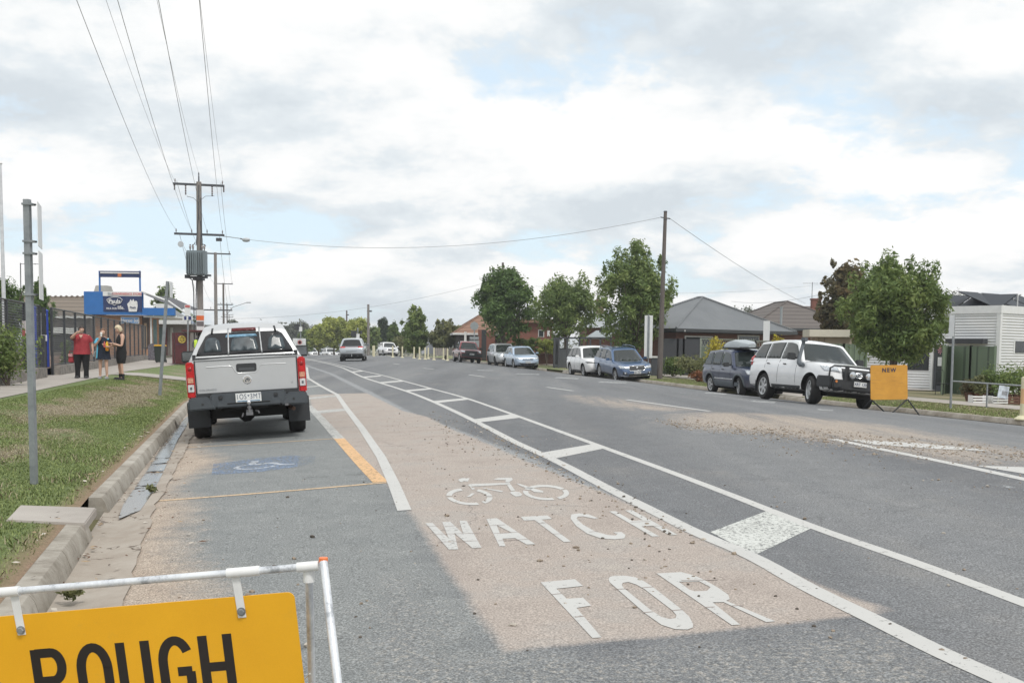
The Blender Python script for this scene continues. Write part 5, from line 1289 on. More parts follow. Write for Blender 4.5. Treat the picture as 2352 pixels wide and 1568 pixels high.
for i, (o_, z) in enumerate(hv):
    a = Vector((T1.x, T1.y, T1.z+z))+PN*o_; b = Vector((P0.x, P0.y, T1.z+z+.6))+PN*(o_*.7+1.0)
    wire('power_cable', a, b, 1.15, .0055, ('upper overhead wire running to the left end of the top crossarm','upper overhead wire running to the pin on top of the transformer pole','upper overhead wire running to the right end of the top crossarm')[i], 'overhead wires above the left verge')
for i, (o_, z) in enumerate(lv):
    a = Vector((T1.x, T1.y, T1.z+z))+PN*o_; b = Vector((P0.x, P0.y, T1.z+z+.4))+PN*(o_*.7+1.5)
    wire('power_cable', a, b, 1.0, .0065, ('lower overhead wire on the leftmost insulator of the second crossarm','lower overhead wire second from the left on the second crossarm','lower overhead wire third from the left on the second crossarm','lower overhead wire on the rightmost insulator of the second crossarm')[i], 'overhead wires above the left verge')
for (ta, za), (tb_, zb3), tx in (((t1,z1),(t2,z2),'between the first and second poles'), ((t2,z2),(t3,z3),'between the second and third poles')):
    for o_, dz, nm in ((-1.2,0,'left high'),(1.2,0,'right high'),(-1.1,-2.9,'left low'),(1.1,-2.9,'right low')):
        a = ta.location+Vector((0,0,za+dz))+PN*o_; b = tb_.location+Vector((0,0,zb3+dz*(1 if tb_ is not t2 else 1.75)))+PN*o_
        wire('power_cable', a, b, .5, .011, f'{nm} overhead wire {tx}', 'overhead wires along the receding poles', 10)
# brown pole on the right and the cable across the road
b = base_at(1515, 52.6); zt = zat(1521, 486, 52.6)-b.z
rp = empty('timber_pole', b, 0, 'bare brown timber pole beside the steel blue wagon', 'power pole'); mb = MB(); mb.tube([(0,0,-.3),(.06,0,zt*.5),(.13,0,zt)], [.150,.115,.085], 14); mb.build('pole', WOODD, rp, smooth=.8)
mb = MB(); mb.lathe([(.092,zt-.02),(.096,zt+.0),(.09,zt+.03)], 12, c=(.13,0,0)); mb.tube([(-.12,0,zt-.28),(.38,0,zt-.36)], .03, 6); mb.lathe([(.098,zt-.42),(.098,zt-.38)], 12, c=(.125,0,0)); mb.build('cap', DGM, rp)
top = b+Vector((.05,0,zt-.30)); s_ = T1+Vector((0,0,z1-3.0))+PN*1.3
wire('cable', s_, top-Vector((.2,0,0)), 1.05, .012, 'long sagging cable crossing the road to the bare timber pole', 'cables crossing the road', 30)
wire('cable', top+Vector((.25,0,0)), at(1850, 697, 84), .25, .013, 'cable dropping from the bare timber pole to the brown tiled house', 'cables crossing the road')
wire('cable', t2.location+Vector((0,0,z2-6.0)), at(1150, 640, 92), .9, .012, 'cable crossing the road behind the first, ending in the tall green trees', 'cables crossing the road')
wire('cable', at(1680, 692, 90), at(1895, 674, 60), .3, .012, 'low cable above the grey metal roof', 'cables crossing the road')
wire('cable', at(1230, 657, 92), at(1880, 654, 95), .7, .010, 'faint cable above the brown tiled roof', 'cables crossing the road')
for px, yt, Zd, lab in ((846, 699, 108, 'slim dark pole beside the cream palings'), (796.5, 713, 170, 'short distant pole rising above the green willows')):
    b = base_at(px, Zd); zt = zat(px, yt, Zd)-b.z; t = empty('power_pole', b, 0, lab, 'power pole', 'distant poles on the right side'); mb = MB(); mb.tube([(0,0,-.2),(0,0,zt)], [.16,.12], 10); mb.build('pole', WOODD if Zd > 120 else WOOD, t, smooth=.8)
    mb = MB(); mb.box((.12,0,zt-.7), (.5,.1,.16)); mb.build('crossarm', DGM, t)
b = base_at(1153, 94); zt = zat(1153, 603, 94)-b.z
t = empty('power_pole', b, 0, 'pole top poking out above the tall dark green tree', 'power pole', 'distant poles on the right side'); mb = MB(); mb.tube([(0,0,-.2),(0,0,zt)], [.16,.1], 8); mb.build('pole', WOODD, t); mb = MB(); mb.box((.3,0,zt-.9), (1.1,.1,.12)); mb.build('crossarm', DGM, t)
# ---- sign posts
SGN = mat('sign_white', (.72,.73,.73), .5, 0, .05, 5); SGB = mat('sign_back', (.33,.36,.38), .45, .4, .1, 5)
def post(px0, py0, px1, py1, dist, r, name, label, cat='sign post', group=None, sq=False, cap=True):
    b = gnd(px1, py1) if dist is None else base_at(px1, dist); d = b.y; tp = at(px0, py0, d)
    t = empty(name, b, 0, label, cat, group); v = tp-b; mb = MB(); mb.tube([-v*.04, v*.5, v], r, 4 if sq else 12, sq=sq); mb.build('post', GALV, t, smooth=None if sq else .8); return t, v, b
def plate_on(t, v, b, f0, f1, w, off, yaw, mt=None, name='sign_plate', th=.006, edge=None):
    "plate between fractions f0..f1 of the post, hung off sideways; yaw 0 faces the camera"
    a = v*f0; c_ = v*f1; m_ = (a+c_)/2; h_ = (c_-a).length
    rot = Matrix.Rotation(R(yaw), 3, 'Z'); mb = MB(); mb.box((0,0,0), (w, th, h_), rot=rot, M=Matrix.Translation(m_+Vector(off))); o = mb.build(name, mt or SGN, t, bevel=.002); return o, m_+Vector(off), rot, h_
t, v, b = post(62, 458, 78.5, 1112, None, .027, 'parking_sign_post', 'tall square steel sign post standing in the near grass', sq=True)
for f0, f1 in ((.84,.995),(.655,.825)):
    o, m_, rot, h_ = plate_on(t, v, b, f0, f1, .40, (.02,.20,.0), 110)
    for ff in (f0+.015, f1-.012):
        p = v*ff; mb = MB(); mb.box((p.x+.012,p.y,p.z), (.095,.08,.018)); mb.build('clamp', GALV, o)
        mb = MB(); mb.lathe([(.010,0),(.008,.012)], 8, ax='x', c=(p.x+.060,p.y+.02,p.z+.00)); mb.build('bolt', DGM, o)
t, v, b = post(385, 646, 367, 908, None, .034, 'parking_sign_post', 'leaning steel sign post on the grass in front of the maroon shelter', sq=True)
o, m_, rot, h_ = plate_on(t, v, b, .855, .992, .40, (.05,.18,.02), 98)
mb = MB(); p = v*.87; mb.box((p.x,p.y,p.z), (.10,.09,.03)); mb.build('clamp', GALV, o)
t, v, b = post(431.7, 700, 431.5, 866, 43, .032, 'bus_stop_sign', 'bus stop pole with white flag panel beside the maroon shelter', 'bus stop sign')
o, m_, rot, h_ = plate_on(t, v, b, .845, 1.0, .24, (0,-.05,0), 8)
mb = MB(); mb.box((m_.x,m_.y-.012,m_.z+h_*.36), (.20,.012,h_*.22)); mb.build('red_symbol', mat('faded_red', (.50,.13,.13), .5, 0, .3, 30), o)
mb = MB(); mb.box((v.x*.81-.09,-.05,v.z*.81), (.09,.05,.14)); mb.box((v.x*.81+.10,-.05,v.z*.81), (.12,.05,.14)); mb.build('blue_panel', mat('navy_panel', (.03,.045,.16), .5), o)
mb = MB(); mb.box((v.x*.81,-.045,v.z*.81), (.42,.02,.17)); mb.build('route_panel', SGN, o)
t, v, b = post(1490, 722, 1489, 826, 56, .035, 'parking_sign_post', 'sign post showing the backs of two white panels left of the timber pole')
o, m_, rot, h_ = plate_on(t, v, b, .30, .985, .44, (-.0,.03,0), -4)
for s_ in (1,-1): pass
mb = MB(); mb.box((m_.x,m_.y-.02,m_.z), (.12,.012,h_*.94)); mb.build('centre_rail', SGB, o)
t, v, b = post(1763, 736, 1762, 876, 44, .034, 'parking_sign_post', 'sign post rising between the navy wagon and the white four wheel drive')
o, m_, rot, h_ = plate_on(t, v, b, .70, .995, .27, (-.05,-.04,0), -20)
t, v, b = post(2192, 722, 2183, 939, None, .033, 'parking_sign_post', 'leaning sign post on the verge in front of the white corrugated shop')
o, m_, rot, h_ = plate_on(t, v, b, .77, .995, .30, (-.05,.03,0), 93)
# ---- crossing lights and signs far off
for px, y0, Zd, lab in ((691, 737, 128, 'distant crossing signal with black boxes and a round sign, above the ute mirror'), (822, 752, 118, 'distant crossing signal above the silver SUV')):
    b = base_at(px, Zd); zt = zat(px, y0, Zd)-b.z
    t = empty('crossing_signal', b, 0, lab, 'traffic signal'); mb = MB(); mb.tube([(0,0,0),(0,0,zt)], .06, 8); mb.build('post', SGB, t)
    mb = MB(); mb.box((-.45,-.1,zt-.75), (.62,.3,.75)); mb.box((.38,-.1,zt-.55), (.2,.3,.4)); mb.build('signal_box', PLAS, t, bevel=.03); mb = MB(); mb.box((.02,-.2,zt-1.0), (.42,.03,.55)); mb.build('white_panel', SGN, t)
    if px < 700:
        mb = MB(); mb.box((-.08,-.2,zt-3.2), (.62,.03,2.0)); o = mb.build('sign_plate', mat('sign_pale', (.55,.55,.56), .5), t)
        mb = MB(); mb.lathe([(.26,0),(.26,-.02),(.18,-.02),(.18,0)], 20, ax='y', c=(-.08,-.22,zt-2.65)); mb.build('red_ring', mat('faded_red', (.50,.13,.13)), o)
        mb = MB(); mb.box((-.2,.1,1.2), (1.6,.1,1.9)); mb.build('controller_box', SGN, t)
    else:
        mb = MB(); mb.box((-.1,-.1,zt-2.9), (2.0,.05,1.3)); mb.build('white_panel', SGN, t)
b = base_at(1089, 90); zt = zat(1084, 738, 90)-b.z
t = empty('roundabout_sign', b, 0, 'grey back of a stacked road sign on a post above the red ute', 'road sign'); mb = MB(); mb.tube([(0,0,0),(0,0,zt)], .05, 8); mb.build('post', SGB, t)
mb = MB(); mb.lathe([(.38,0),(.38,.03)], 8, ax='y', c=(0,-.08,zt-.4)); mb.box((0,-.08,zt-1.45), (.80,.04,.25)); mb.box((0,-.08,zt-1.95), (.85,.04,.6)); mb.build('sign_plate', mat('sign_back_pale', (.30,.33,.34), .5, .2), t)
# ---- bollards
CRM = mat('cream_paint', (.62,.58,.40), .5, 0, .08, 9)
bol = [(902,963.8-145,97),(924,818.7,97),(951,819.5,96),(963.5,823,90),(976.5,823,90),(983.7,819.5,96),(996.7,823.8,89),(1018.6,819.5,96),(1027.7,823.5,89)]
names = ['cream bollard in front of the lone white SUV','second cream bollard from the left, right of the lone white SUV','cream bollard third from the left in front of the low olive tree','cream bollard fourth from the left, in the nearer row','cream bollard fifth from the left, in the nearer row','cream bollard sixth from the left, in the farther row','cream bollard seventh from the left, the tallest looking','cream bollard second from the right before the red ute','rightmost cream bollard right beside the red ute']
first = None
for (px, py, Zd), lab in zip(bol, names):
    p = base_at(px, Zd)
    if first is None:
        first = empty('bollard', p, 0, lab, 'bollard', 'cream bollards before the red ute'); mb = MB(); mb.lathe([(.085,.0),(.075,.10),(.07,1.02),(.06,1.06),(.001,1.08)], 12); mb.build('post', CRM, first, smooth=.7); mb = MB(); mb.lathe([(.17,0),(.16,.05),(.09,.10)], 14); mb.build('base', CRM, first, smooth=.7)
    else:
        q_ = copy_tree(first); q_.location = p; q_['label'] = lab
b = gnd(2338, 971); t = empty('bollard', b, 0, 'thick cream bollard at the right edge of the picture on the kerb', 'bollard'); mb = MB(); mb.lathe([(.10,.0),(.088,.12),(.085,.92),(.08,1.02),(.001,1.05)], 20, c=(.13,0,0)); mb.build('post', CRM, t, smooth=.7); mb = MB(); mb.lathe([(.21,0),(.205,.025),(.12,.09),(.10,.1)], 20, c=(.13,0,0)); mb.build('base', CRM, t, smooth=.7); mb = MB(); mb.lathe([(.087,.35),(.087,.75)], 20, c=(.13,0,0)); mb.build('reflective_band', mat('faded_orange', (.66,.42,.22), .5), t, smooth=.7)
b = base_at(860, 100); t = empty('paling_fence', b, 0, 'short cream paling fence beyond the road, left of the lone white SUV', 'fence')
for i in range(9):
    mb = MB(); mb.box((-.55+i*.14,-i*.9+3,.52), (.11,.12,1.04)); mb.build('paling', CRM, t)
# ---- portable yellow sign far right
NSO = newmat('old_sign_orange', (.72,.37,.04), .6); k = NB(NSO); n_ = k.noise(2.2, 7, .7); n2 = k.noise(16, 5, .7); mp = k.N('ShaderNodeMapping'); mp.inputs['Scale'].default_value = (2,2,22); tcq = k.N('ShaderNodeTexCoord'); k.l(tcq.outputs['Object'], mp.inputs[0]); n4 = k.noise(1.6, 6, .75, vec=mp.outputs[0])
cc_ = k.ramp(n_, [(.3, (.52,.245,.03)), (.7, (.66,.33,.045))]); cc_ = k.mix(k.math('MULTIPLY', k.ramp(n4, [(.56, 0.0), (.66, .75)]), n2), cc_, (.28,.13,.05)); k.col(cc_)
D_ = 25.5; a = at(2000, 918, D_); b2 = at(2085, 917, D_); wS = (b2-a).length; mid_ = (a+b2)/2
t = empty('portable_sign', (mid_.x, mid_.y, gz(mid_.x, mid_.y)), 0, 'worn orange folding sign reading NEW on crossed black legs at the far kerb', 'road sign'); bpy.context.view_layer.update()
def NS(mb, name, mt, par=None, **k):
    o = mb.build(name, mt, None, **k); p = par or t; o.parent = p; o.matrix_parent_inverse = p.matrix_world.inverted_safe(); return o
X_ = (b2-a).normalized(); hS = at(2043, 838, D_).z-mid_.z; Fm = frame(mid_, X_, (.02,.06,1))
mb = MB(); mb.prism(rrect(-wS/2, 0, wS/2, hS, .045, 4), lambda p, q: Fm @ Vector((p, q, .0)), lambda p, q: Fm @ Vector((p, q, -.02))); pn = NS(mb, 'panel', NSO, bevel=.003)
mb = MB(); add_text(mb, 'NEW', .140, Fm @ Matrix.Translation((0, hS-.13, .006)), ext=.002, bold=.0035, spacing=1.3, sx=.95); NS(mb, 'lettering', mat('letter_navy', (.04,.04,.07), .6, 0, .3, 60), pn, fixn=False)
DL = mat('black_leg', (.018,.02,.022), .5, .3)
for px_, py_, qx, qy in ((2000,919,1982,936),(2003,919,2031,943),(2083,917,2051,946),(2085,917,2112,950)):
    p = at(px_, py_, D_); q_ = gnd(qx, qy); q_ = base_at(qx, D_+(.4 if qy < 945 else -.25))
    mb = MB(); mb.tube([p, q_], .018, 6, sq=False); NS(mb, 'leg', DL)
# ------------------------------------------------------------------ people
SKN = mat('skin', (.58,.36,.27), .55, 0, .06, 8)
def skin_mesh(name, V, E, Rr, mt, parent, sub=1, root=0):
    me = bpy.data.meshes.new(name); me.from_pydata(V, E, []); o = bpy.data.objects.new(name, me); COL.objects.link(o)
    m = o.modifiers.new('s', 'SKIN'); me.skin_vertices[0].data[root].use_root = True
    for i, r in enumerate(Rr):
        me.skin_vertices[0].data[i].radius = r if isinstance(r, tuple) else (r, r)
    m.use_smooth_shade = True
    if sub: q = o.modifiers.new('d', 'SUBSURF'); q.levels = sub; q.render_levels = sub
    dg = bpy.context.evaluated_depsgraph_get(); dg.update(); m2 = bpy.data.meshes.new_from_object(o.evaluated_get(dg))
    o.modifiers.clear(); o.data = m2; bpy.data.meshes.remove(me); m2.materials.clear(); m2.materials.append(mt); o.parent = parent; return o
def hand(V, E, Rr, i0, w, d, side, palm=.085, curl=.5):
    "palm and five fingers grown from vertex i0 at wrist w towards d"
    d = Vector(d).normalized(); s_ = Vector(side).normalized(); n_ = d.cross(s_).normalized()
    V.append(tuple(Vector(w)+d*palm*.7)); p = len(V)-1; E.append((i0, p)); Rr.append((.034,.020))
    for k_, (o_, ln) in enumerate(((-.030,.065),(-.010,.075),(.010,.072),(.030,.058))):
        b_ = Vector(V[p])+d*.03+s_*o_; V.append(tuple(b_)); E.append((p, len(V)-1)); Rr.append(.010)
        V.append(tuple(b_+d*ln*.55+n_*ln*.25*curl)); E.append((len(V)-2, len(V)-1)); Rr.append(.009)
        V.append(tuple(b_+d*ln*.75+n_*ln*.75*curl)); E.append((len(V)-2, len(V)-1)); Rr.append(.008)
    b_ = Vector(w)+d*.03-s_*.045; V.append(tuple(b_)); E.append((p, len(V)-1)); Rr.append(.012)
    V.append(tuple(b_+d*.04-s_*.012+n_*.02)); E.append((len(V)-2, len(V)-1)); Rr.append(.010)
def person(loc, face, label, H, J, skin=None, wide=1.0):
    "J: joints dict in metres, local frame: x to the figure's left, -y where it faces"
    t = empty('person', loc, face, label, 'person', 'people standing on the path'); V, E, Rr = [], [], []
    def a(p, r, par=None):
        V.append(tuple(p)); Rr.append(r if isinstance(r, tuple) else r)
        if par is not None: E.append((par, len(V)-1))
        return len(V)-1
    k_ = H/1.65; w = wide
    pel = a((0,0,.93*k_), (.145*w,.105*w)); ch = a((0,.01,1.12*k_), (.125*w,.09*w), pel); st = a((0,.01,1.30*k_), (.145*w,.10*w), ch); nk = a((0,0,1.405*k_), (.06,.055), st); hd0 = a(J.get('chin', (0,-.02,1.46*k_)), (.052,.058), nk)
    hc = Vector(J.get('head', (0,-.03,1.56*k_)))
    for sd, nm in ((1,'L'),(-1,'R')):
        sh = a((sd*.17*w,.0,1.355*k_), (.062*w,.055*w), st); el = a(J['el'+nm], .043*w, sh); wr = a(J['wr'+nm], .029, el)
        d = (Vector(J['wr'+nm])-Vector(J['el'+nm])); hand(V, E, Rr, wr, J['wr'+nm], J.get('hd'+nm, d), J.get('hs'+nm, (1,0,0)), curl=.7)
        f = Vector(J['ft'+nm]); hp = a((sd*.085*w,0,.86*k_), .080, pel); kn = a(((f.x*.6+sd*.085*w*.4),f.y*.5-.02,.47*k_), .055, hp); an = a((f.x,f.y+.02,.085), .036, kn); toe = a((f.x+sd*.02,f.y-.12,.035), (.035,.025), an)
    body = skin_mesh('body', V, E, Rr, skin or SKN, t, 1)
    # head with face, joined to the body mesh
    mb = MB(); n = 14; tl = J.get('tilt', 0); hy = J.get('hyaw', 0)
    HM = Matrix.Translation(hc) @ Matrix.Rotation(R(hy), 4, 'Z') @ Matrix.Rotation(R(tl), 4, 'X')
    P = []
    for i in range(11):
        ph = -math.pi/2+math.pi*i/10; row = []
        for j in range(n+1):
            th = 2*math.pi*j/n; x = .074*math.cos(ph)*math.cos(th); y = .092*math.cos(ph)*math.sin(th); z = .112*math.sin(ph)
            if z < -.02: x *= 1-(-.02-z)*3.2; y = y*.92-.012
            if y < -.05 and abs(x) < .02 and -.045 < z < .01: y -= .018
            row.append(HM @ Vector((x, y, z)))
        P.append(row)
    mb.grid(P); 
    for sd in (1,-1): mb.lathe([(.018,-.006),(.02,.004),(.001,.01)], 8, ax='x', M=HM, c=(sd*.076,.005,-.01))
    h = mb.build('head', skin or SKN, t, smooth=1.2); 
    bm = bmesh.new(); bm.from_mesh(body.data); bm.from_mesh(h.data); bm.to_mesh(body.data); bm.free()
    for f in body.data.polygons: f.use_smooth = True
    bpy.data.objects.remove(h)
    mb = MB()
    for sd in (1,-1): mb.box((sd*.03,-.087,.012), (.022,.012,.009), M=HM)
    mb.build('eyes', mat('eye_dark', (.03,.02,.02), .3), t); mb = MB(); mb.box((0,-.088,-.052), (.04,.010,.009), M=HM); mb.build('mouth', mat('lips', (.40,.15,.14), .5), t)
    return t, HM
def hair(t, HM, mt, back=.0, drop=.0, vol=1.0, name='hair'):
    mb = MB(); P = []; n = 16
    for i in range(9):
        ph = R(-25-drop)+(math.pi/2-R(-25-drop))*i/8; row = []
        for j in range(n+1):
            th = 2*math.pi*j/n; r = 1.10*vol+.05*noise.noise(Vector((math.cos(th)*3, math.sin(th)*3, i*.5)))
            y = .094*r*math.cos(ph)*math.sin(th)+.006; x = .078*r*math.cos(ph)*math.cos(th); z = .114*r*math.sin(ph)+.008
            if y < -.01 and z < .055: y = -.02+(y+.02)*.25; x *= 1.03
            row.append(HM @ Vector((x, y, z)))
        P.append(row)
    mb.grid(P); return mb.build(name, mt, t, smooth=1.2)
def garment(name, rings, mt, t, n=18, cap=False, fold=.010):
    "rings: (cx,cy,z,rx,ry[,tiltx]) closed ellipses"
    P = []
    for i, (cx_, cy_, z, rx, ry, *q) in enumerate(rings):
        row = []
        for j in range(n+1):
            th = 2*math.pi*j/n; f = 1+fold/max(rx,.05)*math.sin(th*5+i*.8)*min(1,i/2.0)
            row.append(Vector((cx_+rx*f*math.cos(th), cy_+ry*f*math.sin(th), z+(q[0] if q else 0)*math.cos(th))))
        P.append(row)
    mb = MB(); mb.grid(P)
    if cap: mb.poly(P[0][:-1]); mb.poly(P[-1][:-1])
    return mb.build(name, mt, t, smooth=1.3)
def sleeve(name, a_, b_, r0, r1, mt, par, f=1.0):
    a_, b_ = Vector(a_), Vector(b_); mb = MB(); m_ = a_.lerp(b_, f); mb.tube([a_.lerp(m_, -.12), a_.lerp(m_, .25), a_.lerp(m_, .7), m_], [r0*.8, r0, (r0+r1)/2, r1], 12, cap=False); return mb.build(name, mt, par, smooth=1)
CR = newmat('red_cloth', (.35,.035,.045), .85); CB = mat('black_cloth', (.012,.012,.014), .85, 0, .3, 20); CN = mat('navy_cloth', (.010,.016,.032), .85, 0, .3, 20); CT_ = mat('cyan_cloth', (.10,.42,.60), .8); SH = mat('shoe_black', (.015,.015,.017), .5); SG = mat('shoe_grey', (.30,.30,.31), .7)
k = NB(CR); k.col(k.ramp(k.noise(9, 5, .6), [(.3, (.27,.025,.035)), (.7, (.41,.05,.06))]))
# woman in red
p = gnd(189, 869)
J = dict(elL=(.30,.05,1.10), wrL=(.34,-.06,.88), elR=(-.27,-.24,1.28), wrR=(-.08,-.34,1.47), hdR=(1,-.15,.25), hsR=(0,0,1), ftL=(.12,-.02,0), ftR=(-.14,.02,0), head=(.02,-.05,1.555), tilt=6)
t, HM = person(p, R(16), 'woman in red top and black trousers drinking, red bag at her side', 1.63, J, wide=1.22)
hair(t, HM, mat('hair_dark', (.030,.018,.014), .6, 0, .3, 30), drop=18)
sh = garment('shirt', [(0,0,.77,.262,.19),(0,0,.88,.252,.182),(0,0,1.0,.235,.17),(0,-.01,1.12,.228,.165),(0,-.02,1.22,.235,.165),(0,0,1.32,.250,.14),(0,0,1.385,.215,.105),(0,-.0,1.42,.10,.075)], CR, t)
sleeve('sleeve', (.19,0,1.34), J['elL'], .085, .092, CR, sh, .72); sleeve('sleeve', (-.19,0,1.34), J['elR'], .085, .092, CR, sh, .62)
mb = MB(); mb.poly([(-.06,-.128,1.385),(.06,-.128,1.385),(.0,-.178,1.27)]); mb.build('neckline', SKN, sh)
for s_, f in ((1,J['ftL']),(-1,J['ftR'])): 
    garment('trouser_leg', [(f[0]*1.0,f[1]+.02,.03,.078,.085),(f[0],f[1]+.02,.25,.075,.08),(f[0]*.9,.0,.50,.098,.100),(s_*.112,0,.72,.125,.135),(s_*.10,0,.86,.125,.140)], CB, t)
    mb = MB(); mb.box((f[0]+s_*.01,f[1]-.07,.045), (.125,.30,.09), taper=(.8,.8)); mb.build('shoe', SH, t, bevel=.02)
q = empty('handbag', p+Vector((-.33,.0,.62)), R(10), 'red handbag hanging beside the woman in the red top', 'bag')
mb = MB(); mb.box((0,0,.0), (.20,.10,.24), taper=(.8,.7)); mb.build('bag_body', CR, q, bevel=.03, smooth=.9); mb = MB(); mb.tube([(-.07,0,.1),(-.05,0,.25),(.05,0,.25),(.07,0,.1)], .012, 6); mb.build('strap', CR, q, smooth=1); mb = MB(); mb.box((-.02,-.045,.12), (.13,.04,.10)); mb.build('flap', mat('bag_print', (.55,.30,.30), .7, 0, .6, 40), q, bevel=.01)
w = Vector(J['wrL']); mb = MB(); mb.lathe([(.02,-.02),(.034,.0),(.034,.13),(.015,.17),(.015,.19)], 12); o = mb.build('water_bottle', mat('clear_plastic', (.55,.62,.66), .15, 0, .2, 20), None, smooth=.7, loc=p+Matrix.Rotation(R(16),3,'Z') @ (w+Vector((.03,-.05,-.16)))); tag(o, 'clear bottle held low by the woman in the red top', 'bottle'); o.rotation_euler = (R(20),R(25),0)
w = Vector(J['wrR']); mb = MB(); mb.lathe([(.030,0),(.034,.09),(.036,.10),(.001,.105)], 12); o = mb.build('drink_cup', mat('cup_brown', (.28,.22,.18), .5), None, smooth=.7, loc=p+Matrix.Rotation(R(16),3,'Z') @ (w+Vector((.09,-.02,-.01)))); tag(o, 'small cup raised to the mouth of the woman in red', 'cup'); o.rotation_euler = (R(-60),0,0)
# girl in navy sports uniform
p = gnd(238.5, 870)
J = dict(elL=(.25,-.02,1.03), wrL=(.13,-.26,1.02), elR=(-.25,-.06,1.02), wrR=(-.05,-.24,1.27), hdR=(.2,-.1,1), hdL=(-.6,-.5,.5), ftL=(.10,-.03,0), ftR=(-.11,.02,0), head=(0,-.04,1.47), chin=(0,-.02,1.38))
t, HM = person(p, R(14), 'girl in navy and light blue sports uniform drinking from a white cup', 1.55, J, wide=.92)
hair(t, HM, mat('hair_brown', (.17,.085,.045), .6, 0, .3, 30))
sh = garment('dress', [(0,0,.62,.225,.16),(0,0,.72,.205,.15),(0,0,.86,.185,.135),(0,0,1.0,.175,.125),(0,-.01,1.14,.185,.13),(0,0,1.25,.18,.11),(0,0,1.295,.12,.08),(0,0,1.32,.07,.06)], CN, t)
for a_, b_ in ((J['elL'],1),(J['elR'],-1)): sleeve('sleeve', (b_*.15,0,1.26), a_, .07, .078, CN if b_ > 0 else CT_, sh, .62)
for s_ in (-1,): 
    mb = MB(); mb.tube([(-.185,-.07,.66),(-.175,-.07,.85),(-.165,-.06,1.0),(-.17,-.06,1.15)], .028, 8); mb.build('side_stripe', CT_, sh, smooth=1)
mb = MB(); mb.tube([(.14,-.09,1.24),(.16,-.05,1.27),(.17,.0,1.27)], .026, 6); mb.tube([(-.14,-.09,1.24),(-.15,-.05,1.27)], .022, 6); mb.build('shoulder_stripe', CT_, sh, smooth=1)
for f in (J['ftL'],J['ftR']):
    mb = MB(); mb.box((f[0],f[1]-.06,.045), (.11,.28,.09), taper=(.8,.8)); mb.build('shoe', SG, t, bevel=.02)
Rz = Matrix.Rotation(R(14),3,'Z')
mb = MB(); mb.lathe([(.026,0),(.036,.08),(.040,.10),(.030,.125),(.001,.14)], 14); o = mb.build('ice_cream_cup', mat('cup_white', (.74,.74,.72), .5), None, smooth=.7, loc=p+Rz @ Vector((-.02,-.27,1.34))); tag(o, 'white cup held to the mouth of the girl in navy', 'cup')
mb = MB(); mb.lathe([(.03,0),(.034,.10),(.02,.15),(.016,.19)], 12); o = mb.build('drink_bottle', mat('red_label', (.50,.10,.08), .4, 0, .5, 30), None, smooth=.7, loc=p+Rz @ Vector((.08,-.31,1.0))); tag(o, 'small red labelled bottle in the left hand of the girl in navy', 'bottle')
# woman in black dress, turned sideways
p = gnd(279, 872.5)
fz_ = R(14-62)
J = dict(elL=(.22,-.06,1.08), wrL=(.10,-.30,1.16), elR=(-.22,-.05,1.08), wrR=(-.06,-.32,1.14), hdL=(-.4,-1,.1), hdR=(.3,-1,.1), ftL=(.07,.0,0), ftR=(-.07,-.02,0), head=(0,-.07,1.61), chin=(0,-.04,1.50), tilt=24)
t, HM = person(p, fz_, 'woman with short blonde hair in a sleeveless black dress and ankle boots', 1.72, J)
hair(t, HM, mat('hair_blonde', (.62,.52,.36), .6, 0, .2, 30), drop=10, vol=1.12)
garment('dress', [(0,0,.53,.135,.12),(0,.0,.70,.165,.155),(0,.01,.88,.175,.165),(0,.01,1.02,.155,.135),(0,0,1.12,.150,.125),(0,-.01,1.25,.17,.14),(0,0,1.36,.165,.11),(0,0,1.43,.10,.075),(0,0,1.465,.062,.06)], CB, t, fold=.004)
for f in (J['ftL'],J['ftR']):
    garment('boot', [(f[0],f[1]+.02,.03,.04,.05),(f[0],f[1]+.02,.10,.048,.055),(f[0],f[1]+.02,.20,.052,.055)], CB, t, fold=0)
    mb = MB(); mb.box((f[0],f[1]-.07,.045), (.10,.27,.085), taper=(.8,.75)); mb.box((f[0],f[1]+.055,.025), (.03,.03,.09)); mb.build('shoe', SH, t, bevel=.01)
mb = MB(); w = Vector(J['wrL']); mb.lathe([(.034,-.01),(.034,.01)], 12, c=(w.x,w.y,w.z)); mb.build('watch_strap', SH, t)
o_ = p+Matrix.Rotation(fz_,3,'Z') @ Vector((.0,-.44,.93))
bt = empty('drink_bottle', o_, 0, 'yellow and orange juice bottle held by the blonde woman', 'bottle')
mb = MB(); mb.lathe([(.042,0),(.048,.02),(.048,.20),(.038,.24),(.017,.28),(.017,.31)], 14); mb.build('bottle_body', newmat('juice', (.80,.50,.04), .25), bt, smooth=.7); MATS['juice'].node_tree.nodes['Principled BSDF'].inputs['Emission Strength'].default_value = 0
mb = MB(); mb.lathe([(.049,.02),(.049,.075)], 14); mb.build('label_band', mat('juice_orange', (.80,.22,.02), .4), bt, smooth=.7); mb = MB(); mb.lathe([(.02,.30),(.02,.335),(.001,.337)], 12); mb.build('bottle_cap', SH, bt, smooth=.7)
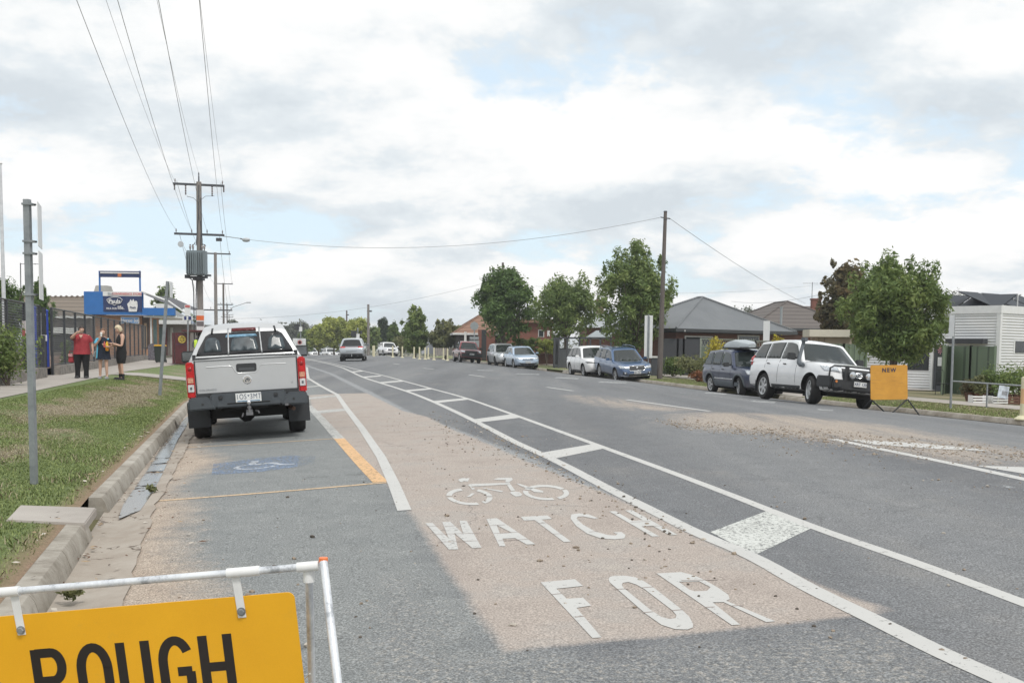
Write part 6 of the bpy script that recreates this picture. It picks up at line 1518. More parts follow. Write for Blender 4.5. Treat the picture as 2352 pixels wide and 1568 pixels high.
# distant worker in a yellow vest behind the shelter
p = base_at(452, 74)
t = empty('person', p, R(20), 'distant person in a bright yellow vest behind the maroon shelter', 'person')
V = [(0,0,.95),(0,0,1.25),(0,0,1.42),(0,-.01,1.58),(.17,0,1.36),(.26,0,1.1),(.24,-.08,.85),(-.17,0,1.36),(-.26,0,1.1),(-.24,-.08,.85),(.09,0,.85),(.1,0,.48),(.1,0,.06),(-.09,0,.85),(-.1,0,.48),(-.1,0,.06)]
E = [(0,1),(1,2),(2,3),(1,4),(4,5),(5,6),(1,7),(7,8),(8,9),(0,10),(10,11),(11,12),(0,13),(13,14),(14,15)]
skin_mesh('body', V, E, [.14,.14,.055,.09,.06,.045,.035,.06,.045,.035,.09,.06,.05,.09,.06,.05], mat('work_navy', (.03,.035,.05), .8), t)
garment('vest', [(0,0,.85,.17,.13),(0,0,1.1,.19,.14),(0,0,1.35,.2,.12),(0,0,1.42,.10,.08)], mat('vest_yellow', (.55,.75,.06), .7), t)
# ------------------------------------------------------------------ school fence, shop, shelter
FL = lambda Y: -13.6-.268*(Y-27)       # fence line in plan
FU = Vector((-.268, 1, 0)).normalized()
FMT = mat('fence_charcoal', (.045,.048,.055), .5, .2, .08)
MESHM = newmat('fence_mesh', (.05,.053,.06), .5); k = NB(MESHM)
tr_ = k.N('ShaderNodeBsdfTransparent'); mx_ = k.N('ShaderNodeMixShader'); w1 = k.N('ShaderNodeTexWave', wave_type='BANDS', bands_direction='Z'); w2 = k.N('ShaderNodeTexWave', wave_type='BANDS', bands_direction='Y')
pos = k.geo()
for w_, s_ in ((w1, 4.2), (w2, 4.2)): w_.inputs['Scale'].default_value = s_; k.l(pos, w_.inputs['Vector'])
a_ = k.math('MAXIMUM', k.math('GREATER_THAN', w1.outputs[1], .80), k.math('GREATER_THAN', w2.outputs[1], .80))
k.l(a_, mx_.inputs[0]); k.l(tr_.outputs[0], mx_.inputs[1]); k.l(k.b.outputs[0], mx_.inputs[2]); k.l(mx_.outputs[0], k.n['Material Output'].inputs[0])
STN = newmat('stone_block', (.3,.28,.25), .95); k = NB(STN); k.col(k.ramp(k.noise(5, 7, .7), [(.3, (.12,.11,.10)), (.5, (.24,.22,.20)), (.75, (.36,.33,.29))])); k.bump(k.noise(14, 6, .7), .8, .03)
def fz(Y): return gz(FL(Y)+.2, Y)
fence = empty('mesh_fence', (FL(27), 27, fz(27)), 0, 'tall charcoal mesh school fence along the left footpath', 'fence'); bpy.context.view_layer.update()
def FB(mb, name, mt, par=None, **k):
    o = mb.build(name, mt, None, **k); p = par or fence; o.parent = p; o.matrix_parent_inverse = p.matrix_world.inverted_safe(); return o
HF = 2.32
secs = [(19.0, 33.0), (35.2, 71.0)]
for (ya, yb), st in zip(secs, (2.45, 2.5)):
    n = round((yb-ya)/st); Ys = [ya+(yb-ya)*i/n for i in range(n+1)]
    for Y in Ys:
        mb = MB(); z = fz(Y); mb.box((FL(Y), Y, z+HF/2), (.07,.07,HF)); FB(mb, 'post', FMT)
    for a, b in zip(Ys[:-1], Ys[1:]):
        A = Vector((FL(a), a, fz(a))); B = Vector((FL(b), b, fz(b)))
        for h_, r in ((HF-.02,.028),(.36,.024)):
            mb = MB(); mb.tube([A+Vector((0,0,h_)), B+Vector((0,0,h_))], r, 6); FB(mb, 'rail', FMT)
        mb = MB(); mb.quad(A+Vector((0,0,.36)), B+Vector((0,0,.36)), B+Vector((0,0,HF)), A+Vector((0,0,HF))); FB(mb, 'mesh_panel', MESHM, fixn=False)
wl = empty('stone_edging', (FL(27)+.12, 27, fz(27)), 0, 'low row of rough grey stone blocks under the charcoal fence', 'low wall'); bpy.context.view_layer.update()
for ya, yb in ((19,33.0),(35.3,71)):
    Y = ya
    while Y < yb:
        ln = min(random.uniform(1.3,2.2), yb-Y+.01); m_ = Y+ln/2; mb = MB()
        mb.box((FL(m_)+.10, m_, fz(m_)+.15), (.26, ln*1.03-.05, .34+random.uniform(-.03,.03)), rot=Matrix.Rotation(math.atan(.268), 3, 'Z')); FB(mb, 'stone_block', STN, wl, bevel=.025); Y += ln
# soil behind the fence (raised bed)
def patch(name, pts, z, mt, kind='structure'):
    mb = MB(); mb.poly([(x, y, z) for x, y in pts]); o = mb.build(name, mt); 
    if kind: tag(o, kind=kind)
    return o
MUL = mat('mulch', (.16,.10,.07), .95, 0, .4, 9, bump=.5)
Y0, Y1 = 19, 71
mb = MB(); mb.quad((FL(Y0)-.05,Y0,fz(Y0)+.26),(FL(Y1)-.05,Y1,fz(Y1)+.26),(FL(Y1)-5,Y1,fz(Y1)+.3),(FL(Y0)-5,Y0,fz(Y0)+.3)); o = mb.build('garden_bed', MUL); tag(o, kind='structure')
# gate with blue sign posts
BLP = mat('royal_blue', (.03,.07,.42), .45, .1)
gt = empty('school_sign', base_at(95, 34.2), 0, 'white school notice board between two blue posts in the fence gap', 'sign'); bpy.context.view_layer.update()
for px in (83.5, 110.5):
    b = base_at(px, 34.6 if px < 90 else 36.2); mb = MB(); zt = zat(px, 706, b.y) if px < 90 else zat(px, 714, b.y); mb.tube([b, (b.x-.02, b.y, zt)], .065, 12); mb.lathe([(.08,0),(.08,.05),(.001,.09)], 12, c=(b.x-.02,b.y,zt-.03)); FB(mb, 'post', BLP, gt, smooth=.7)
a = at(86.5, 716, 34.7); b = at(103, 722, 35.6); c_ = at(102, 770, 35.6); d = at(88, 769, 34.7)
mb = MB(); mb.quad(a, b, c_, d); mb.quad(a+Vector((0,.04,0)), b+Vector((0,.04,0)), c_+Vector((0,.04,0)), d+Vector((0,.04,0))); bd = FB(mb, 'board', mat('board_pale', (.56,.58,.60), .5, 0, .08, 3), gt)
mb = MB(); m_ = (a+b+c_+d)/4+Vector((0,-.05,-.1)); mb.box(m_, (.12,.02,.35)); mb.box(m_+Vector((0,0,.42)), (.36,.02,.06)); FB(mb, 'print', mat('board_print', (.30,.31,.34), .6, 0, .3, 20), bd)
mb = MB(); a = at(98, 776, 34.4); mb.box(a, (.28,.03,.20)); pp_ = FB(mb, 'small_notice', SGN, gt)
gate = empty('pedestrian_gate', base_at(104, 35), 0, 'charcoal gate frame standing open beside the blue post', 'gate'); bpy.context.view_layer.update()
for px, y0, dd in ((104, 706, 35.1), (101, 770, 34.3)):
    b = base_at(px, dd); mb = MB(); mb.box((b.x, dd, b.z+(zat(px, y0, dd)-b.z)/2), (.11,.11,zat(px, y0, dd)-b.z)); FB(mb, 'gate_post', FMT, gate)
b = base_at(101, 34.3)
for i in range(6):
    mb = MB(); mb.tube([(b.x-.15-i*.16, 34.2-i*.02, b.z+.1), (b.x-.15-i*.16, 34.2-i*.02, b.z+1.05)], .012, 5); FB(mb, 'gate_bar', FMT, gate)
mb = MB(); mb.tube([(b.x, 34.2, b.z+1.08),(b.x-1.15, 34.1, b.z+1.08)], .025, 6); mb.tube([(b.x, 34.2, b.z+.1),(b.x-1.15, 34.1, b.z+.1)], .025, 6); FB(mb, 'gate_rail', FMT, gate)
m_ = at(55.5, 756, 28.3); mb = MB(); mb.box((0,0,0), (.15,.02,.46)); o = mb.build('fence_notice', mat('notice_faded', (.60,.55,.55), .5), None, loc=m_); tag(o, 'white and red notice tied to the fence left of the blue post', 'sign'); o.rotation_euler = (0,0,R(-30))
mb = MB(); mb.box((0,-.012,-.10), (.13,.006,.22)); q = mb.build('red_print', mat('faded_red', (.50,.13,.13)), o)
# flag pole
b = base_at(13.5, 38); tp = at(0.5, 378, 38); t = empty('flag_pole', b, 0, 'tall slender white flag pole behind the fence at the left edge', 'flag pole'); v = tp-b; mb = MB(); mb.tube([(0,0,0), v*.5, v], [.085,.065,.045], 12); mb.build('pole', mat('pole_white', (.62,.64,.66), .4, .2), t, smooth=.8); mb = MB(); mb.lathe([(.05,0),(.08,.04),(.001,.09)], 12, c=v); mb.build('finial', WHT, t, smooth=.8)
# ---- the corner shop
DSH = 74.0
def rectf(px0, py0, px1, py1, d, mb=None, dep=.1, off=0.0):
    "box facing the camera whose front fills the measured rectangle"
    a = at((px0+px1)/2, (py0+py1)/2, d); w = abs(px1-px0)*d/FPX; h = abs(py1-py0)*d/FPX
    mb = mb or MB(); mb.box((a.x, d+dep/2-off, a.z), (w, dep, h)); return mb
BRK = newmat('orange_brick', (.5,.25,.12), .9); k = NB(BRK); br = k.N('ShaderNodeTexBrick'); br.inputs['Scale'].default_value = 4; br.inputs['Color1'].default_value = (.46,.22,.11,1); br.inputs['Color2'].default_value = (.36,.16,.08,1); br.inputs['Mortar'].default_value = (.38,.34,.29,1); br.inputs['Mortar Size'].default_value = .02
mpb = k.N('ShaderNodeMapping'); mpb.inputs['Rotation'].default_value = (R(90),0,0); tcq = k.N('ShaderNodeTexCoord'); k.l(tcq.outputs['Object'], mpb.inputs[0]); k.l(mpb.outputs[0], br.inputs['Vector']); k.col(br.outputs[0])
SBLU = mat('shop_blue', (.020,.145,.44), .5, 0, .06, 2); SNAV = mat('sign_navy', (.018,.035,.12), .45, 0, .04)
gzs = gz(at(260, 800, DSH).x, DSH)
o0 = at(258, 800, DSH); shop = empty('corner_shop', (o0.x, DSH, gzs), 0, 'corner store with deep blue fascia and milk advertisement', 'shop'); bpy.context.view_layer.update()
def SH_(mb, name, mt, par=None, **k):
    o = mb.build(name, mt, None, **k); p = par or shop; o.parent = p; o.matrix_parent_inverse = p.matrix_world.inverted_safe(); return o
def XZ(px, py, d=DSH): p = at(px, py, d); return p.x, p.z
xa, za = XZ(192, 669); xb_, zb_ = XZ(326, 723.5); xc, _ = XZ(400, 715); x345, z724 = XZ(345, 724)
mb = MB(); mb.box(((xa+xb_)/2, DSH+.2, (za+zb_)/2), (xb_-xa, .4, za-zb_)); fas = SH_(mb, 'fascia', SBLU, bevel=.02)
mb = rectf(326, 707, 400, 724, DSH, dep=.3, off=-.02); SH_(mb, 'awning_fascia', SBLU)
wz0 = gzs-.1
mb = MB(); mb.box(((xa+x345)/2+.1, DSH+1.7, (zb_+wz0)/2), (x345-xa-.9, 2.2, zb_-wz0-.02)); wall = SH_(mb, 'wall', BRK)
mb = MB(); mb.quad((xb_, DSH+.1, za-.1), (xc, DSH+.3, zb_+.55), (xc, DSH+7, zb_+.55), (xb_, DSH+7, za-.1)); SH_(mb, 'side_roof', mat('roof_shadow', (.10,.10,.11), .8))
mb = MB(); mb.tube([(xb_, DSH+.0, za+.05), (xc-.4, DSH+.1, zb_+1.0), (xc+1.0, DSH+.5, zb_-.05)], .07, 6); SH_(mb, 'roof_edge', SGN)
mb = MB(); mb.box(((xb_+xc)/2, DSH+3.6, zb_-.10), (xc-xb_, 6.6, .12)); SH_(mb, 'awning', SGN)
mb = rectf(237, 670, 325, 680, DSH, dep=.05, off=.05); s1 = SH_(mb, 'sign_strip', SGN)
def shop_text(txt, px, py, hpx, d, mt, par, name='lettering', bold=.003, sx=1.0, spacing=1.0):
    p = at(px, py, d); mb = MB(); add_text(mb, txt, hpx*1.35*d/FPX, frame(p, (1,0,0)), ext=.004, bold=bold, sx=sx, spacing=spacing); o = mb.build(name, mt, None, fixn=False); o.parent = par; o.matrix_parent_inverse = shop.matrix_world.inverted_safe() if par is shop else (par.matrix_world.inverted_safe()); return o
bpy.context.view_layer.update()
RDT = mat('letter_red', (.55,.05,.05), .5)
shop_text('CONVENIENCE STORE', 291, 675, 5.2, DSH-.12, RDT, s1, sx=.92, spacing=1.05); shop_text('Blink', 254, 674.5, 5, DSH-.12, mat('letter_grey', (.25,.28,.33), .5), s1)
mb = rectf(238, 681, 326, 715, DSH, dep=.06, off=.05); s2 = SH_(mb, 'sign_board', SNAV); bpy.context.view_layer.update()
LT = mat('letter_white', (.72,.72,.72), .5)
shop_text('Pauls', 263, 692, 10, DSH-.14, LT, s2, bold=.012); shop_text('MILK FOR', 256, 708.5, 4.6, DSH-.14, LT, s2, sx=.9); shop_text('life.', 278, 706.5, 8.5, DSH-.14, LT, s2, bold=.005)
mb = MB(); cpt = [(245,688),(252,684),(260,682),(268,682),(276,684),(281,688),(277,696),(268,698),(263,701),(258,698),(250,696),(245,688)]
P = [at(x, y, DSH-.10) for x, y in cpt]; mb.tube(P, .022, 5); SH_(mb, 'badge_outline', LT, s2)
mb = MB()
for q in [(296,718),(314,718),(316,700),(315,692),(312,688),(309,692),(306,685),(302,691),(300,686),(297,692),(292,696),(294,704)]: pass
poly = [(296,715.5),(314,715.5),(316,702),(315,693),(312,690),(309,693),(306,686),(303,692),(300,687),(297,693),(292,698),(294,705)]
P = [at(x, y, DSH-.09) for x, y in poly]; Q = [p+Vector((0,.03,0)) for p in P]; n = len(P); i = len(mb.v); mb.v += [tuple(p) for p in P+Q]; mb.f.append(tuple(range(n))); mb.m.append(0)
for j in range(n): mb.f.append(((j+1)%n, j, n+j, n+(j+1)%n)); mb.m.append(0)
gl = SH_(mb, 'milk_glass_picture', LT, s2, fixn=False); shop_text('Pauls', 305, 706, 5, DSH-.12, SNAV, gl)
mb = rectf(278.5, 728, 320.5, 743, DSH+.4, dep=.06, off=.1); s3 = SH_(mb, 'news_sign', SGN); mb = rectf(280.5, 729.5, 318.5, 741.5, DSH+.4, dep=.06, off=.13); s4 = SH_(mb, 'sign_face', mat('news_blue', (.12,.30,.62), .5), s3); bpy.context.view_layer.update()
shop_text('Herald Sun', 299.5, 735.5, 8.2, DSH+.24, LT, s4, bold=.006, sx=.83)
# roof frame sign
for px in (229, 321.5):
    mb = MB(); a = at(px, 622, DSH+.3); b = at(px, 669, DSH+.3); mb.box(((a.x+b.x)/2, DSH+.3, (a.z+b.z)/2), (.10,.10,a.z-b.z)); SH_(mb, 'sign_post', SBLU)
mb = rectf(228.5, 622.5, 322, 636.5, DSH+.2, dep=.12); s5 = SH_(mb, 'roof_sign', SNAV); mb = rectf(231, 625, 319.5, 628, DSH+.2, dep=.05, off=.05); SH_(mb, 'white_band', LT, s5); mb = rectf(271, 628, 279, 635.5, DSH+.2, dep=.05, off=.06); SH_(mb, 'emblem', mat('emblem_orange', (.55,.16,.05), .5, 0, .5, 30), s5)
mb = MB(); p = at(238, 664, DSH+2.5); mb.box((p.x, DSH+2.5, p.z), (1.1,1.0,.5), taper=(.8,.8)); SH_(mb, 'roof_cooler', mat('cooler_grey', (.38,.37,.34), .7), bevel=.03)
# posters and dark doorway under the awning
for px0, px1, py0, py1, mt_, nm in ((327,343,727,800,mat('doorway_brown', (.05,.035,.03), .7),'doorway'),(345,349,728,800,mat('frame_white', (.60,.60,.60), .6),'door_frame'),(352,360,733,800,mat('glass_teal', (.06,.10,.10), .3),'shop_window'),(331,337,742,798,mat('timber_strip', (.28,.20,.13), .7),'timber_panel')):
    mb = rectf(px0, py0, px1, py1, DSH+.55 if nm != 'timber_panel' else DSH+.5, dep=.06, off=.0); SH_(mb, nm, mt_)
# ---- building past the shop with a white awning
DB = 86.0
o0 = at(400, 800, DB); b2_ = empty('shop_building', (o0.x, DB, gz(o0.x, DB)), 0, 'low shop with a white awning past the blue corner store', 'shop'); bpy.context.view_layer.update()
def B2(mb, name, mt, par=None, **k):
    o = mb.build(name, mt, None, **k); p = par or b2_; o.parent = p; o.matrix_parent_inverse = p.matrix_world.inverted_safe(); return o
mb = rectf(362, 745, 440, 818, DB+1.0, dep=8); B2(mb, 'wall', mat('wall_taupe', (.22,.195,.18), .85, 0, .12, 2))
mb = rectf(358, 735, 438, 744, DB, dep=.15); B2(mb, 'awning_fascia', SGN); mb = rectf(358, 742, 438, 745, DB+.2, dep=7); B2(mb, 'awning', mat('soffit', (.42,.43,.44), .8))
a = at(438, 735, DB); b = at(438, 744, DB); c_ = at(456, 754, DB+14); d = at(456, 748.5, DB+14); mb = MB(); mb.quad(a, b, c_, d); mb.quad(a+Vector((.1,0,0)), b+Vector((.1,0,0)), c_+Vector((.1,0,0)), d+Vector((.1,0,0))); B2(mb, 'awning_side', mat('awning_pale_blue', (.42,.50,.62), .6, 0, .15, 1.5))
mb = rectf(358, 697.5, 396, 707, DB-2, dep=.12); B2(mb, 'roof_sign', SGN)
for px0, px1, mt_ in ((377,384,mat('pillar_maroon', (.10,.02,.02), .7)),(392,398,mat('pane_pale', (.36,.36,.33), .5)),(363,376,mat('glass_teal', (.06,.10,.10)))):
    mb = rectf(px0, 752, px1, 815, DB+.9, dep=.1, off=.05); B2(mb, 'shopfront_panel', mt_)
mb = MB(); p = at(410, 724, DB+.5); 
mb = MB(); a = at(414, 722, DB-1); b = at(437, 740, DB-1); mb.quad(at(399,709,DB-1), at(436,733,DB-1), at(436,738,DB-1), at(399,722,DB-1)); mb.quad(at(399,709,DB-.9), at(436,733,DB-.9), at(436,738,DB-.9), at(399,722,DB-.9)); B2(mb, 'canopy_end', mat('canopy_grey', (.40,.42,.44), .7))
# ---- maroon shelter
MAR = mat('maroon_paint', (.095,.022,.025), .55, 0, .10, 4)
D4 = 55.0; b = base_at(418, D4); sh_ = empty('bus_shelter', b, 0, 'maroon bus shelter end panel with a yellow wheel emblem', 'bus shelter'); bpy.context.view_layer.update()
def B4(mb, name, mt, par=None, **k):
    o = mb.build(name, mt, None, **k); p = par or sh_; o.parent = p; o.matrix_parent_inverse = p.matrix_world.inverted_safe(); return o
a = at(402, 764, D4); c_ = at(436, 849, D4); zb4 = gz(a.x, D4)+.05
rz = R(14)
mb = MB(); mb.box(((a.x+c_.x)/2, D4, (a.z+zb4)/2), (c_.x-a.x, .12, a.z-zb4)); pnl = B4(mb, 'end_panel', MAR, bevel=.01)
mb = MB(); mb.box(((a.x+c_.x)/2-1.0, D4+2.0, (a.z+zb4)/2), (.10, 4.0, a.z-zb4), rot=Matrix.Rotation(rz, 3, 'Z')); B4(mb, 'back_panel', MAR)
mb = MB(); mb.box(((a.x+c_.x)/2+.55, D4+1.9, a.z+.10), (2.0,4.4,.10), rot=Matrix.Rotation(rz, 3, 'Z')); B4(mb, 'roof', MAR, bevel=.02)
for x_, y_ in ((1.35,.2),(.45,4.0)):
    mb = MB(); mb.box((c_.x+x_-.35, D4+y_, (a.z+zb4)/2), (.08,.08,a.z-zb4)); B4(mb, 'post', mat('shelter_post', (.30,.30,.31), .5, .3))
mb = MB(); mb.box((c_.x-.3, D4+1.8, zb4+.45), (.4,2.6,.06)); B4(mb, 'seat', MAR)
YEL = mat('emblem_yellow', (.68,.50,.10), .5)
p = at(418, 779, D4-.08); rr_ = 8*D4/FPX
bpy.context.view_layer.update()
mb = MB(); mb.lathe([(rr_,0),(rr_,-.015),(rr_*.80,-.015),(rr_*.80,0)], 24, ax='y', c=p); mb.lathe([(rr_*.28,0),(rr_*.28,-.015),(rr_*.12,-.015)], 14, ax='y', c=p)
for i in range(6):
    t_ = math.pi*i/3; u = Vector((math.cos(t_), 0, math.sin(t_))); mb.tube([p+u*rr_*.25, p+u*rr_*.85], .03, 5)
for i in range(24):
    t_ = math.pi*i/12; u = Vector((math.cos(t_), 0, math.sin(t_))); mb.box(p+u*rr_*1.03, (.035,.02,.035))
emb = B4(mb, 'wheel_emblem', YEL, pnl, fixn=False)
mb = MB(); mb.lathe([(rr_*.80,-.002),(.001,-.004)], 20, ax='y', c=p); B4(mb, 'emblem_ground', mat('emblem_navy', (.12,.09,.03), .6), pnl)
for yy, hh in ((770,3.2),(790.5,3.0)):
    q = at(418, yy, D4-.08); mb = MB(); add_text(mb, 'ROTARY' if yy < 780 else 'ROTARY CLUB', hh*1.3*D4/FPX, frame(q, (1,0,0)), ext=.003, sx=1.1); B4(mb, 'lettering', mat('letter_dim_blue', (.12,.07,.14), .6), pnl, fixn=False)
# ---- wheelie bin
D5 = 60; b = base_at(369, D5); t = empty('wheelie_bin', b, R(8), 'dark green wheelie bin with a yellow lid beside the shelter', 'bin'); GRB = mat('bin_green', (.025,.035,.03), .6)
mb = MB(); i0 = 0; mb.box((0,0,.50), (.50,.55,.92), taper=(1.22,1.22)); mb.build('bin_body', GRB, t, bevel=.03); mb = MB(); mb.box((0,0,.99), (.64,.70,.06)); mb.box((0,0,1.03), (.58,.62,.05)); mb.build('lid', mat('lid_yellow', (.72,.45,.05), .5), t, bevel=.02); mb = MB(); mb.tube([(-.24,.38,.98),(.24,.38,.98)], .018, 6); mb.build('handle', GRB, t)
for s_ in (-1,1): mb = MB(); mb.lathe([(.10,-.025),(.10,.025)], 14, ax='x', c=(s_*.27,.25,.10)); mb.build('wheel', SH, t)
D6 = 68; b = base_at(353, D6); t = empty('advertising_board', b, 0, 'round topped pavement board left of the wheelie bin', 'board'); mb = MB(); mb.prism([(-.36,0),(.36,0),(.36,.85)]+arcp(0,.85,.36,.22,0,180)[1:], lambda a_, b_: (a_, -.02, b_+.05), lambda a_, b_: (a_, .04, b_+.05)); o = mb.build('panel', mat('board_dark', (.13,.12,.14), .6, 0, .8, 12), t); mb = MB(); mb.box((0,.35,.03), (.7,.7,.06)); mb.build('base', SH, t)
# ---- houses behind the fence
TILE = newmat('roof_tiles', (.2,.16,.13), .85)
def tilemat(name, c0, c1, c2, rows=1.0):
    m = newmat(name, c1, .85); k = NB(m); tcq = k.N('ShaderNodeTexCoord'); w_ = k.N('ShaderNodeTexWave', wave_type='BANDS', bands_direction='Z', wave_profile='SAW'); w_.inputs['Scale'].default_value = rows; w_.inputs['Distortion'].default_value = .25; k.l(tcq.outputs['Object'], w_.inputs['Vector'])
    n = k.noise(3.0, 6, .7); n2 = k.noise(18, 3, .7)
    c = k.mix(n2, c0, c2); c = k.mix(k.math('MULTIPLY', k.ramp(w_.outputs[1], [(.0, 1.0), (.25, 0.0), (.92, 0.0), (1.0, .8)]), .7), c, tuple(q*.3 for q in c0)); k.col(c); k.bump(w_.outputs[1], .8, .05); return m
T1M = tilemat('brown_tiles', (.13,.105,.085), (.2,.16,.13), (.27,.225,.18)); T2M = tilemat('orange_tiles', (.19,.105,.072), (.24,.14,.09), (.33,.20,.14)); T3M = tilemat('grey_brown_tiles', (.085,.075,.07), (.13,.11,.10), (.19,.165,.15))
DH = 79.0
o0 = at(148, 800, DH); hs = empty('school_building', (o0.x, DH, gz(o0.x, DH)), 0, 'low building with a brown tiled roof behind the mesh fence', 'building'); bpy.context.view_layer.update()
def B6(mb, name, mt, par=None, **k):
    o = mb.build(name, mt, None, **k); p = par or hs; o.parent = p; o.matrix_parent_inverse = p.matrix_world.inverted_safe(); return o
a = at(40, 683, DH+3.5); b = at(203, 683, DH+3.5); c_ = at(212, 727, DH); d = at(30, 727, DH)
mb = MB(); mb.quad(a, b, c_, d); mb.quad(a, b, (b.x, DH+8, c_.z), (a.x, DH+8, c_.z)); B6(mb, 'roof', T1M)
mb = MB(); mb.tube([a, b], .09, 6); 
for i in range(14): q = a.lerp(b, i/13); mb.lathe([(.11,0),(.13,.1),(.001,.18)], 6, c=q)
B6(mb, 'ridge', T1M)
mb = MB(); mb.box(((c_.x+d.x)/2, DH+.05, c_.z-.05), (c_.x-d.x, .12, .16)); B6(mb, 'gutter', SGN)
zb6 = hs.location.z; mb = MB(); mb.box(((c_.x+d.x)/2, DH+3.5, (c_.z+zb6)/2-.1), (c_.x-d.x-.8, 6, c_.z-zb6-.1)); wl6 = B6(mb, 'wall', mat('wall_brown_grey', (.17,.145,.13), .85, 0, .12, 2))
for x0_, x1_ in ((70,98),(112,178)):
    mb = rectf(x0_, 752, x1_, 766, DH+.3, dep=.15, off=.05); B6(mb, 'white_verandah_beam', SGN); mb = rectf(x0_+3, 768, x1_-3, 805, DH+.4, dep=.1, off=-.02); B6(mb, 'dark_opening', mat('opening_dark', (.03,.032,.035), .6))
mb = MB(); p = at(47, 604, 60); q = at(47, 655, 60); mb.tube([q-Vector((0,0,1.5)), p], .03, 6); mb.tube([p-Vector((0,0,.05)), p+Vector((1.1,0,-.05))], .015, 5)
for i in range(5): mb.tube([p+Vector((.15+i*.2,-.3,-.05)), p+Vector((.15+i*.2,.3,-.05))], .008, 4)
B6(mb, 'tv_aerial', DGM)

# ------------------------------------------------------------------ vegetation tools
def leafmat(name, c0, c1, c2):
    m = newmat(name, c1, .6, 0, .3); k = NB(m); a = k.attr('shade'); k.col(k.ramp(a, [(.0, c0), (.5, c1), (1.0, c2)]))
    t_ = k.N('ShaderNodeBsdfTranslucent'); mx_ = k.N('ShaderNodeMixShader'); mx_.inputs[0].default_value = .34; k.l(k.ramp(a, [(.0, c1), (1.0, c2)]), t_.inputs[0])
    k.l(k.b.outputs[0], mx_.inputs[1]); k.l(t_.outputs[0], mx_.inputs[2]); k.l(mx_.outputs[0], k.n['Material Output'].inputs[0]); return m
LF = {'deep': leafmat('leaf_deep', (0.051,0.094,0.030), (0.105,0.174,0.052), (0.193,0.273,0.082)), 'mid': leafmat('leaf_mid', (0.076,0.122,0.038), (0.155,0.219,0.068), (0.277,0.332,0.110)),
      'olive': leafmat('leaf_olive', (0.092,0.109,0.046), (0.168,0.181,0.080), (0.286,0.288,0.130)), 'lime': leafmat('leaf_lime', (0.152,0.198,0.045), (0.304,0.347,0.078), (0.469,0.484,0.134)),
      'bronze': leafmat('leaf_bronze', (0.068,0.068,0.036), (0.135,0.118,0.057), (0.236,0.166,0.082)), 'dark': leafmat('leaf_dark', (0.017,0.033,0.017), (0.033,0.061,0.027), (0.068,0.100,0.041)),
      'gum': leafmat('leaf_gum', (0.084,0.103,0.075), (0.144,0.159,0.116), (0.201,0.212,0.150)), 'gold': leafmat('leaf_gold', (0.219,0.212,0.027), (0.454,0.378,0.048), (0.600,0.544,0.068)), 'hedge': leafmat('leaf_hedge', (0.059,0.098,0.027), (0.117,0.174,0.048), (0.201,0.257,0.075)),
      'red': leafmat('leaf_red', (0.117,0.046,0.027), (0.219,0.091,0.041), (0.337,0.151,0.068))}
BARK = newmat('bark', (.12,.09,.07), .95); k = NB(BARK); k.col(k.ramp(k.noise(7, 6, .7), [(.3, (.07,.055,.045)), (.7, (.17,.135,.11))]))
def leaves(name, C, RD, N, ls, mt, parent, asp=2.0, flat=.7, rng=None, colv=None):
    "C: clump centres (n,3), RD: clump radii (n,3); N leaves in all"
    rng = rng or RNG; C = np.asarray(C, float); RD = np.asarray(RD, float); n = len(C)
    vol = RD.prod(1)**(1/1.6); idx = rng.choice(n, N, p=vol/vol.sum())
    d = rng.normal(size=(N, 3)); d /= np.linalg.norm(d, axis=1)[:, None]; r = rng.random(N)**.45
    P = C[idx]+d*RD[idx]*(r*(1+np.abs(rng.normal(0, .16, N))))[:, None]
    up = d*flat+rng.normal(size=(N, 3))*.55; up[:, 2] += .35; up /= np.linalg.norm(up, axis=1)[:, None]
    a = np.cross(up, rng.normal(size=(N, 3))); a /= np.linalg.norm(a, axis=1)[:, None]+1e-9; b = np.cross(up, a)
    s = ls*rng.uniform(.4, 1.6, N)[:, None]; a = a*s; b = b*s/asp
    V = np.stack([P-a, P+b*.9-a*.1, P+a, P-b*.9-a*.1], 1).reshape(-1, 3)
    F = np.arange(N*4).reshape(-1, 4); me = bpy.data.meshes.new(name)
    me.vertices.add(N*4); me.vertices.foreach_set('co', V.astype(np.float32).ravel()); me.loops.add(N*4); me.loops.foreach_set('vertex_index', F.astype(np.int32).ravel())
    me.polygons.add(N); me.polygons.foreach_set('loop_start', (np.arange(N)*4).astype(np.int32)); me.polygons.foreach_set('loop_total', np.full(N, 4, np.int32)); me.update(calc_edges=True)
    cv = rng.uniform(.15, .85, n) if colv is None else np.asarray(colv)
    sh = np.clip(cv[idx]*.75+rng.normal(0, .16, N)+.12, 0, 1); at_ = me.attributes.new('shade', 'FLOAT', 'FACE'); at_.data.foreach_set('value', sh.astype(np.float32))
    me.materials.append(mt); o = bpy.data.objects.new(name, me); COL.objects.link(o); o.parent = parent; return o
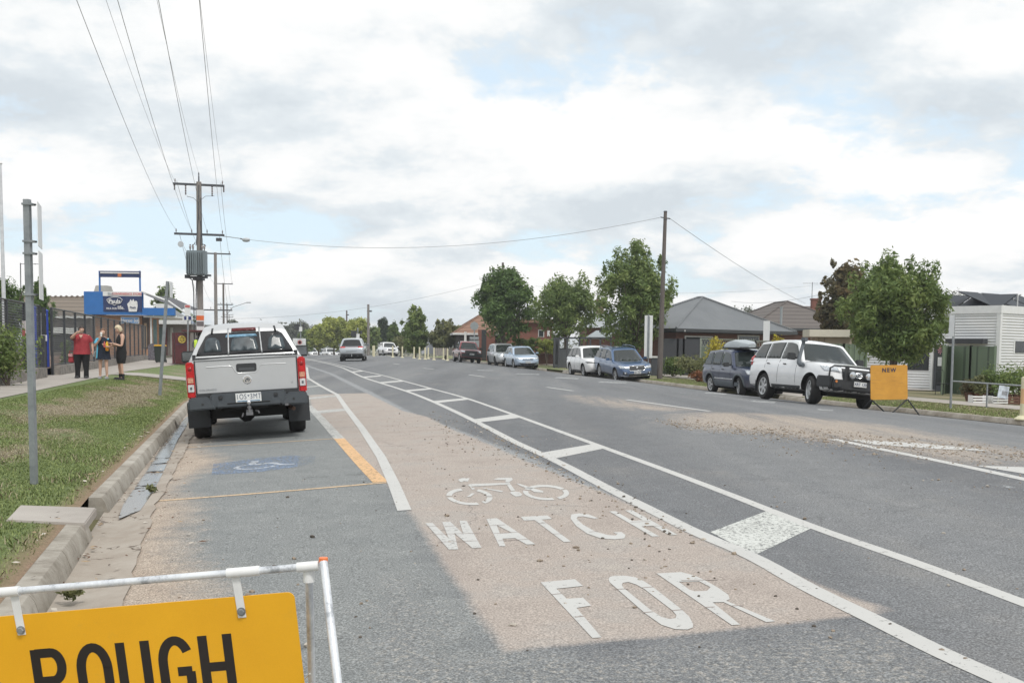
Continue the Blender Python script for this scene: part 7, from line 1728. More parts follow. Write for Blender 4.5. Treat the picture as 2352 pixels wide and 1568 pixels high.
def crown_pts(W, H, zc, n, rng, shape='round', cr=.27, core=.55):
    "clumps inside a crown of width W, height H centred at zc: a filled core and an uneven shell"
    out = []; rad = []
    def wf(z):
        if shape == 'cone': return float(np.clip(1.0-.62*(z+.35), .16, 1.08))
        if shape == 'egg': return float(np.clip(1.0-.30*(z+.0), .4, 1.05))
        return 1.0
    for _ in range(9):
        z = rng.uniform(-.55, .55); w = wf(z); th = rng.uniform(0, 6.28); r = rng.uniform(0, .32)
        out.append((r*w*math.cos(th)*W/2, r*w*math.sin(th)*W/2, zc+z*H/2)); rad.append((.50*w*W/2, .50*w*W/2, .40*H/2))
    bump = [(rng.normal(size=3), rng.uniform(-.16, .10)) for _ in range(9)]
    while len(out) < n:
        d = rng.normal(size=3); d /= np.linalg.norm(d); q = cr*rng.uniform(.5, 1.0)
        m = 1.0+sum(a_*max(0, float(d@(v/np.linalg.norm(v)))-.6)*2.2 for v, a_ in bump)
        r = (rng.uniform(.80, 1.0)*m-q*.8) if rng.random() < .85 else rng.uniform(.2, .7)
        z = d[2]*r; w = wf(z); out.append((d[0]*r*w*W/2, d[1]*r*w*W/2, zc+z*H/2)); rad.append((q*W/2, q*W/2, q*W/2*.8))
    return out, rad
def tree(label, px, dist, ytop, ybot, wpx, mt, shape='round', N=6000, nc=46, ls=None, name='tree', trunk=None, r0=.13, group=None, seed=1, cr=.27, twigs=0, asp=2.0, cat='tree', yb_base=None, off=0.0):
    b = base_at(px, dist, -.03)
    if yb_base: b.z = zat(px, yb_base, dist)
    W = wpx*dist/FPX; zt = zat(px, ytop, dist)-b.z; zb = max(zat(px, ybot, dist)-b.z, .0); H = zt-zb; rng = np.random.default_rng(seed)
    t = empty(name, b, 0, label, cat, group)
    C, RD = crown_pts(W, H, (zt+zb)/2, nc, rng, shape, cr)
    if twigs:
        for _ in range(twigs):
            th = rng.uniform(0, 2*math.pi); ph = rng.uniform(-.3, 1.35); d = np.array([math.cos(ph)*math.cos(th)*W/2, math.cos(ph)*math.sin(th)*W/2, math.sin(ph)*H/2])
            w_ = (1 if shape == 'round' else np.clip(1-(.62 if shape == 'cone' else .3)*(d[2]/(H/2)+.2), .2, 1)); d[:2] *= w_
            C.append(tuple(d*rng.uniform(.90, 1.03)+np.array([0, 0, (zt+zb)/2]))); q = .055*W*rng.uniform(.6, 1.1); RD.append((q, q, q*1.7))
    leaves('crown', C, RD, N, ls or max(.05, dist*.0021), LF[mt], t, asp=asp, rng=rng)
    mb = MB(); mb.tube([(0,0,-.1),(rng.normal()*.05,rng.normal()*.05,zb*.6+.1),(rng.normal()*.08,0,zb+H*.35),(0,0,zb+H*.7)], [r0*1.25, r0, r0*.7, r0*.25], 9)
    for c_ in C[::max(1, len(C)//12)]: mb.tube([(0,0,zb*.8+.2+.15*H*rng.random()), (c_[0]*.45, c_[1]*.45, zb+(c_[2]-zb)*.55), c_], [r0*.5, r0*.32, r0*.12], 5)
    mb.build('trunk', BARK, t, smooth=.9); return t
def shrub(label, px, dist, w, h, mt, N=1500, seed=3, name='shrub', nc=16, ls=.05, group=None, d=None, box=False, z0=0.0, cat='shrub', loc=None):
    b = loc or base_at(px, dist); t = empty(name, b, 0, label, cat, group); rng = np.random.default_rng(seed); C, RD = [], []
    for _ in range(nc):
        if box: C.append((rng.uniform(-.5,.5)*w, rng.uniform(-.5,.5)*(d or w), z0+rng.uniform(.15,.92)*h)); RD.append((.16, .16, .14))
        else:
            th = rng.uniform(0, 6.28); r = rng.uniform(0, .36); C.append((r*w*math.cos(th), r*(d or w)*math.sin(th), z0+h*rng.uniform(.25, .78))); RD.append((w*.2, (d or w)*.2, h*.23))
    leaves('foliage', C, RD, N, ls, LF[mt], t, rng=rng)
    mb = MB()
    if h < .2: return t
    for c_ in C[:5]: mb.tube([(0,0,-.05), (c_[0]*.5,c_[1]*.5,z0+c_[2]*.5), c_], [.03,.02,.008], 5)
    mb.build('stem', BARK, t); return t
# ------------------------------------------------------------------ right side buildings
def Bld(label, px, dist, name='house', cat='house'):
    o = at(px, 800, dist); e = empty(name, (o.x, dist, gz(o.x, dist)), 0, label, cat); bpy.context.view_layer.update(); return e
def PB_(mb, name, mt, par, root=None, **k):
    o = mb.build(name, mt, None, **k); o.parent = par; o.matrix_parent_inverse = par.matrix_world.inverted_safe(); return o
def brick(name, c1, c2, mo, sc=4):
    m = newmat(name, c1, .9); k = NB(m); br = k.N('ShaderNodeTexBrick'); br.inputs['Scale'].default_value = sc; br.inputs['Color1'].default_value = (*c1,1); br.inputs['Color2'].default_value = (*c2,1); br.inputs['Mortar'].default_value = (*mo,1); br.inputs['Mortar Size'].default_value = .018
    mpb = k.N('ShaderNodeMapping'); mpb.inputs['Rotation'].default_value = (R(90),0,0); tcq = k.N('ShaderNodeTexCoord'); k.l(tcq.outputs['Object'], mpb.inputs[0]); k.l(mpb.outputs[0], br.inputs['Vector']); n = k.noise(2, 5, .6); k.col(k.mix(k.math('MULTIPLY', n, .4), br.outputs[0], c2)); return m
RBK = brick('red_brick', (.22,.075,.05), (.17,.06,.042), (.25,.18,.15)); BBK = brick('brown_brick', (.19,.085,.06), (.14,.065,.05), (.17,.12,.10))
GRF = newmat('grey_metal_roof', (.17,.18,.19), .5, .2); k = NB(GRF); tcq = k.N('ShaderNodeTexCoord'); mp = k.N('ShaderNodeMapping'); mp.inputs['Rotation'].default_value = (0,0,R(-39)); k.l(tcq.outputs['Object'], mp.inputs[0]); wv_ = k.N('ShaderNodeTexWave', wave_type='BANDS', bands_direction='X'); wv_.inputs['Scale'].default_value = 2.4; k.l(mp.outputs[0], wv_.inputs['Vector']); k.bump(wv_.outputs[1], .5, .03); k.col(k.ramp(k.noise(.8, 5, .6), [(.3, (.150,.160,.170)), (.7, (.19,.20,.21))]))
WINM = newmat('house_glass', (.03,.035,.04), .08, 0, .8); GUTM = mat('gutter_charcoal', (.05,.055,.06), .5); FRW = mat('frame_pale', (.62,.62,.60), .6)
def hip_house(e, N, ux, Wd, Dp, ze, zr, inset, roofm, wallm, eave=.5, wins=(), ridge_ins=None, gutter=GUTM, zfloor=None):
    "N nearest eave corner; ux unit along the front; depth goes ux rotated +90"
    N = Vector((N[0], N[1], 0)); ux = Vector((ux[0], ux[1], 0)).normalized(); uy = Vector((-ux.y, ux.x, 0)); z0 = e.location.z if zfloor is None else zfloor
    P = lambda a, b, z: tuple(N+ux*a+uy*b+Vector((0,0,z)))
    mb = MB(); A, B, C, D = P(0,0,ze), P(Wd,0,ze), P(Wd,Dp,ze), P(0,Dp,ze); r1, r2 = P(Wd/2, inset, zr), P(Wd/2, Dp-inset, zr)
    mb.tri(A, B, r1); mb.quad(B, C, r2, r1); mb.tri(C, D, r2); mb.quad(D, A, r1, r2); mb.quad(D, C, B, A); rf = PB_(mb, 'roof', roofm, e)
    mb = MB()
    for p, q in ((A,r1),(B,r1),(C,r2),(D,r2),(r1,r2)): mb.tube([Vector(p)+Vector((0,0,.03)), Vector(q)+Vector((0,0,.03))], .07, 5)
    PB_(mb, 'ridge_capping', roofm, rf)
    mb = MB(); rot = Matrix.Rotation(math.atan2(ux.y, ux.x), 3, 'Z')
    for a, b, w, d in ((Wd/2,.0,Wd+.16,.12),(Wd/2,Dp,Wd+.16,.12),(0,Dp/2,.12,Dp-.14),(Wd,Dp/2,.12,Dp-.14)): mb.box(P(a,b,ze-.09), (w,d,.19), rot=rot)
    PB_(mb, 'gutter', gutter, rf)
    mb = MB(); mb.box(P(Wd/2,Dp/2,(ze+z0)/2-.12), (Wd-2*eave, Dp-2*eave, ze-z0-.2), rot=rot); wl_ = PB_(mb, 'wall', wallm, e)
    for side, a0, a1, zz0, zz1 in wins:
        mb = MB(); m_ = (a0+a1)/2
        if side == 'f': c_ = P(m_, eave-.03, (zz0+zz1)/2); dm = (a1-a0, .10, zz1-zz0)
        else: c_ = P(eave-.03, m_, (zz0+zz1)/2); dm = (.10, a1-a0, zz1-zz0)
        mb.box(c_, dm, rot=rot); w_ = PB_(mb, 'window', FRW, wl_); mb = MB(); dm2 = (dm[0]-.16, .12, dm[2]-.16) if side == 'f' else (.12, dm[1]-.16, dm[2]-.16); mb.box(c_, dm2, rot=rot); PB_(mb, 'pane', WINM, w_)
    return P
# grey roofed brick house
Nn = at(1553, 754, 60.0); e = Bld('brick house with a wide grey metal hipped roof behind the charcoal fence', 1660, 62)
P = hip_house(e, (Nn.x, 60.0), (8.6, 6.4), 11.0, 6.6, Nn.z, zat(1629, 680, 64), 3.1, GRF, BBK, wins=(('f', 5.9, 7.9, Nn.z-.75, Nn.z-.28),('f', 1.2, 3.6, Nn.z-1.2, Nn.z-.4)))
mb = MB(); a = at(1568, 757, 60.4); mb.box((a.x,a.y,a.z-.06), (.3,.12,.1)); PB_(mb, 'flood_lamp', WHT, e)
# brown tiled house with the red chimney
e = Bld('house with a weathered brown tiled hip roof and red chimney', 1810, 84)
aN = at(1722, 752, 80); hip_house(e, (aN.x, 80), (8.5,.9), 9.4, 12, zat(1722, 752, 80), zat(1808, 691, 84), 4.6, T3M, BBK)
mb = MB(); pL_ = at(1812, 695, 86); pR_ = at(1905, 704, 90); pd = at(1915, 765, 82); pe = at(1790, 770, 80); mb.quad(pe, pd, pR_, at(1846, 703, 88)); mb.quad(tuple(Vector(pe)+Vector((0,3,-.3))), tuple(Vector(pd)+Vector((0,3,-.3))), tuple(Vector(pR_)+Vector((0,6,-3))), tuple(Vector(at(1846,703,88))+Vector((0,6,-3)))); PB_(mb, 'roof', T3M, e)
mb = MB(); p = at(1874, 697, 87); mb.box((p.x, 87, p.z-.3), (.75,.6,1.35)); mb.box((p.x,87,p.z+.36), (.86,.7,.12)); ch_ = PB_(mb, 'chimney', RBK, e)
mb = MB(); q = at(1866, 648, 87); mb.tube([(q.x,87,p.z),(q.x,87,q.z)], .025, 5); mb.tube([(q.x-.8,87,q.z-.1),(q.x+.5,87,q.z-.1)], .015, 5); PB_(mb, 'tv_aerial', DGM, e)
mb = MB(); p0 = at(1793, 700, 78); p1 = at(1793, 800, 78); 
vp_ = empty('grey_post', base_at(1791, 76), 0, 'plain grey post standing in front of the brown tiled roof', 'post'); mb = MB(); zt = zat(1791, 706, 76)-vp_.location.z; mb.tube([(0,0,0),(0,0,zt)], .09, 8); mb.build('post', SGB, vp_); mb = MB(); mb.box((0,0,zt+.02), (.22,.22,.05)); mb.build('post_cap', SGB, vp_)
# beige flat roofed carport
e = Bld('beige flat roofed garage behind the large leafy street tree', 1895, 52, 'garage', 'garage'); BEI = mat('beige_wall', (.42,.355,.28), .8, 0, .06, 2); BEC = mat('cream_fascia', (.56,.53,.44), .7, 0, .05, 2)
mb = rectf(1859, 757, 1962, 774, 51.5, dep=1.2); PB_(mb, 'roof', BEC, e, bevel=.02); mb = rectf(1873, 774.5, 1955, 850, 51.9, dep=.9); w_ = PB_(mb, 'wall', BEI, e)
for px in (1880, 1893): mb = rectf(px, 776, px+1, 800, 51.86, dep=.03); PB_(mb, 'panel_joint', mat('joint_brown', (.25,.2,.15), .8), w_)
# green steel fences
GRN = newmat('green_steel', (.14,.19,.13), .6); k = NB(GRN); tcq = k.N('ShaderNodeTexCoord'); wv_ = k.N('ShaderNodeTexWave', wave_type='BANDS', bands_direction='X'); wv_.inputs['Scale'].default_value = 1.35; wv_.inputs['Phase Offset'].default_value = 1; k.l(tcq.outputs['Object'], wv_.inputs['Vector'])
k.col(k.mix(k.math('GREATER_THAN', wv_.outputs[1], .93), (.15,.20,.135), (.075,.105,.072))); k.bump(wv_.outputs[1], .6, .03)
def steel_fence(label, pts, dist_h, mt, top=True, cap=GRN, name='steel_fence', posts=True, lattice=0):
    "pts: list of (px, dist, ytop) ; panels drop to the ground"
    e = empty(name, base_at(pts[0][0], pts[0][1]), 0, label, 'fence'); bpy.context.view_layer.update()
    for (xa, da, ya), (xb2, db, yb) in zip(pts[:-1], pts[1:]):
        A = at(xa, ya, da); B = at(xb2, yb, db); za_, zb_ = gz(A.x, A.y), gz(B.x, B.y); u = (Vector((B.x, B.y, 0))-Vector((A.x, A.y, 0))); nrm = Vector((u.y, -u.x, 0)).normalized()*.02
        mb = MB(); n = 8
        for sgn in (1, -1): mb.quad(tuple(Vector((A.x, A.y, za_))+nrm*sgn), tuple(Vector((B.x, B.y, zb_))+nrm*sgn), tuple(Vector((B.x, B.y, B.z-lattice))+nrm*sgn), tuple(Vector((A.x, A.y, A.z-lattice))+nrm*sgn))
        p_ = PB_(mb, 'panel', mt, e)
        mb = MB(); mb.tube([(A.x,A.y,A.z),(B.x,B.y,B.z)], .03, 4, sq=True); PB_(mb, 'top_rail', cap, e)
        if lattice:
            mb = MB(); L0 = u.length; k_ = max(3, int(L0/.16))
            for i in range(k_): 
                for s_ in (0, 1):
                    f0, f1 = i/k_, min(1, (i+1)/k_); z0_, z1_ = (A.z-lattice, A.z) if s_ else (A.z, A.z-lattice)
                    mb.tube([(A.x+u.x*f0, A.y+u.y*f0, z0_), (A.x+u.x*f1, A.y+u.y*f1, z1_)], .012, 4)
            mb.tube([(A.x,A.y,A.z-lattice),(B.x,B.y,B.z-lattice)], .025, 4, sq=True); PB_(mb, 'lattice', cap, e)
        for Q in (A, B): mb = MB(); mb.box((Q.x, Q.y, (Q.z+gz(Q.x, Q.y))/2+.02), (.09,.09,Q.z-gz(Q.x, Q.y)+.06)); PB_(mb, 'post', cap, e)
    return e
steel_fence('green steel fence screen beside the cafe door', [(2168,42,794),(2176,43,796),(2231,41.6,796.5),(2286,40.6,797)], 0, GRN)
steel_fence('green steel fence behind the white four wheel drive, under the leafy tree', [(1902,47.5,790),(1938,47.2,791),(1990,47,792)], 0, GRN)
steel_fence('pale green fence with lattice top behind the roof box', [(1610,58,778),(1640,57.5,778),(1736,55,783),(1805,53.5,784),(1872,52.5,785.5)], 0, mat('fence_sage', (.16,.20,.155), .7, 0, .08, 2), cap=mat('fence_sage_light', (.26,.29,.24), .7), lattice=.42)
CHF = mat('fence_dark_grey', (.060,.064,.072), .7, 0, .10, 1.5)
steel_fence('charcoal panel fence right of the timber pole', [(1516,60.5,778),(1557,60.3,779),(1571,60.2,779.2),(1612,60,780)], 0, CHF, cap=CHF, lattice=0)
steel_fence('low charcoal yard fence with thin posts left of the timber pole', [(1272,74,800),(1330,72,802),(1400,70,803),(1500,66,806)], 0, mat('fence_grey_low', (.15,.155,.165), .7, 0, .1, 1.2), cap=CHF)
e = empty('yard_gate', base_at(1395, 70.5), 0, 'dark open yard frame of posts and top rails above the low fence', 'gate'); bpy.context.view_layer.update()
for px in (1273,1283,1302,1330,1355,1378,1402,1428,1452,1476):
    b = base_at(px, 71); mb = MB(); zt = zat(px, 776, 71); mb.box((b.x, 71, (zt+b.z)/2), (.12,.12,zt-b.z)); PB_(mb, 'post', CHF, e)
mb = MB(); mb.tube([at(1283, 776, 71), at(1476, 776, 71)], .06, 4, sq=True); PB_(mb, 'rail', CHF, e); mb = rectf(1271, 775, 1284, 836, 71.2, dep=.06); PB_(mb, 'solid_panel', CHF, e)
# gazebo and pale roof behind the trees
e = Bld('grey gazebo roof in the yard between two street trees', 1392, 78, 'gazebo', 'gazebo'); mb = MB(); c_ = at(1390, 759, 80); rr4 = [at(1350, 777, 77), at(1438, 777, 77)]; dx = rr4[1].x-rr4[0].x
A, B = Vector(rr4[0]), Vector(rr4[1]); C, D = B+Vector((0,6,0)), A+Vector((0,6,0)); T1_, T2_ = Vector((c_.x-.7, 80, c_.z)), Vector((c_.x+.7, 80, c_.z))
mb.quad(A,B,T2_,T1_); mb.tri(B,C,T2_); mb.tri(D,A,T1_); mb.quad(C,D,T1_,T2_); PB_(mb, 'roof', mat('gazebo_roof', (.30,.335,.35), .5, .2, .06, 1), e)
for q in (A,B,C,D): mb = MB(); mb.box((q.x*.998, q.y+.2, (q.z+e.location.z)/2), (.1,.1,q.z-e.location.z)); PB_(mb, 'post', CHF, e)
e = Bld('pale metal roofed house with a brick chimney between two street trees', 1390, 90); mb = MB(); a = at(1352, 716, 92); b = at(1560, 716, 92); c_ = at(1575, 752, 86); d = at(1340, 752, 86)
mb.quad(a,b,c_,d); mb.quad(a,b,(c_.x,100,c_.z),(d.x,100,d.z)); PB_(mb, 'roof', mat('pale_roof', (.42,.45,.47), .45, .3, .05, 1), e); mb = rectf(1345, 753, 1570, 830, 87, dep=8); PB_(mb, 'wall', BBK, e)
mb = rectf(1371, 690, 1387, 720, 90, dep=.9); mb.box(tuple(at(1379, 689, 90.4)), (.75,1.05,.12)); PB_(mb, 'chimney', mat('chimney_brown', (.20,.13,.09), .9, 0, .2, 4), e); mb = MB(); p = at(1371, 666, 90); q = at(1372, 690, 90); mb.tube([q, p], .03, 5); PB_(mb, 'flue', DGM, e)
# orange tiled brick house on the left of the first tree, and the brick wing behind it
e = Bld('brick house with an orange tiled roof behind the red ute', 1085, 100); aN = at(1042, 764, 97); u_ = Vector((1, .12, 0))
hip_house(e, (aN.x, 97), (1,.12), 6.6, 9, zat(1042, 764, 97), zat(1092, 716, 100), 3.4, T2M, mat('shade_wall', (.07,.065,.06), .8), wins=(), gutter=FRW)
for px0, px1, y0, y1, mt_, nm in ((1098,1106,757,832,RBK,'brick_pier'),(1117,1137,762,832,RBK,'brick_wall'),(1066,1071,762,815,FRW,'verandah_post'),(1106,1117,757,820,mat('opening_dark', (.03,.032,.035)),'opening')): mb = rectf(px0, y0, px1, y1, 94.5, dep=.5); PB_(mb, nm, mt_, e)
mb = MB(); mb.tube([at(1018, 738, 100), at(1018, 764, 100)], .03, 5); mb.tube([at(1009, 742, 100), at(1026, 744, 100)], .02, 5); PB_(mb, 'tv_aerial', DGM, e)
e = Bld('red brick wall and window behind the hedge, between the first two street trees', 1235, 92); mb = rectf(1160, 740, 1268, 820, 91, dep=6); wl_ = PB_(mb, 'wall', RBK, e); mb = rectf(1236, 757, 1250, 774, 90.98, dep=.1); w_ = PB_(mb, 'window', FRW, wl_); mb = rectf(1238, 759, 1248, 772, 90.92, dep=.1); PB_(mb, 'pane', WINM, w_); mb = rectf(1155, 732, 1275, 741, 90.5, dep=7); PB_(mb, 'roof', T2M, e)
mb = rectf(1257, 759, 1263, 772, 90.9, dep=.06); PB_(mb, 'wall_notice', SGN, e)
# kiosk far left-centre
e = Bld('small grey shelter with white roof edge beside the low olive tree', 1000, 112, 'kiosk', 'shelter'); mb = rectf(996, 760, 1008, 813, 112, dep=2); PB_(mb, 'wall', mat('kiosk_grey', (.14,.155,.165), .6), e); mb = rectf(991, 757, 1012, 762, 111, dep=4); PB_(mb, 'roof', WHT, e); mb = rectf(967, 786, 996, 812, 114, dep=3); PB_(mb, 'side_wall', mat('kiosk_white', (.50,.52,.56), .7), e)
mb = MB(); mb.tube([at(977, 774, 112), at(995, 758, 112)], .08, 4); PB_(mb, 'brace', FRW, e)
bf = empty('brick_garden_wall', base_at(1240, 82), 0, 'low brown brick garden wall under the clipped hedge', 'low wall'); bpy.context.view_layer.update(); mb = rectf(1176, 812, 1272, 836, 82, dep=.3); PB_(mb, 'wall', BBK, bf); mb = rectf(1175, 810.5, 1273, 812.5, 82, dep=.4, off=.03); PB_(mb, 'coping', mat('coping', (.30,.24,.2), .9), bf)
gw = empty('garden_fence', base_at(1045, 95), 0, 'low pale timber fence behind the rightmost bollards', 'fence'); bpy.context.view_layer.update()
for i in range(9): mb = rectf(1000+i*5.2, 799, 1004.4+i*5.2, 816, 99, dep=.05); PB_(mb, 'board', mat('board_grey', (.33,.30,.27), .85, 0, .15, 3), gw)
# ---- white corrugated cafe
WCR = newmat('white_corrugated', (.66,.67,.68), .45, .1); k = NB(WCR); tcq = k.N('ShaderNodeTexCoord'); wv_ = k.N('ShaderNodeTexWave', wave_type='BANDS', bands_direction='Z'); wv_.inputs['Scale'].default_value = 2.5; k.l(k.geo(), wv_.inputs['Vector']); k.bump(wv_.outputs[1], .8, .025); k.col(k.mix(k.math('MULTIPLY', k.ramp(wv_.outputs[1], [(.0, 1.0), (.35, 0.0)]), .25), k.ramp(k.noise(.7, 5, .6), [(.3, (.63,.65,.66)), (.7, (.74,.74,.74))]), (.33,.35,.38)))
Cc = at(2299, 701, 45.0); Zt = Cc.z; e = Bld('white corrugated cafe building with solar panels on its roof', 2299, 45, 'cafe_building', 'shop'); z0 = gz(Cc.x, 45)-.1; e.location.z = z0; bpy.context.view_layer.update()
ul = Vector((-.70,.714,0)); ur = Vector((.80,.60,0))
def W3(u, a, z, off=0.0): 
    n = Vector((u.y, -u.x, 0)) if u is ur else Vector((-u.y, u.x, 0)) ; 
    if n.y > 0: n = -n
    return Vector((Cc.x, 45, 0))+u*a+n*off+Vector((0,0,z))
def wall3(u, a0, a1, z0_, z1_, off, th, name, mt, par):
    mb = MB(); P = [W3(u, a, z, o_) for o_ in (off, off-th) for a, z in ((a0,z0_),(a1,z0_),(a1,z1_),(a0,z1_))]; i = len(mb.v); mb.v += [tuple(p) for p in P]
    for f in ((0,1,2,3),(7,6,5,4),(0,4,5,1),(1,5,6,2),(2,6,7,3),(3,7,4,0)): mb.f.append(tuple(i+q for q in f)); mb.m.append(0)
    return PB_(mb, name, mt, par)
w1_ = wall3(ul, 2.35, 9.0, z0, Zt-.35, 0, .2, 'wall', WCR, e) if False else None
# left wall pieces round the door and window (door 3.05..3.95 m, window 4.5..7.3 m)
def tx(px): # metres along the left wall for a picture column
    d = ray(px, 800); a_ = d.x/d.y; return (Cc.x-45*a_)/(.70+.714*a_)
tA, tB, tC, tD = tx(2176), tx(2141), tx(2135), tx(2084)
zs = lambda py, t_: zat((2299-30*t_), py, 45+.714*t_)
zh = zs(790, tB); zsill = zs(852, tC); zwt = zs(790, tC)
for a0, a1, za_, zb_ in ((0,tA,z0,Zt-.32),(tA,tB,zh,Zt-.32),(tB,tC,z0,Zt-.32),(tC,tD,z0,zsill),(tC,tD,zwt,Zt-.32),(tD,tD+2.4,z0,Zt-.32)): wall3(ul, a0, a1, za_, zb_, 0, .25, 'wall', WCR, e)
wall3(ur, .0, 8, z0, Zt-.32, 0, .25, 'wall', WCR, e)
for u, a1 in ((ul, tD+2.5),(ur, 8.1)): wall3(u, -.05, a1, Zt-.34, Zt, .04, .3, 'parapet_flashing', SGN, e)
wall3(ul, -.02, .14, z0, Zt-.3, .03, .05, 'corner_flashing', SGN, e); wall3(ur, -.02, .14, z0, Zt-.3, .03, .05, 'corner_flashing', SGN, e)
dr = wall3(ul, tA+.05, tB-.05, z0+.12, zh-.03, -.12, .05, 'door', mat('door_frame_dark', (.09,.095,.11), .5), e); wall3(ul, tA+.18, tB-.18, z0+.35, zh-.15, -.10, .02, 'door_glass', WINM, dr)
wall3(ul, tA+.20, tA+.45, z0+1.25, z0+1.65, -.07, .01, 'paper_notice', SGN, dr)
mb = MB(); c_ = W3(ul, tA+.35, z0+1.95, -.05); 
for i in range(7):
    t_ = i*.9; mb.poly([c_, c_+Vector((.16*math.cos(t_),-.02*i,.20*math.sin(t_))), c_+Vector((.10*math.cos(t_+.5),-.02,.14*math.sin(t_+.5)))])
mb.poly([c_+Vector((-.02,-.03,.1)), c_+Vector((.05,-.03,.1)), c_+Vector((.0,-.03,.45))]); PB_(mb, 'pink_flower_sticker', mat('sticker_pink', (.62,.30,.36), .6, 0, .3, 20), dr, fixn=False)
wn = wall3(ul, tC+.02, tD-.02, zsill, zwt, -.08, .06, 'window', mat('window_frame_dark', (.05,.045,.045), .5), e)
n_ = 3
for i in range(n_): f0 = tC+.07+(tD-tC-.14)*i/n_; f1 = tC+.07+(tD-tC-.14)*(i+1)/n_-.05; wall3(ul, f0, f1, zsill+.06, zwt-.06, -.06, .02, 'pane', WINM, wn)
for a_ in (tA, tB): wall3(ul, a_-.05, a_+.05, z0, zh, .02, .1, 'door_trim', SGN, e)
aw = wall3(ul, tx(2268), tx(2182), zat(2225, 779, 47), zat(2225, 790, 47), .55, .55, 'awning', mat('awning_dark', (.04,.042,.048), .7), e)
mb = MB(); a0, a1 = tx(2268), tx(2182); mb.quad(W3(ul,a0,zat(2225,790,47),.56), W3(ul,a1,zat(2225,790,47),.56), W3(ul,a1,zat(2225,782,47),.05), W3(ul,a0,zat(2225,782,47),.05)); PB_(mb, 'awning_slope', GUTM, aw)
wn = wall3(ur, 1.25, 3.9, zat(2340, 812, 46), zat(2340, 781, 46), .02, .06, 'window', SGN, e); wall3(ur, 1.35, 3.8, zat(2340, 810, 46), zat(2340, 783, 46), .04, .02, 'pane', WINM, wn)
SOL = newmat('solar_panel', (.030,.036,.045), .55, .0, .3); k = NB(SOL)
for i, (a0, a1, b0) in enumerate(((.2,2.1,.3),(2.2,4.1,.3),(4.2,6.0,.3),(1.2,3.2,2.6),(3.3,5.2,2.6))):
    mb = MB(); q = [W3(ul, a0, Zt+.05, -.5-b0), W3(ul, a1, Zt+.05, -.5-b0), W3(ul, a1, Zt+.62, -2.2-b0), W3(ul, a0, Zt+.62, -2.2-b0)]; mb.quad(*q); mb.quad(*[p-Vector((0,0,.04)) for p in q]); PB_(mb, 'solar_panel', SOL, e)
    mb = MB(); mb.tube([q[0]-Vector((0,0,.4)), q[0]], .03, 4); mb.tube([q[3]-Vector((0,0,1.0)), q[3]], .03, 4); PB_(mb, 'panel_bracket', SGN, e)
for i, a0 in enumerate((.6, 2.6, 4.6)):
    mb = MB(); q = [W3(ur, a0, Zt+.05, -.8), W3(ur, a0+1.8, Zt+.05, -.8), W3(ur, a0+1.8, Zt+.75, -2.4), W3(ur, a0, Zt+.75, -2.4)]; mb.quad(*q); mb.quad(*[p-Vector((0,0,.04)) for p in q]); PB_(mb, 'solar_panel', SOL, e)
mb = MB(); mb.box(W3(ul, tB-.3, z0+.13, .9), (1.1,.7,.02)); o = PB_(mb, 'door_mat', SH, e)
# bike rack / chair by the door
cr_ = empty('cafe_chair', base_at(2166, 41), R(20), 'thin black metal chair beside the green screen at the cafe door', 'chair'); mb = MB()
for s_ in (-.2,.2): mb.tube([(s_,-.2,0),(s_,-.2,.45)], .012, 5); mb.tube([(s_,.2,0),(s_,.2,.9),(s_*.6,.2,1.0)], .012, 5)
mb.tube([(-.12,.2,1.0),(.12,.2,1.0)], .012, 5); 
mb.build('chair_frame', DL, cr_); mb = MB(); mb.box((0,0,.45), (.42,.42,.02)); mb.build('seat', DL, cr_); mb = MB()
for x in (-.1,0,.1): mb.tube([(x,.2,.5),(x,.2,.98)], .008, 4)
mb.build('backrest', DL, cr_)
# hand rail and pots
rl = empty('hand_rail', base_at(2183, 31), 0, 'grey pipe hand rail running from the leaning sign post to the right edge', 'railing'); bpy.context.view_layer.update()
A = at(2186, 875, 31); B = at(2400, 889, 29); mb = MB(); mb.tube([A, B], .025, 8); PB_(mb, 'rail', GALV, rl)
for f in (.0,.40,.80): q = A.lerp(B, f); mb = MB(); mb.tube([(q.x,q.y,gz(q.x,q.y)),q], .025, 8); PB_(mb, 'post', GALV, rl)
q = A.lerp(B, .58)
mb = MB(); mb.box((0,-.03,-.22), (.30,.01,.36)); o = mb.build('paper_notice', mat('paper_blue', (.60,.66,.74), .6, 0, .2, 12), None, loc=q); o.rotation_euler = (0,R(8),0); tag(o, 'pale blue paper notice tied to the hand rail', 'sign'); mb = MB(); mb.box((.04,-.037,-.25), (.16,.004,.12)); mb.build('print', mat('board_print', (.30,.31,.34)), o)
TER = mat('terracotta', (.15,.075,.05), .8, 0, .15, 6)
for i, (px, d, w, h, mt_, lab) in enumerate(((2228,35,.9,.75,'bronze','bronze leafed pot plant by the green screen'),(2252,34.5,.8,.8,'olive','olive pot plant second from the green screen'),(2280,34.5,1.1,1.0,'hedge','bushy green pot plant in the middle of the row by the hand rail'),(2310,34,1.0,.9,'mid','low green plant behind the blue paper notice'),(2340,34,1.3,1.15,'mid','large leafy green plant at the right picture edge'),(2300,38,2.2,1.55,'mid','broad leafy bush against the corrugated wall'),(2345,38,2.0,1.6,'mid','tall leafy bush below the dark window at the right edge'),(2262,37.5,.9,.9,'dark','dark shrub at the corner of the green screen'))):
    t = shrub(lab, px, d, w, h, mt_, 900, 60+i, 'potted_plant', 12, .05, 'plants by the cafe', z0=.15 if i < 5 else 0, cat='plant')
    if i < 5: mb = MB(); mb.lathe([(.13,0),(.19,.26),(.21,.30),(.17,.30)], 14); mb.build('pot', TER if i != 2 else PLAS, t, smooth=.7)
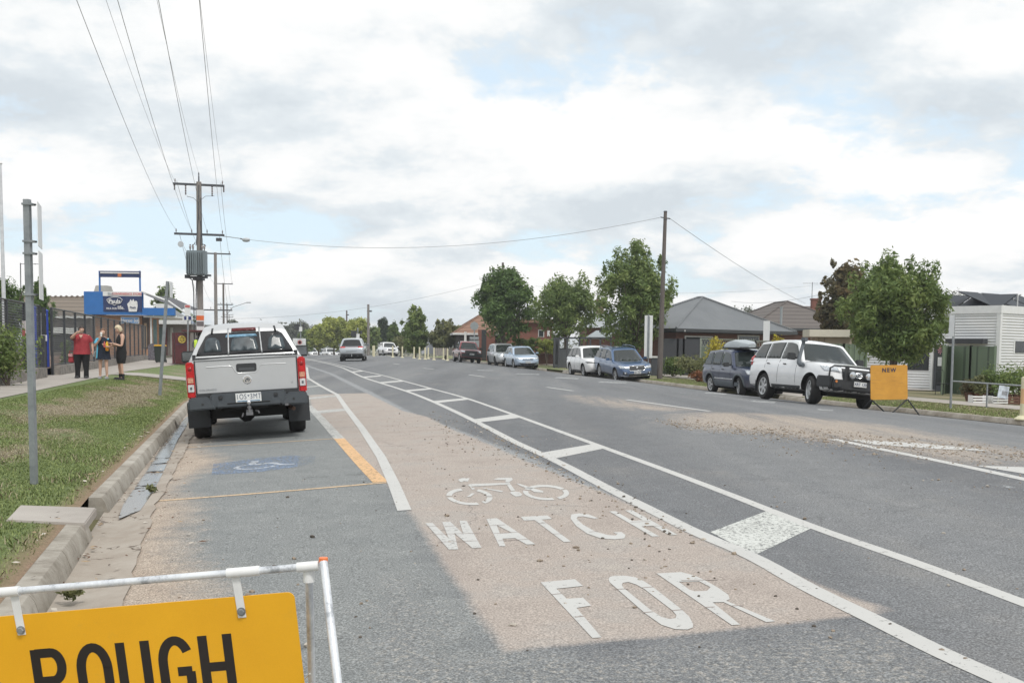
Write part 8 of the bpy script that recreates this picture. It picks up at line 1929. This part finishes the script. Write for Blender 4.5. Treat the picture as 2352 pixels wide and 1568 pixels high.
for i, px in enumerate((2246, 2292, 2318)):
    b = base_at(px, 33.2); t = empty('planter_crate', b, R(-5), ('white slatted crate left of the paper notice','white slatted crate right of the paper notice','brown crate at the foot of the hand rail')[i], 'crate', 'crates by the cafe')
    for j in range(3): mb = MB(); mb.box((0,-.22,.05+j*.085), (.46,.03,.05)); mb.build('slat', WHT if i < 2 else TER, t)
    for s_ in (-1,1): mb = MB(); mb.box((s_*.23,0,.13), (.03,.38,.26)); mb.build('side', WHT if i < 2 else TER, t)
# ------------------------------------------------------------------ trees, right side
tree('biggest leafy green street tree beside the white corrugated cafe', 2050, 38, 592, 850, 256, 'mid', 'round', 34000, 130, .085, seed=11, cr=.24, r0=.12, twigs=24, asp=2.6)
tree('dark bronze leafed tree rising behind the big street tree', 1926, 60, 590, 812, 128, 'bronze', 'round', 13000, 50, .12, seed=12, twigs=14, asp=1.5)
tree('tall ragged street tree directly left of the timber pole', 1456, 60, 562, 815, 190, 'mid', 'round', 24000, 110, .115, seed=13, cr=.20, twigs=34, r0=.11, asp=2.6)
tree('middle street tree with a thin bare trunk above the white SUV', 1297, 74, 630, 792, 160, 'mid', 'round', 14000, 80, .12, seed=14, twigs=18, r0=.10, asp=2.2)
tree('dense dark green pear shaped street tree above the parked silver cars', 1158, 80, 606, 792, 158, 'deep', 'egg', 17000, 80, .13, seed=15, twigs=10, r0=.14, asp=2.0)
tree('low olive tree beside the grey kiosk', 1024, 104, 738, 808, 92, 'olive', 'round', 8000, 36, .16, seed=16, twigs=10)
tree('dark leafy tree standing left of the kiosk', 953, 104, 700, 812, 74, 'mid', 'egg', 8500, 44, .16, seed=17, twigs=10)
tree('conical mid green tree behind the lone white SUV', 904, 138, 734, 802, 46, 'hedge', 'cone', 5000, 36, .2, seed=18)
tree('tall dark cypress clump behind the lone white SUV', 880, 160, 723, 796, 36, 'dark', 'egg', 5000, 30, .2, seed=19, cr=.34)
tree('bright weeping willow left of centre behind the moving silver SUV', 768, 160, 720, 806, 92, 'lime', 'round', 11000, 52, .24, seed=20, group=None)
tree('pale green round tree right of the willow', 825, 150, 727, 802, 78, 'lime', 'round', 7000, 44, .22, seed=21)
tree('low bright green tree left of the willow', 732, 170, 742, 806, 64, 'lime', 'round', 5500, 40, .24, seed=22)
tree('green tree behind the distant crossing signal', 704, 180, 752, 812, 48, 'mid', 'round', 5000, 36, .25, seed=23)
tree('small dark tree beneath the slim pole', 857, 150, 746, 804, 40, 'mid', 'round', 4000, 30, .22, seed=24)
tree('low scrubby bush tree behind the lone white SUV', 922, 128, 772, 806, 66, 'olive', 'round', 3500, 30, .2, seed=25)
for i, (px, yt, w, lab) in enumerate(((640,738,60,'distant gum tree just right of the ute roof'),(672,735,56,'distant gum tree left of the crossing signal'),(696,733,40,'tallest distant gum tree, above the crossing signal'),(722,742,50,'distant gum tree between the signal and the willow'),(664,748,60,'broad low gum behind the ute mirror'),(600,752,60,'distant gum tree hidden by the ute canopy'))):
    tree(lab, px, 270, yt, 806, w, 'gum', 'round', 3600, 34, .34, seed=30+i, group='distant gum trees', cr=.3)
tree('distant gum tree between the power poles and the ute canopy', 537, 230, 724, 800, 44, 'gum', 'round', 3500, 30, .3, seed=40, group='distant gum trees')
tree('leafy tree behind the blue shop awning', 383, 100, 653, 800, 88, 'mid', 'egg', 8000, 36, .16, seed=41, twigs=8)
tree('small green tree between the shelter and the power pole', 438, 92, 712, 806, 40, 'hedge', 'round', 3500, 28, .15, seed=42)
tree('feathery dark conifer behind the school fence at the left edge', 14, 46, 628, 800, 110, 'deep', 'round', 9000, 50, .085, seed=43, cr=.28, twigs=14, asp=3)
tree('feathery conifer behind the tall near sign post', 92, 48, 636, 800, 92, 'deep', 'cone', 8000, 46, .085, seed=44, twigs=12, asp=3)
for i, (px, d, yt, w, lab) in enumerate(((1720,130,700,60,'treetop just above the right slope of the grey roof'),(2190,120,664,70,'grey green gum behind the cafe roof, left of the solar panels'),(2235,125,680,60,'second gum behind the cafe roof'),(2330,115,676,90,'flat topped tree behind the solar panels at the right edge'),(1690,140,698,40,'small treetop beside the grey roof ridge'))):
    tree(lab, px, d, yt, 800, w, 'gum', 'round', 3500, 30, .17, seed=50+i, group='trees behind the right hand roofs')
# far wooded hill line reads as one mass
t_ = bpy.data.objects.new('far_woodland', None)
rng = np.random.default_rng(5); C = []; RD = []
for i in range(300):
    px = rng.uniform(-700, 3000); d = rng.uniform(300, 420); p = base_at(px, d); h = rng.uniform(7, 12) if 560 < px < 900 else rng.uniform(5, 8.5); C.append((p.x, p.y, p.z*.3+h*.5-1.5)); RD.append((7, 5, h*.5))
wf = leaves('far_woodland', C, RD, 26000, .55, LF['gum'], None, rng=rng); tag(wf, 'grey green wooded skyline far beyond the road', 'woodland', kind='stuff')
# shrubs and hedges on the right
for i, (px, d, w, h, mt_, lab, nm, N) in enumerate((
   (1641,53,1.15,2.45,'gold','rounded golden conifer left of the roof box','conifer',3500),(1780,47,.85,2.3,'gold','yellow tipped conifer between the navy wagon and white four wheel drive','conifer',3000),
   (1545,56,1.6,1.15,'hedge','low dark green bush right of the timber pole','shrub',2200),(1590,54,2.0,1.35,'olive','loose olive bush between the low green bush and navy wagon','shrub',2000),(1622,51,1.4,1.3,'olive','thin grey green bush behind the navy wagon','shrub',1300),
   (1664,50,1.0,.75,'red','rusty red low shrub behind the navy wagon','shrub',1000),(1606,49,1.0,.6,'red','small rust brown shrub on the mulch bed','shrub',900),(1900,44,1.6,1.0,'hedge','low bush below the beige garage','shrub',1200))):
    shrub(lab, px, d, w, h, mt_, N, 80+i, nm, 22, .06)
hd = shrub('clipped green hedge above the low brick garden wall', 1228, 81.5, 3.5, 1.45, 'mid', 12000, 95, 'hedge', 110, .07, box=True, d=1.0, z0=.75, cat='hedge')
shrub('second clipped hedge block left of the yard gate', 1256, 80.4, 1.3, 1.3, 'lime', 2600, 96, 'hedge', 40, .07, box=True, d=.6, z0=.75, cat='hedge')
shrub('leafy bush overhanging the stones at the left edge of the fence', 20, 26.5, 1.5, 1.7, 'mid', 3000, 97, 'shrub', 26, .045); shrub('spiky green plant behind the fence mesh near the woman in red', 150, 40, .9, 1.3, 'mid', 700, 98, 'plant', 10, .06)
bd_ = patch('garden_bed', [xy(14.75, 38.5), xy(17.5, 38.5), xy(17.5, 56), xy(14.75, 56)], -.30, MUL)
mbx = empty('letter_box', base_at(1505, 58), 0, 'grey brick letter box pillar beside the timber pole', 'letter box'); mb = MB(); mb.box((0,0,.5), (.5,.4,1.0)); mb.build('pillar', CHF, mbx); mb = MB(); mb.box((0,0,1.05), (.62,.5,.1)); mb.build('cap', FRW, mbx)
# ------------------------------------------------------------------ grass blades, stones, litter
def blades(name, n, spts, hmin, hmax, mt, w=.006):
    S, V = spts; X, Y = xy(S, V); Z = GZ(S, V); N = len(S); rng = np.random.default_rng(9)
    th = rng.uniform(0, 2*np.pi, N); h = rng.uniform(hmin, hmax, N)*(.8+.4*(np.sin(X*1.3)*np.sin(Y*.9)*.5+.5)); ln = h*rng.uniform(.2, 1.1, N); w_ = w*(1+Y/9)
    a = np.stack([np.cos(th)*w_, np.sin(th)*w_, np.zeros(N)], 1); P = np.stack([X, Y, Z-.005], 1); th2 = th+rng.normal(1.57, .5, N)
    T = P+np.stack([np.cos(th2)*ln, np.sin(th2)*ln, h], 1); Mi = P+np.stack([np.cos(th2)*ln*.35, np.sin(th2)*ln*.35, h*.62], 1)
    Vv = np.stack([P-a, P+a, Mi+a*.7, T, Mi-a*.7], 1).reshape(-1, 3); me = bpy.data.meshes.new(name)
    me.vertices.add(N*5); me.vertices.foreach_set('co', Vv.astype(np.float32).ravel()); me.loops.add(N*5); me.loops.foreach_set('vertex_index', np.arange(N*5, dtype=np.int32))
    me.polygons.add(N); me.polygons.foreach_set('loop_start', (np.arange(N)*5).astype(np.int32)); me.polygons.foreach_set('loop_total', np.full(N, 5, np.int32)); me.update(calc_edges=True)
    return me, X, Y, S, V, rng
m = newmat('grass_blade', (.1,.15,.05), .7, 0, .3); k = NB(m); a = k.attr('dry'); g_ = k.attr('tone')
c = k.mix(a, k.ramp(g_, [(.0, (.125,.165,.05)), (.5, (.21,.26,.09)), (1.0, (.33,.38,.155))]), k.ramp(g_, [(.0, (.22,.17,.11)), (.5, (.36,.295,.205)), (1.0, (.52,.45,.34))])); k.col(c)
rng = np.random.default_rng(2); n = 300000
u = rng.random(n); V_ = 2.0+38*(u**1.9); sl_ = sLf(V_)-.16; q = rng.random(n); S_ = sl_-.05-(sl_-.05+13.1)*q if False else sl_-.03+(-13.05-sl_)*q
X_, Y_ = xy(S_, V_); vis = (np.abs(X_/np.maximum(Y_, .1)) < .56) & (Y_ > 1.5); S_, V_ = S_[vis], V_[vis]
edge = sLf(V_)-.16-S_; keep = rng.random(len(S_)) < np.clip(edge/.28, .12, 1); S_, V_ = S_[keep], V_[keep]
X_, Y_ = xy(S_, V_); pth = (V_ > 38.4) & (V_ < 41.6); 
LIDP = gpts([(44,1163),(230,1179),(202,1231),(13,1197)]); inl = pip(LIDP, X_, Y_) > .0; ok = ~pth & ~inl; S_, V_ = S_[ok], V_[ok]
X_, Y_ = xy(S_, V_); d_ = np.clip(dryL(X_, Y_, S_, V_)*1.8+.40+.22*(np.sin(X_*1.9+np.sin(Y_*1.3)*1.7)+np.sin(Y_*2.3+np.sin(X_*3.1)*1.3)+np.sin(X_*5.3+Y_*4.1)*.6), 0, 1)
thin = rng.random(len(S_)) > np.clip(d_-.45, 0, .6); S_, V_, d_ = S_[thin], V_[thin], d_[thin]
me, X, Y, S, V, rg = blades('grass', 0, (S_, V_), .010, .026, m, .0024)
tn = rg.random(len(S)); dr = np.clip((d_+rg.normal(0, .22, len(S)) > .55).astype(float)*rg.uniform(.6, 1, len(S)), 0, 1)
for nm_, v_ in (('tone', tn), ('dry', dr)): A = me.attributes.new(nm_, 'FLOAT', 'FACE'); A.data.foreach_set('value', v_.astype(np.float32))
me.materials.append(m); o = bpy.data.objects.new('grass', me); COL.objects.link(o); tag(o, 'patchy green and dry grass on the left verge', 'grass', kind='stuff')
# straggly long blades near the pit and kerb
ns_ = 2600; V_ = rng.uniform(3.0, 14, ns_); S_ = sLf(V_)-.22-np.abs(rng.normal(0, .55, ns_)); X_, Y_ = xy(S_, V_); cl = np.sin(X_*3.9+np.sin(Y_*2.3)*1.7)+np.sin(Y_*4.3+X_); ok = (cl > .25) & (pip(LIDP, X_, Y_) < -.02); S_, V_ = S_[ok], V_[ok]
me, X, Y, S, V, rg = blades('long_grass', 0, (S_, V_), .03, .07, m, .0020); tn = rg.random(len(S)); dr = (rg.random(len(S)) > .45)*.95
for nm_, v_ in (('tone', tn), ('dry', dr)): A = me.attributes.new(nm_, 'FLOAT', 'FACE'); A.data.foreach_set('value', v_.astype(np.float32))
me.materials.append(m); o = bpy.data.objects.new('long_grass', me); COL.objects.link(o); tag(o, 'long straggling grass blades along the kerb edge', 'grass', kind='stuff')
# far verge blades
ns_ = 60000; V_ = rng.uniform(12, 50, ns_); S_ = sRf(V_)+.17+(12.6-sRf(V_)-.17)*rng.random(ns_); ok = ~((V_ > 33.2) & (V_ < 39.6)); S_, V_ = S_[ok], V_[ok]
X_, Y_ = xy(S_, V_); vis = (X_/Y_ < .54); S_, V_ = S_[vis], V_[vis]
me, X, Y, S, V, rg = blades('grass', 0, (S_, V_), .02, .045, m, .003); tn = rg.random(len(S)); dr = (rg.random(len(S)) > (.75-.25*np.clip((S-11)*.5, 0, 1)))*.85
for nm_, v_ in (('tone', tn), ('dry', dr)): A = me.attributes.new(nm_, 'FLOAT', 'FACE'); A.data.foreach_set('value', v_.astype(np.float32))
me.materials.append(m); o = bpy.data.objects.new('grass', me); COL.objects.link(o); tag(o, 'grass on the far verge behind the parked cars', 'grass', kind='stuff')
# loose stones
def stones(name, pts, rmin, rmax, mts, label):
    bm = bmesh.new(); rr = random.Random(4)
    for x, y in pts:
        r = rr.uniform(rmin, rmax)*(1+(rr.random()**6)*1.2); M_ = Matrix.Translation((x, y, gz(x, y)+r*.32)) @ Matrix.Rotation(rr.uniform(0,6.28), 4, 'Z') @ Matrix.Diagonal((r*rr.uniform(.8,1.4), r*rr.uniform(.6,1.1), r*rr.uniform(.45,.8), 1)); 
        res = bmesh.ops.create_icosphere(bm, subdivisions=1, radius=1, matrix=M_)
        mi = rr.choice((0,0,1,2)); 
        for v in res['verts']:
            v.co += Vector((rr.gauss(0,.14),rr.gauss(0,.14),rr.gauss(0,.08)))*r
            for f in v.link_faces: f.material_index = mi
    me = bpy.data.meshes.new(name); bm.to_mesh(me); bm.free()
    for q in mts: me.materials.append(q)
    o = bpy.data.objects.new(name, me); COL.objects.link(o); tag(o, label, 'gravel', kind='stuff')
SM = [mat('stone_tan', (.27,.22,.17), .9, 0, .3, 30), mat('stone_dark', (.10,.085,.07), .9, 0, .3, 30), mat('stone_pale', (.42,.38,.33), .9, 0, .2, 30)]
rr = random.Random(12)
def bil(q, u, w):
    a, b, c, d = q; return ((a[0]*(1-u)+b[0]*u)*(1-w)+(d[0]*(1-u)+c[0]*u)*w, (a[1]*(1-u)+b[1]*u)*(1-w)+(d[1]*(1-u)+c[1]*u)*w)
QS = [gpts(q) for q in ([(980,940),(1060,955),(1180,1060),(1030,1040)], [(1060,955),(1200,1020),(1400,1140),(1180,1060)], [(1200,1030),(1400,1130),(1640,1250),(1400,1200)])]
pts = [bil(QS[rr.choice((0,0,1,1,1,2))], rr.random(), rr.random()**.7) for _ in range(560)]
QW = gpts([(860,930),(1300,1010),(2000,1480),(1100,1500)]); pts += [bil(QW, rr.random(), rr.random()) for _ in range(260)]
QN = gpts([(300,1100),(2340,1100),(2340,1560),(150,1560)]); pts += [bil(QN, rr.random(), rr.random()) for _ in range(110)]
stones('loose_gravel', pts, .0045, .0105, SM, 'loose gravel scattered over the bike lane')
QG = gpts([(1480,958),(2352,1030),(2352,1085),(1560,985)]); QH = gpts([(1700,1000),(2352,1080),(2352,1150),(1760,1040)])
pts = [bil(QG, rr.random()**.9, min(1, max(0, rr.gauss(.5, .24)))) for _ in range(1500)]+[bil(QH, rr.random(), rr.random()) for _ in range(60)]
stones('loose_gravel', pts, .005, .012, [SM[0], SM[2], SM[0]], 'loose pale gravel spread over the patched far lane')
# leaves, twigs and litter by the kerb
pts = []
for _ in range(420):
    v = rr.uniform(3.5, 22); s = float(sLf(v))+rr.choice((rr.uniform(.0,.10), rr.gauss(.35,.22), -.20-abs(rr.gauss(0,.08)))); pts.append(xy(s, v))
bm = bmesh.new()
for x, y in pts:
    a = rr.uniform(0, 6.28); ln = rr.uniform(.012, .04); w = ln*rr.uniform(.15, .5); z = gz(x, y)+.012; c_, s_ = math.cos(a), math.sin(a)
    q = [(x+c_*ln, y+s_*ln, z+rr.uniform(0,.012)), (x-s_*w, y+c_*w, z+.003), (x-c_*ln, y-s_*ln, z+rr.uniform(0,.008)), (x+s_*w, y-c_*w, z+.010)]; f = bm.faces.new([bm.verts.new(p) for p in q]); f.material_index = rr.choice((0,0,1,2))
me = bpy.data.meshes.new('leaf_litter'); bm.to_mesh(me); bm.free()
for q in (mat('litter_brown', (.12,.07,.045), .9, 0, .3, 30), mat('litter_tan', (.34,.25,.16), .9), mat('litter_pale', (.50,.46,.40), .9)): me.materials.append(q)
o = bpy.data.objects.new('leaf_litter', me); COL.objects.link(o); tag(o, 'dry leaves and twigs gathered along the kerb and gutter', 'leaf litter', kind='stuff')
for i, (px, py) in enumerate(((352,1132),)):
    p = gnd(px, py); shrub(('small weed tuft growing from the gutter crack by the water','flat weed growing from the gutter joint near the pit')[i], px, p.y, .16, .09, 'olive', 160, 120+i, 'weed', 6, .02, loc=p, cat='weed')
shrub('weed tuft at the kerb foot just above the tube frame', 165, 0, .18, .12, 'olive', 220, 124, 'weed', 7, .018, loc=gnd(165, 1385), cat='weed')
p = gnd(1795, 1380)
# ------------------------------------------------------------------ thin air haze round the whole scene
zlo = min(float(v.co.z) for v in G0.data.vertices)-1.0
mb = MB(); mb.box((0, 0, (zlo+16)/2), (7000, 7000, 16-zlo)); hz = mb.build('haze', bpy.data.materials.new('haze'))
tag(hz, 'thin pale summer haze in the air', 'haze', kind='stuff')
hm = hz.data.materials[0]; hm.use_nodes = True; hm.node_tree.nodes.clear()
hv_ = hm.node_tree.nodes.new('ShaderNodeVolumePrincipled'); hv_.inputs['Color'].default_value = (.93, .96, 1.0, 1); hv_.inputs['Density'].default_value = .0006; hv_.inputs['Anisotropy'].default_value = .2
ho = hm.node_tree.nodes.new('ShaderNodeOutputMaterial'); hm.node_tree.links.new(hv_.outputs[0], ho.inputs['Volume'])
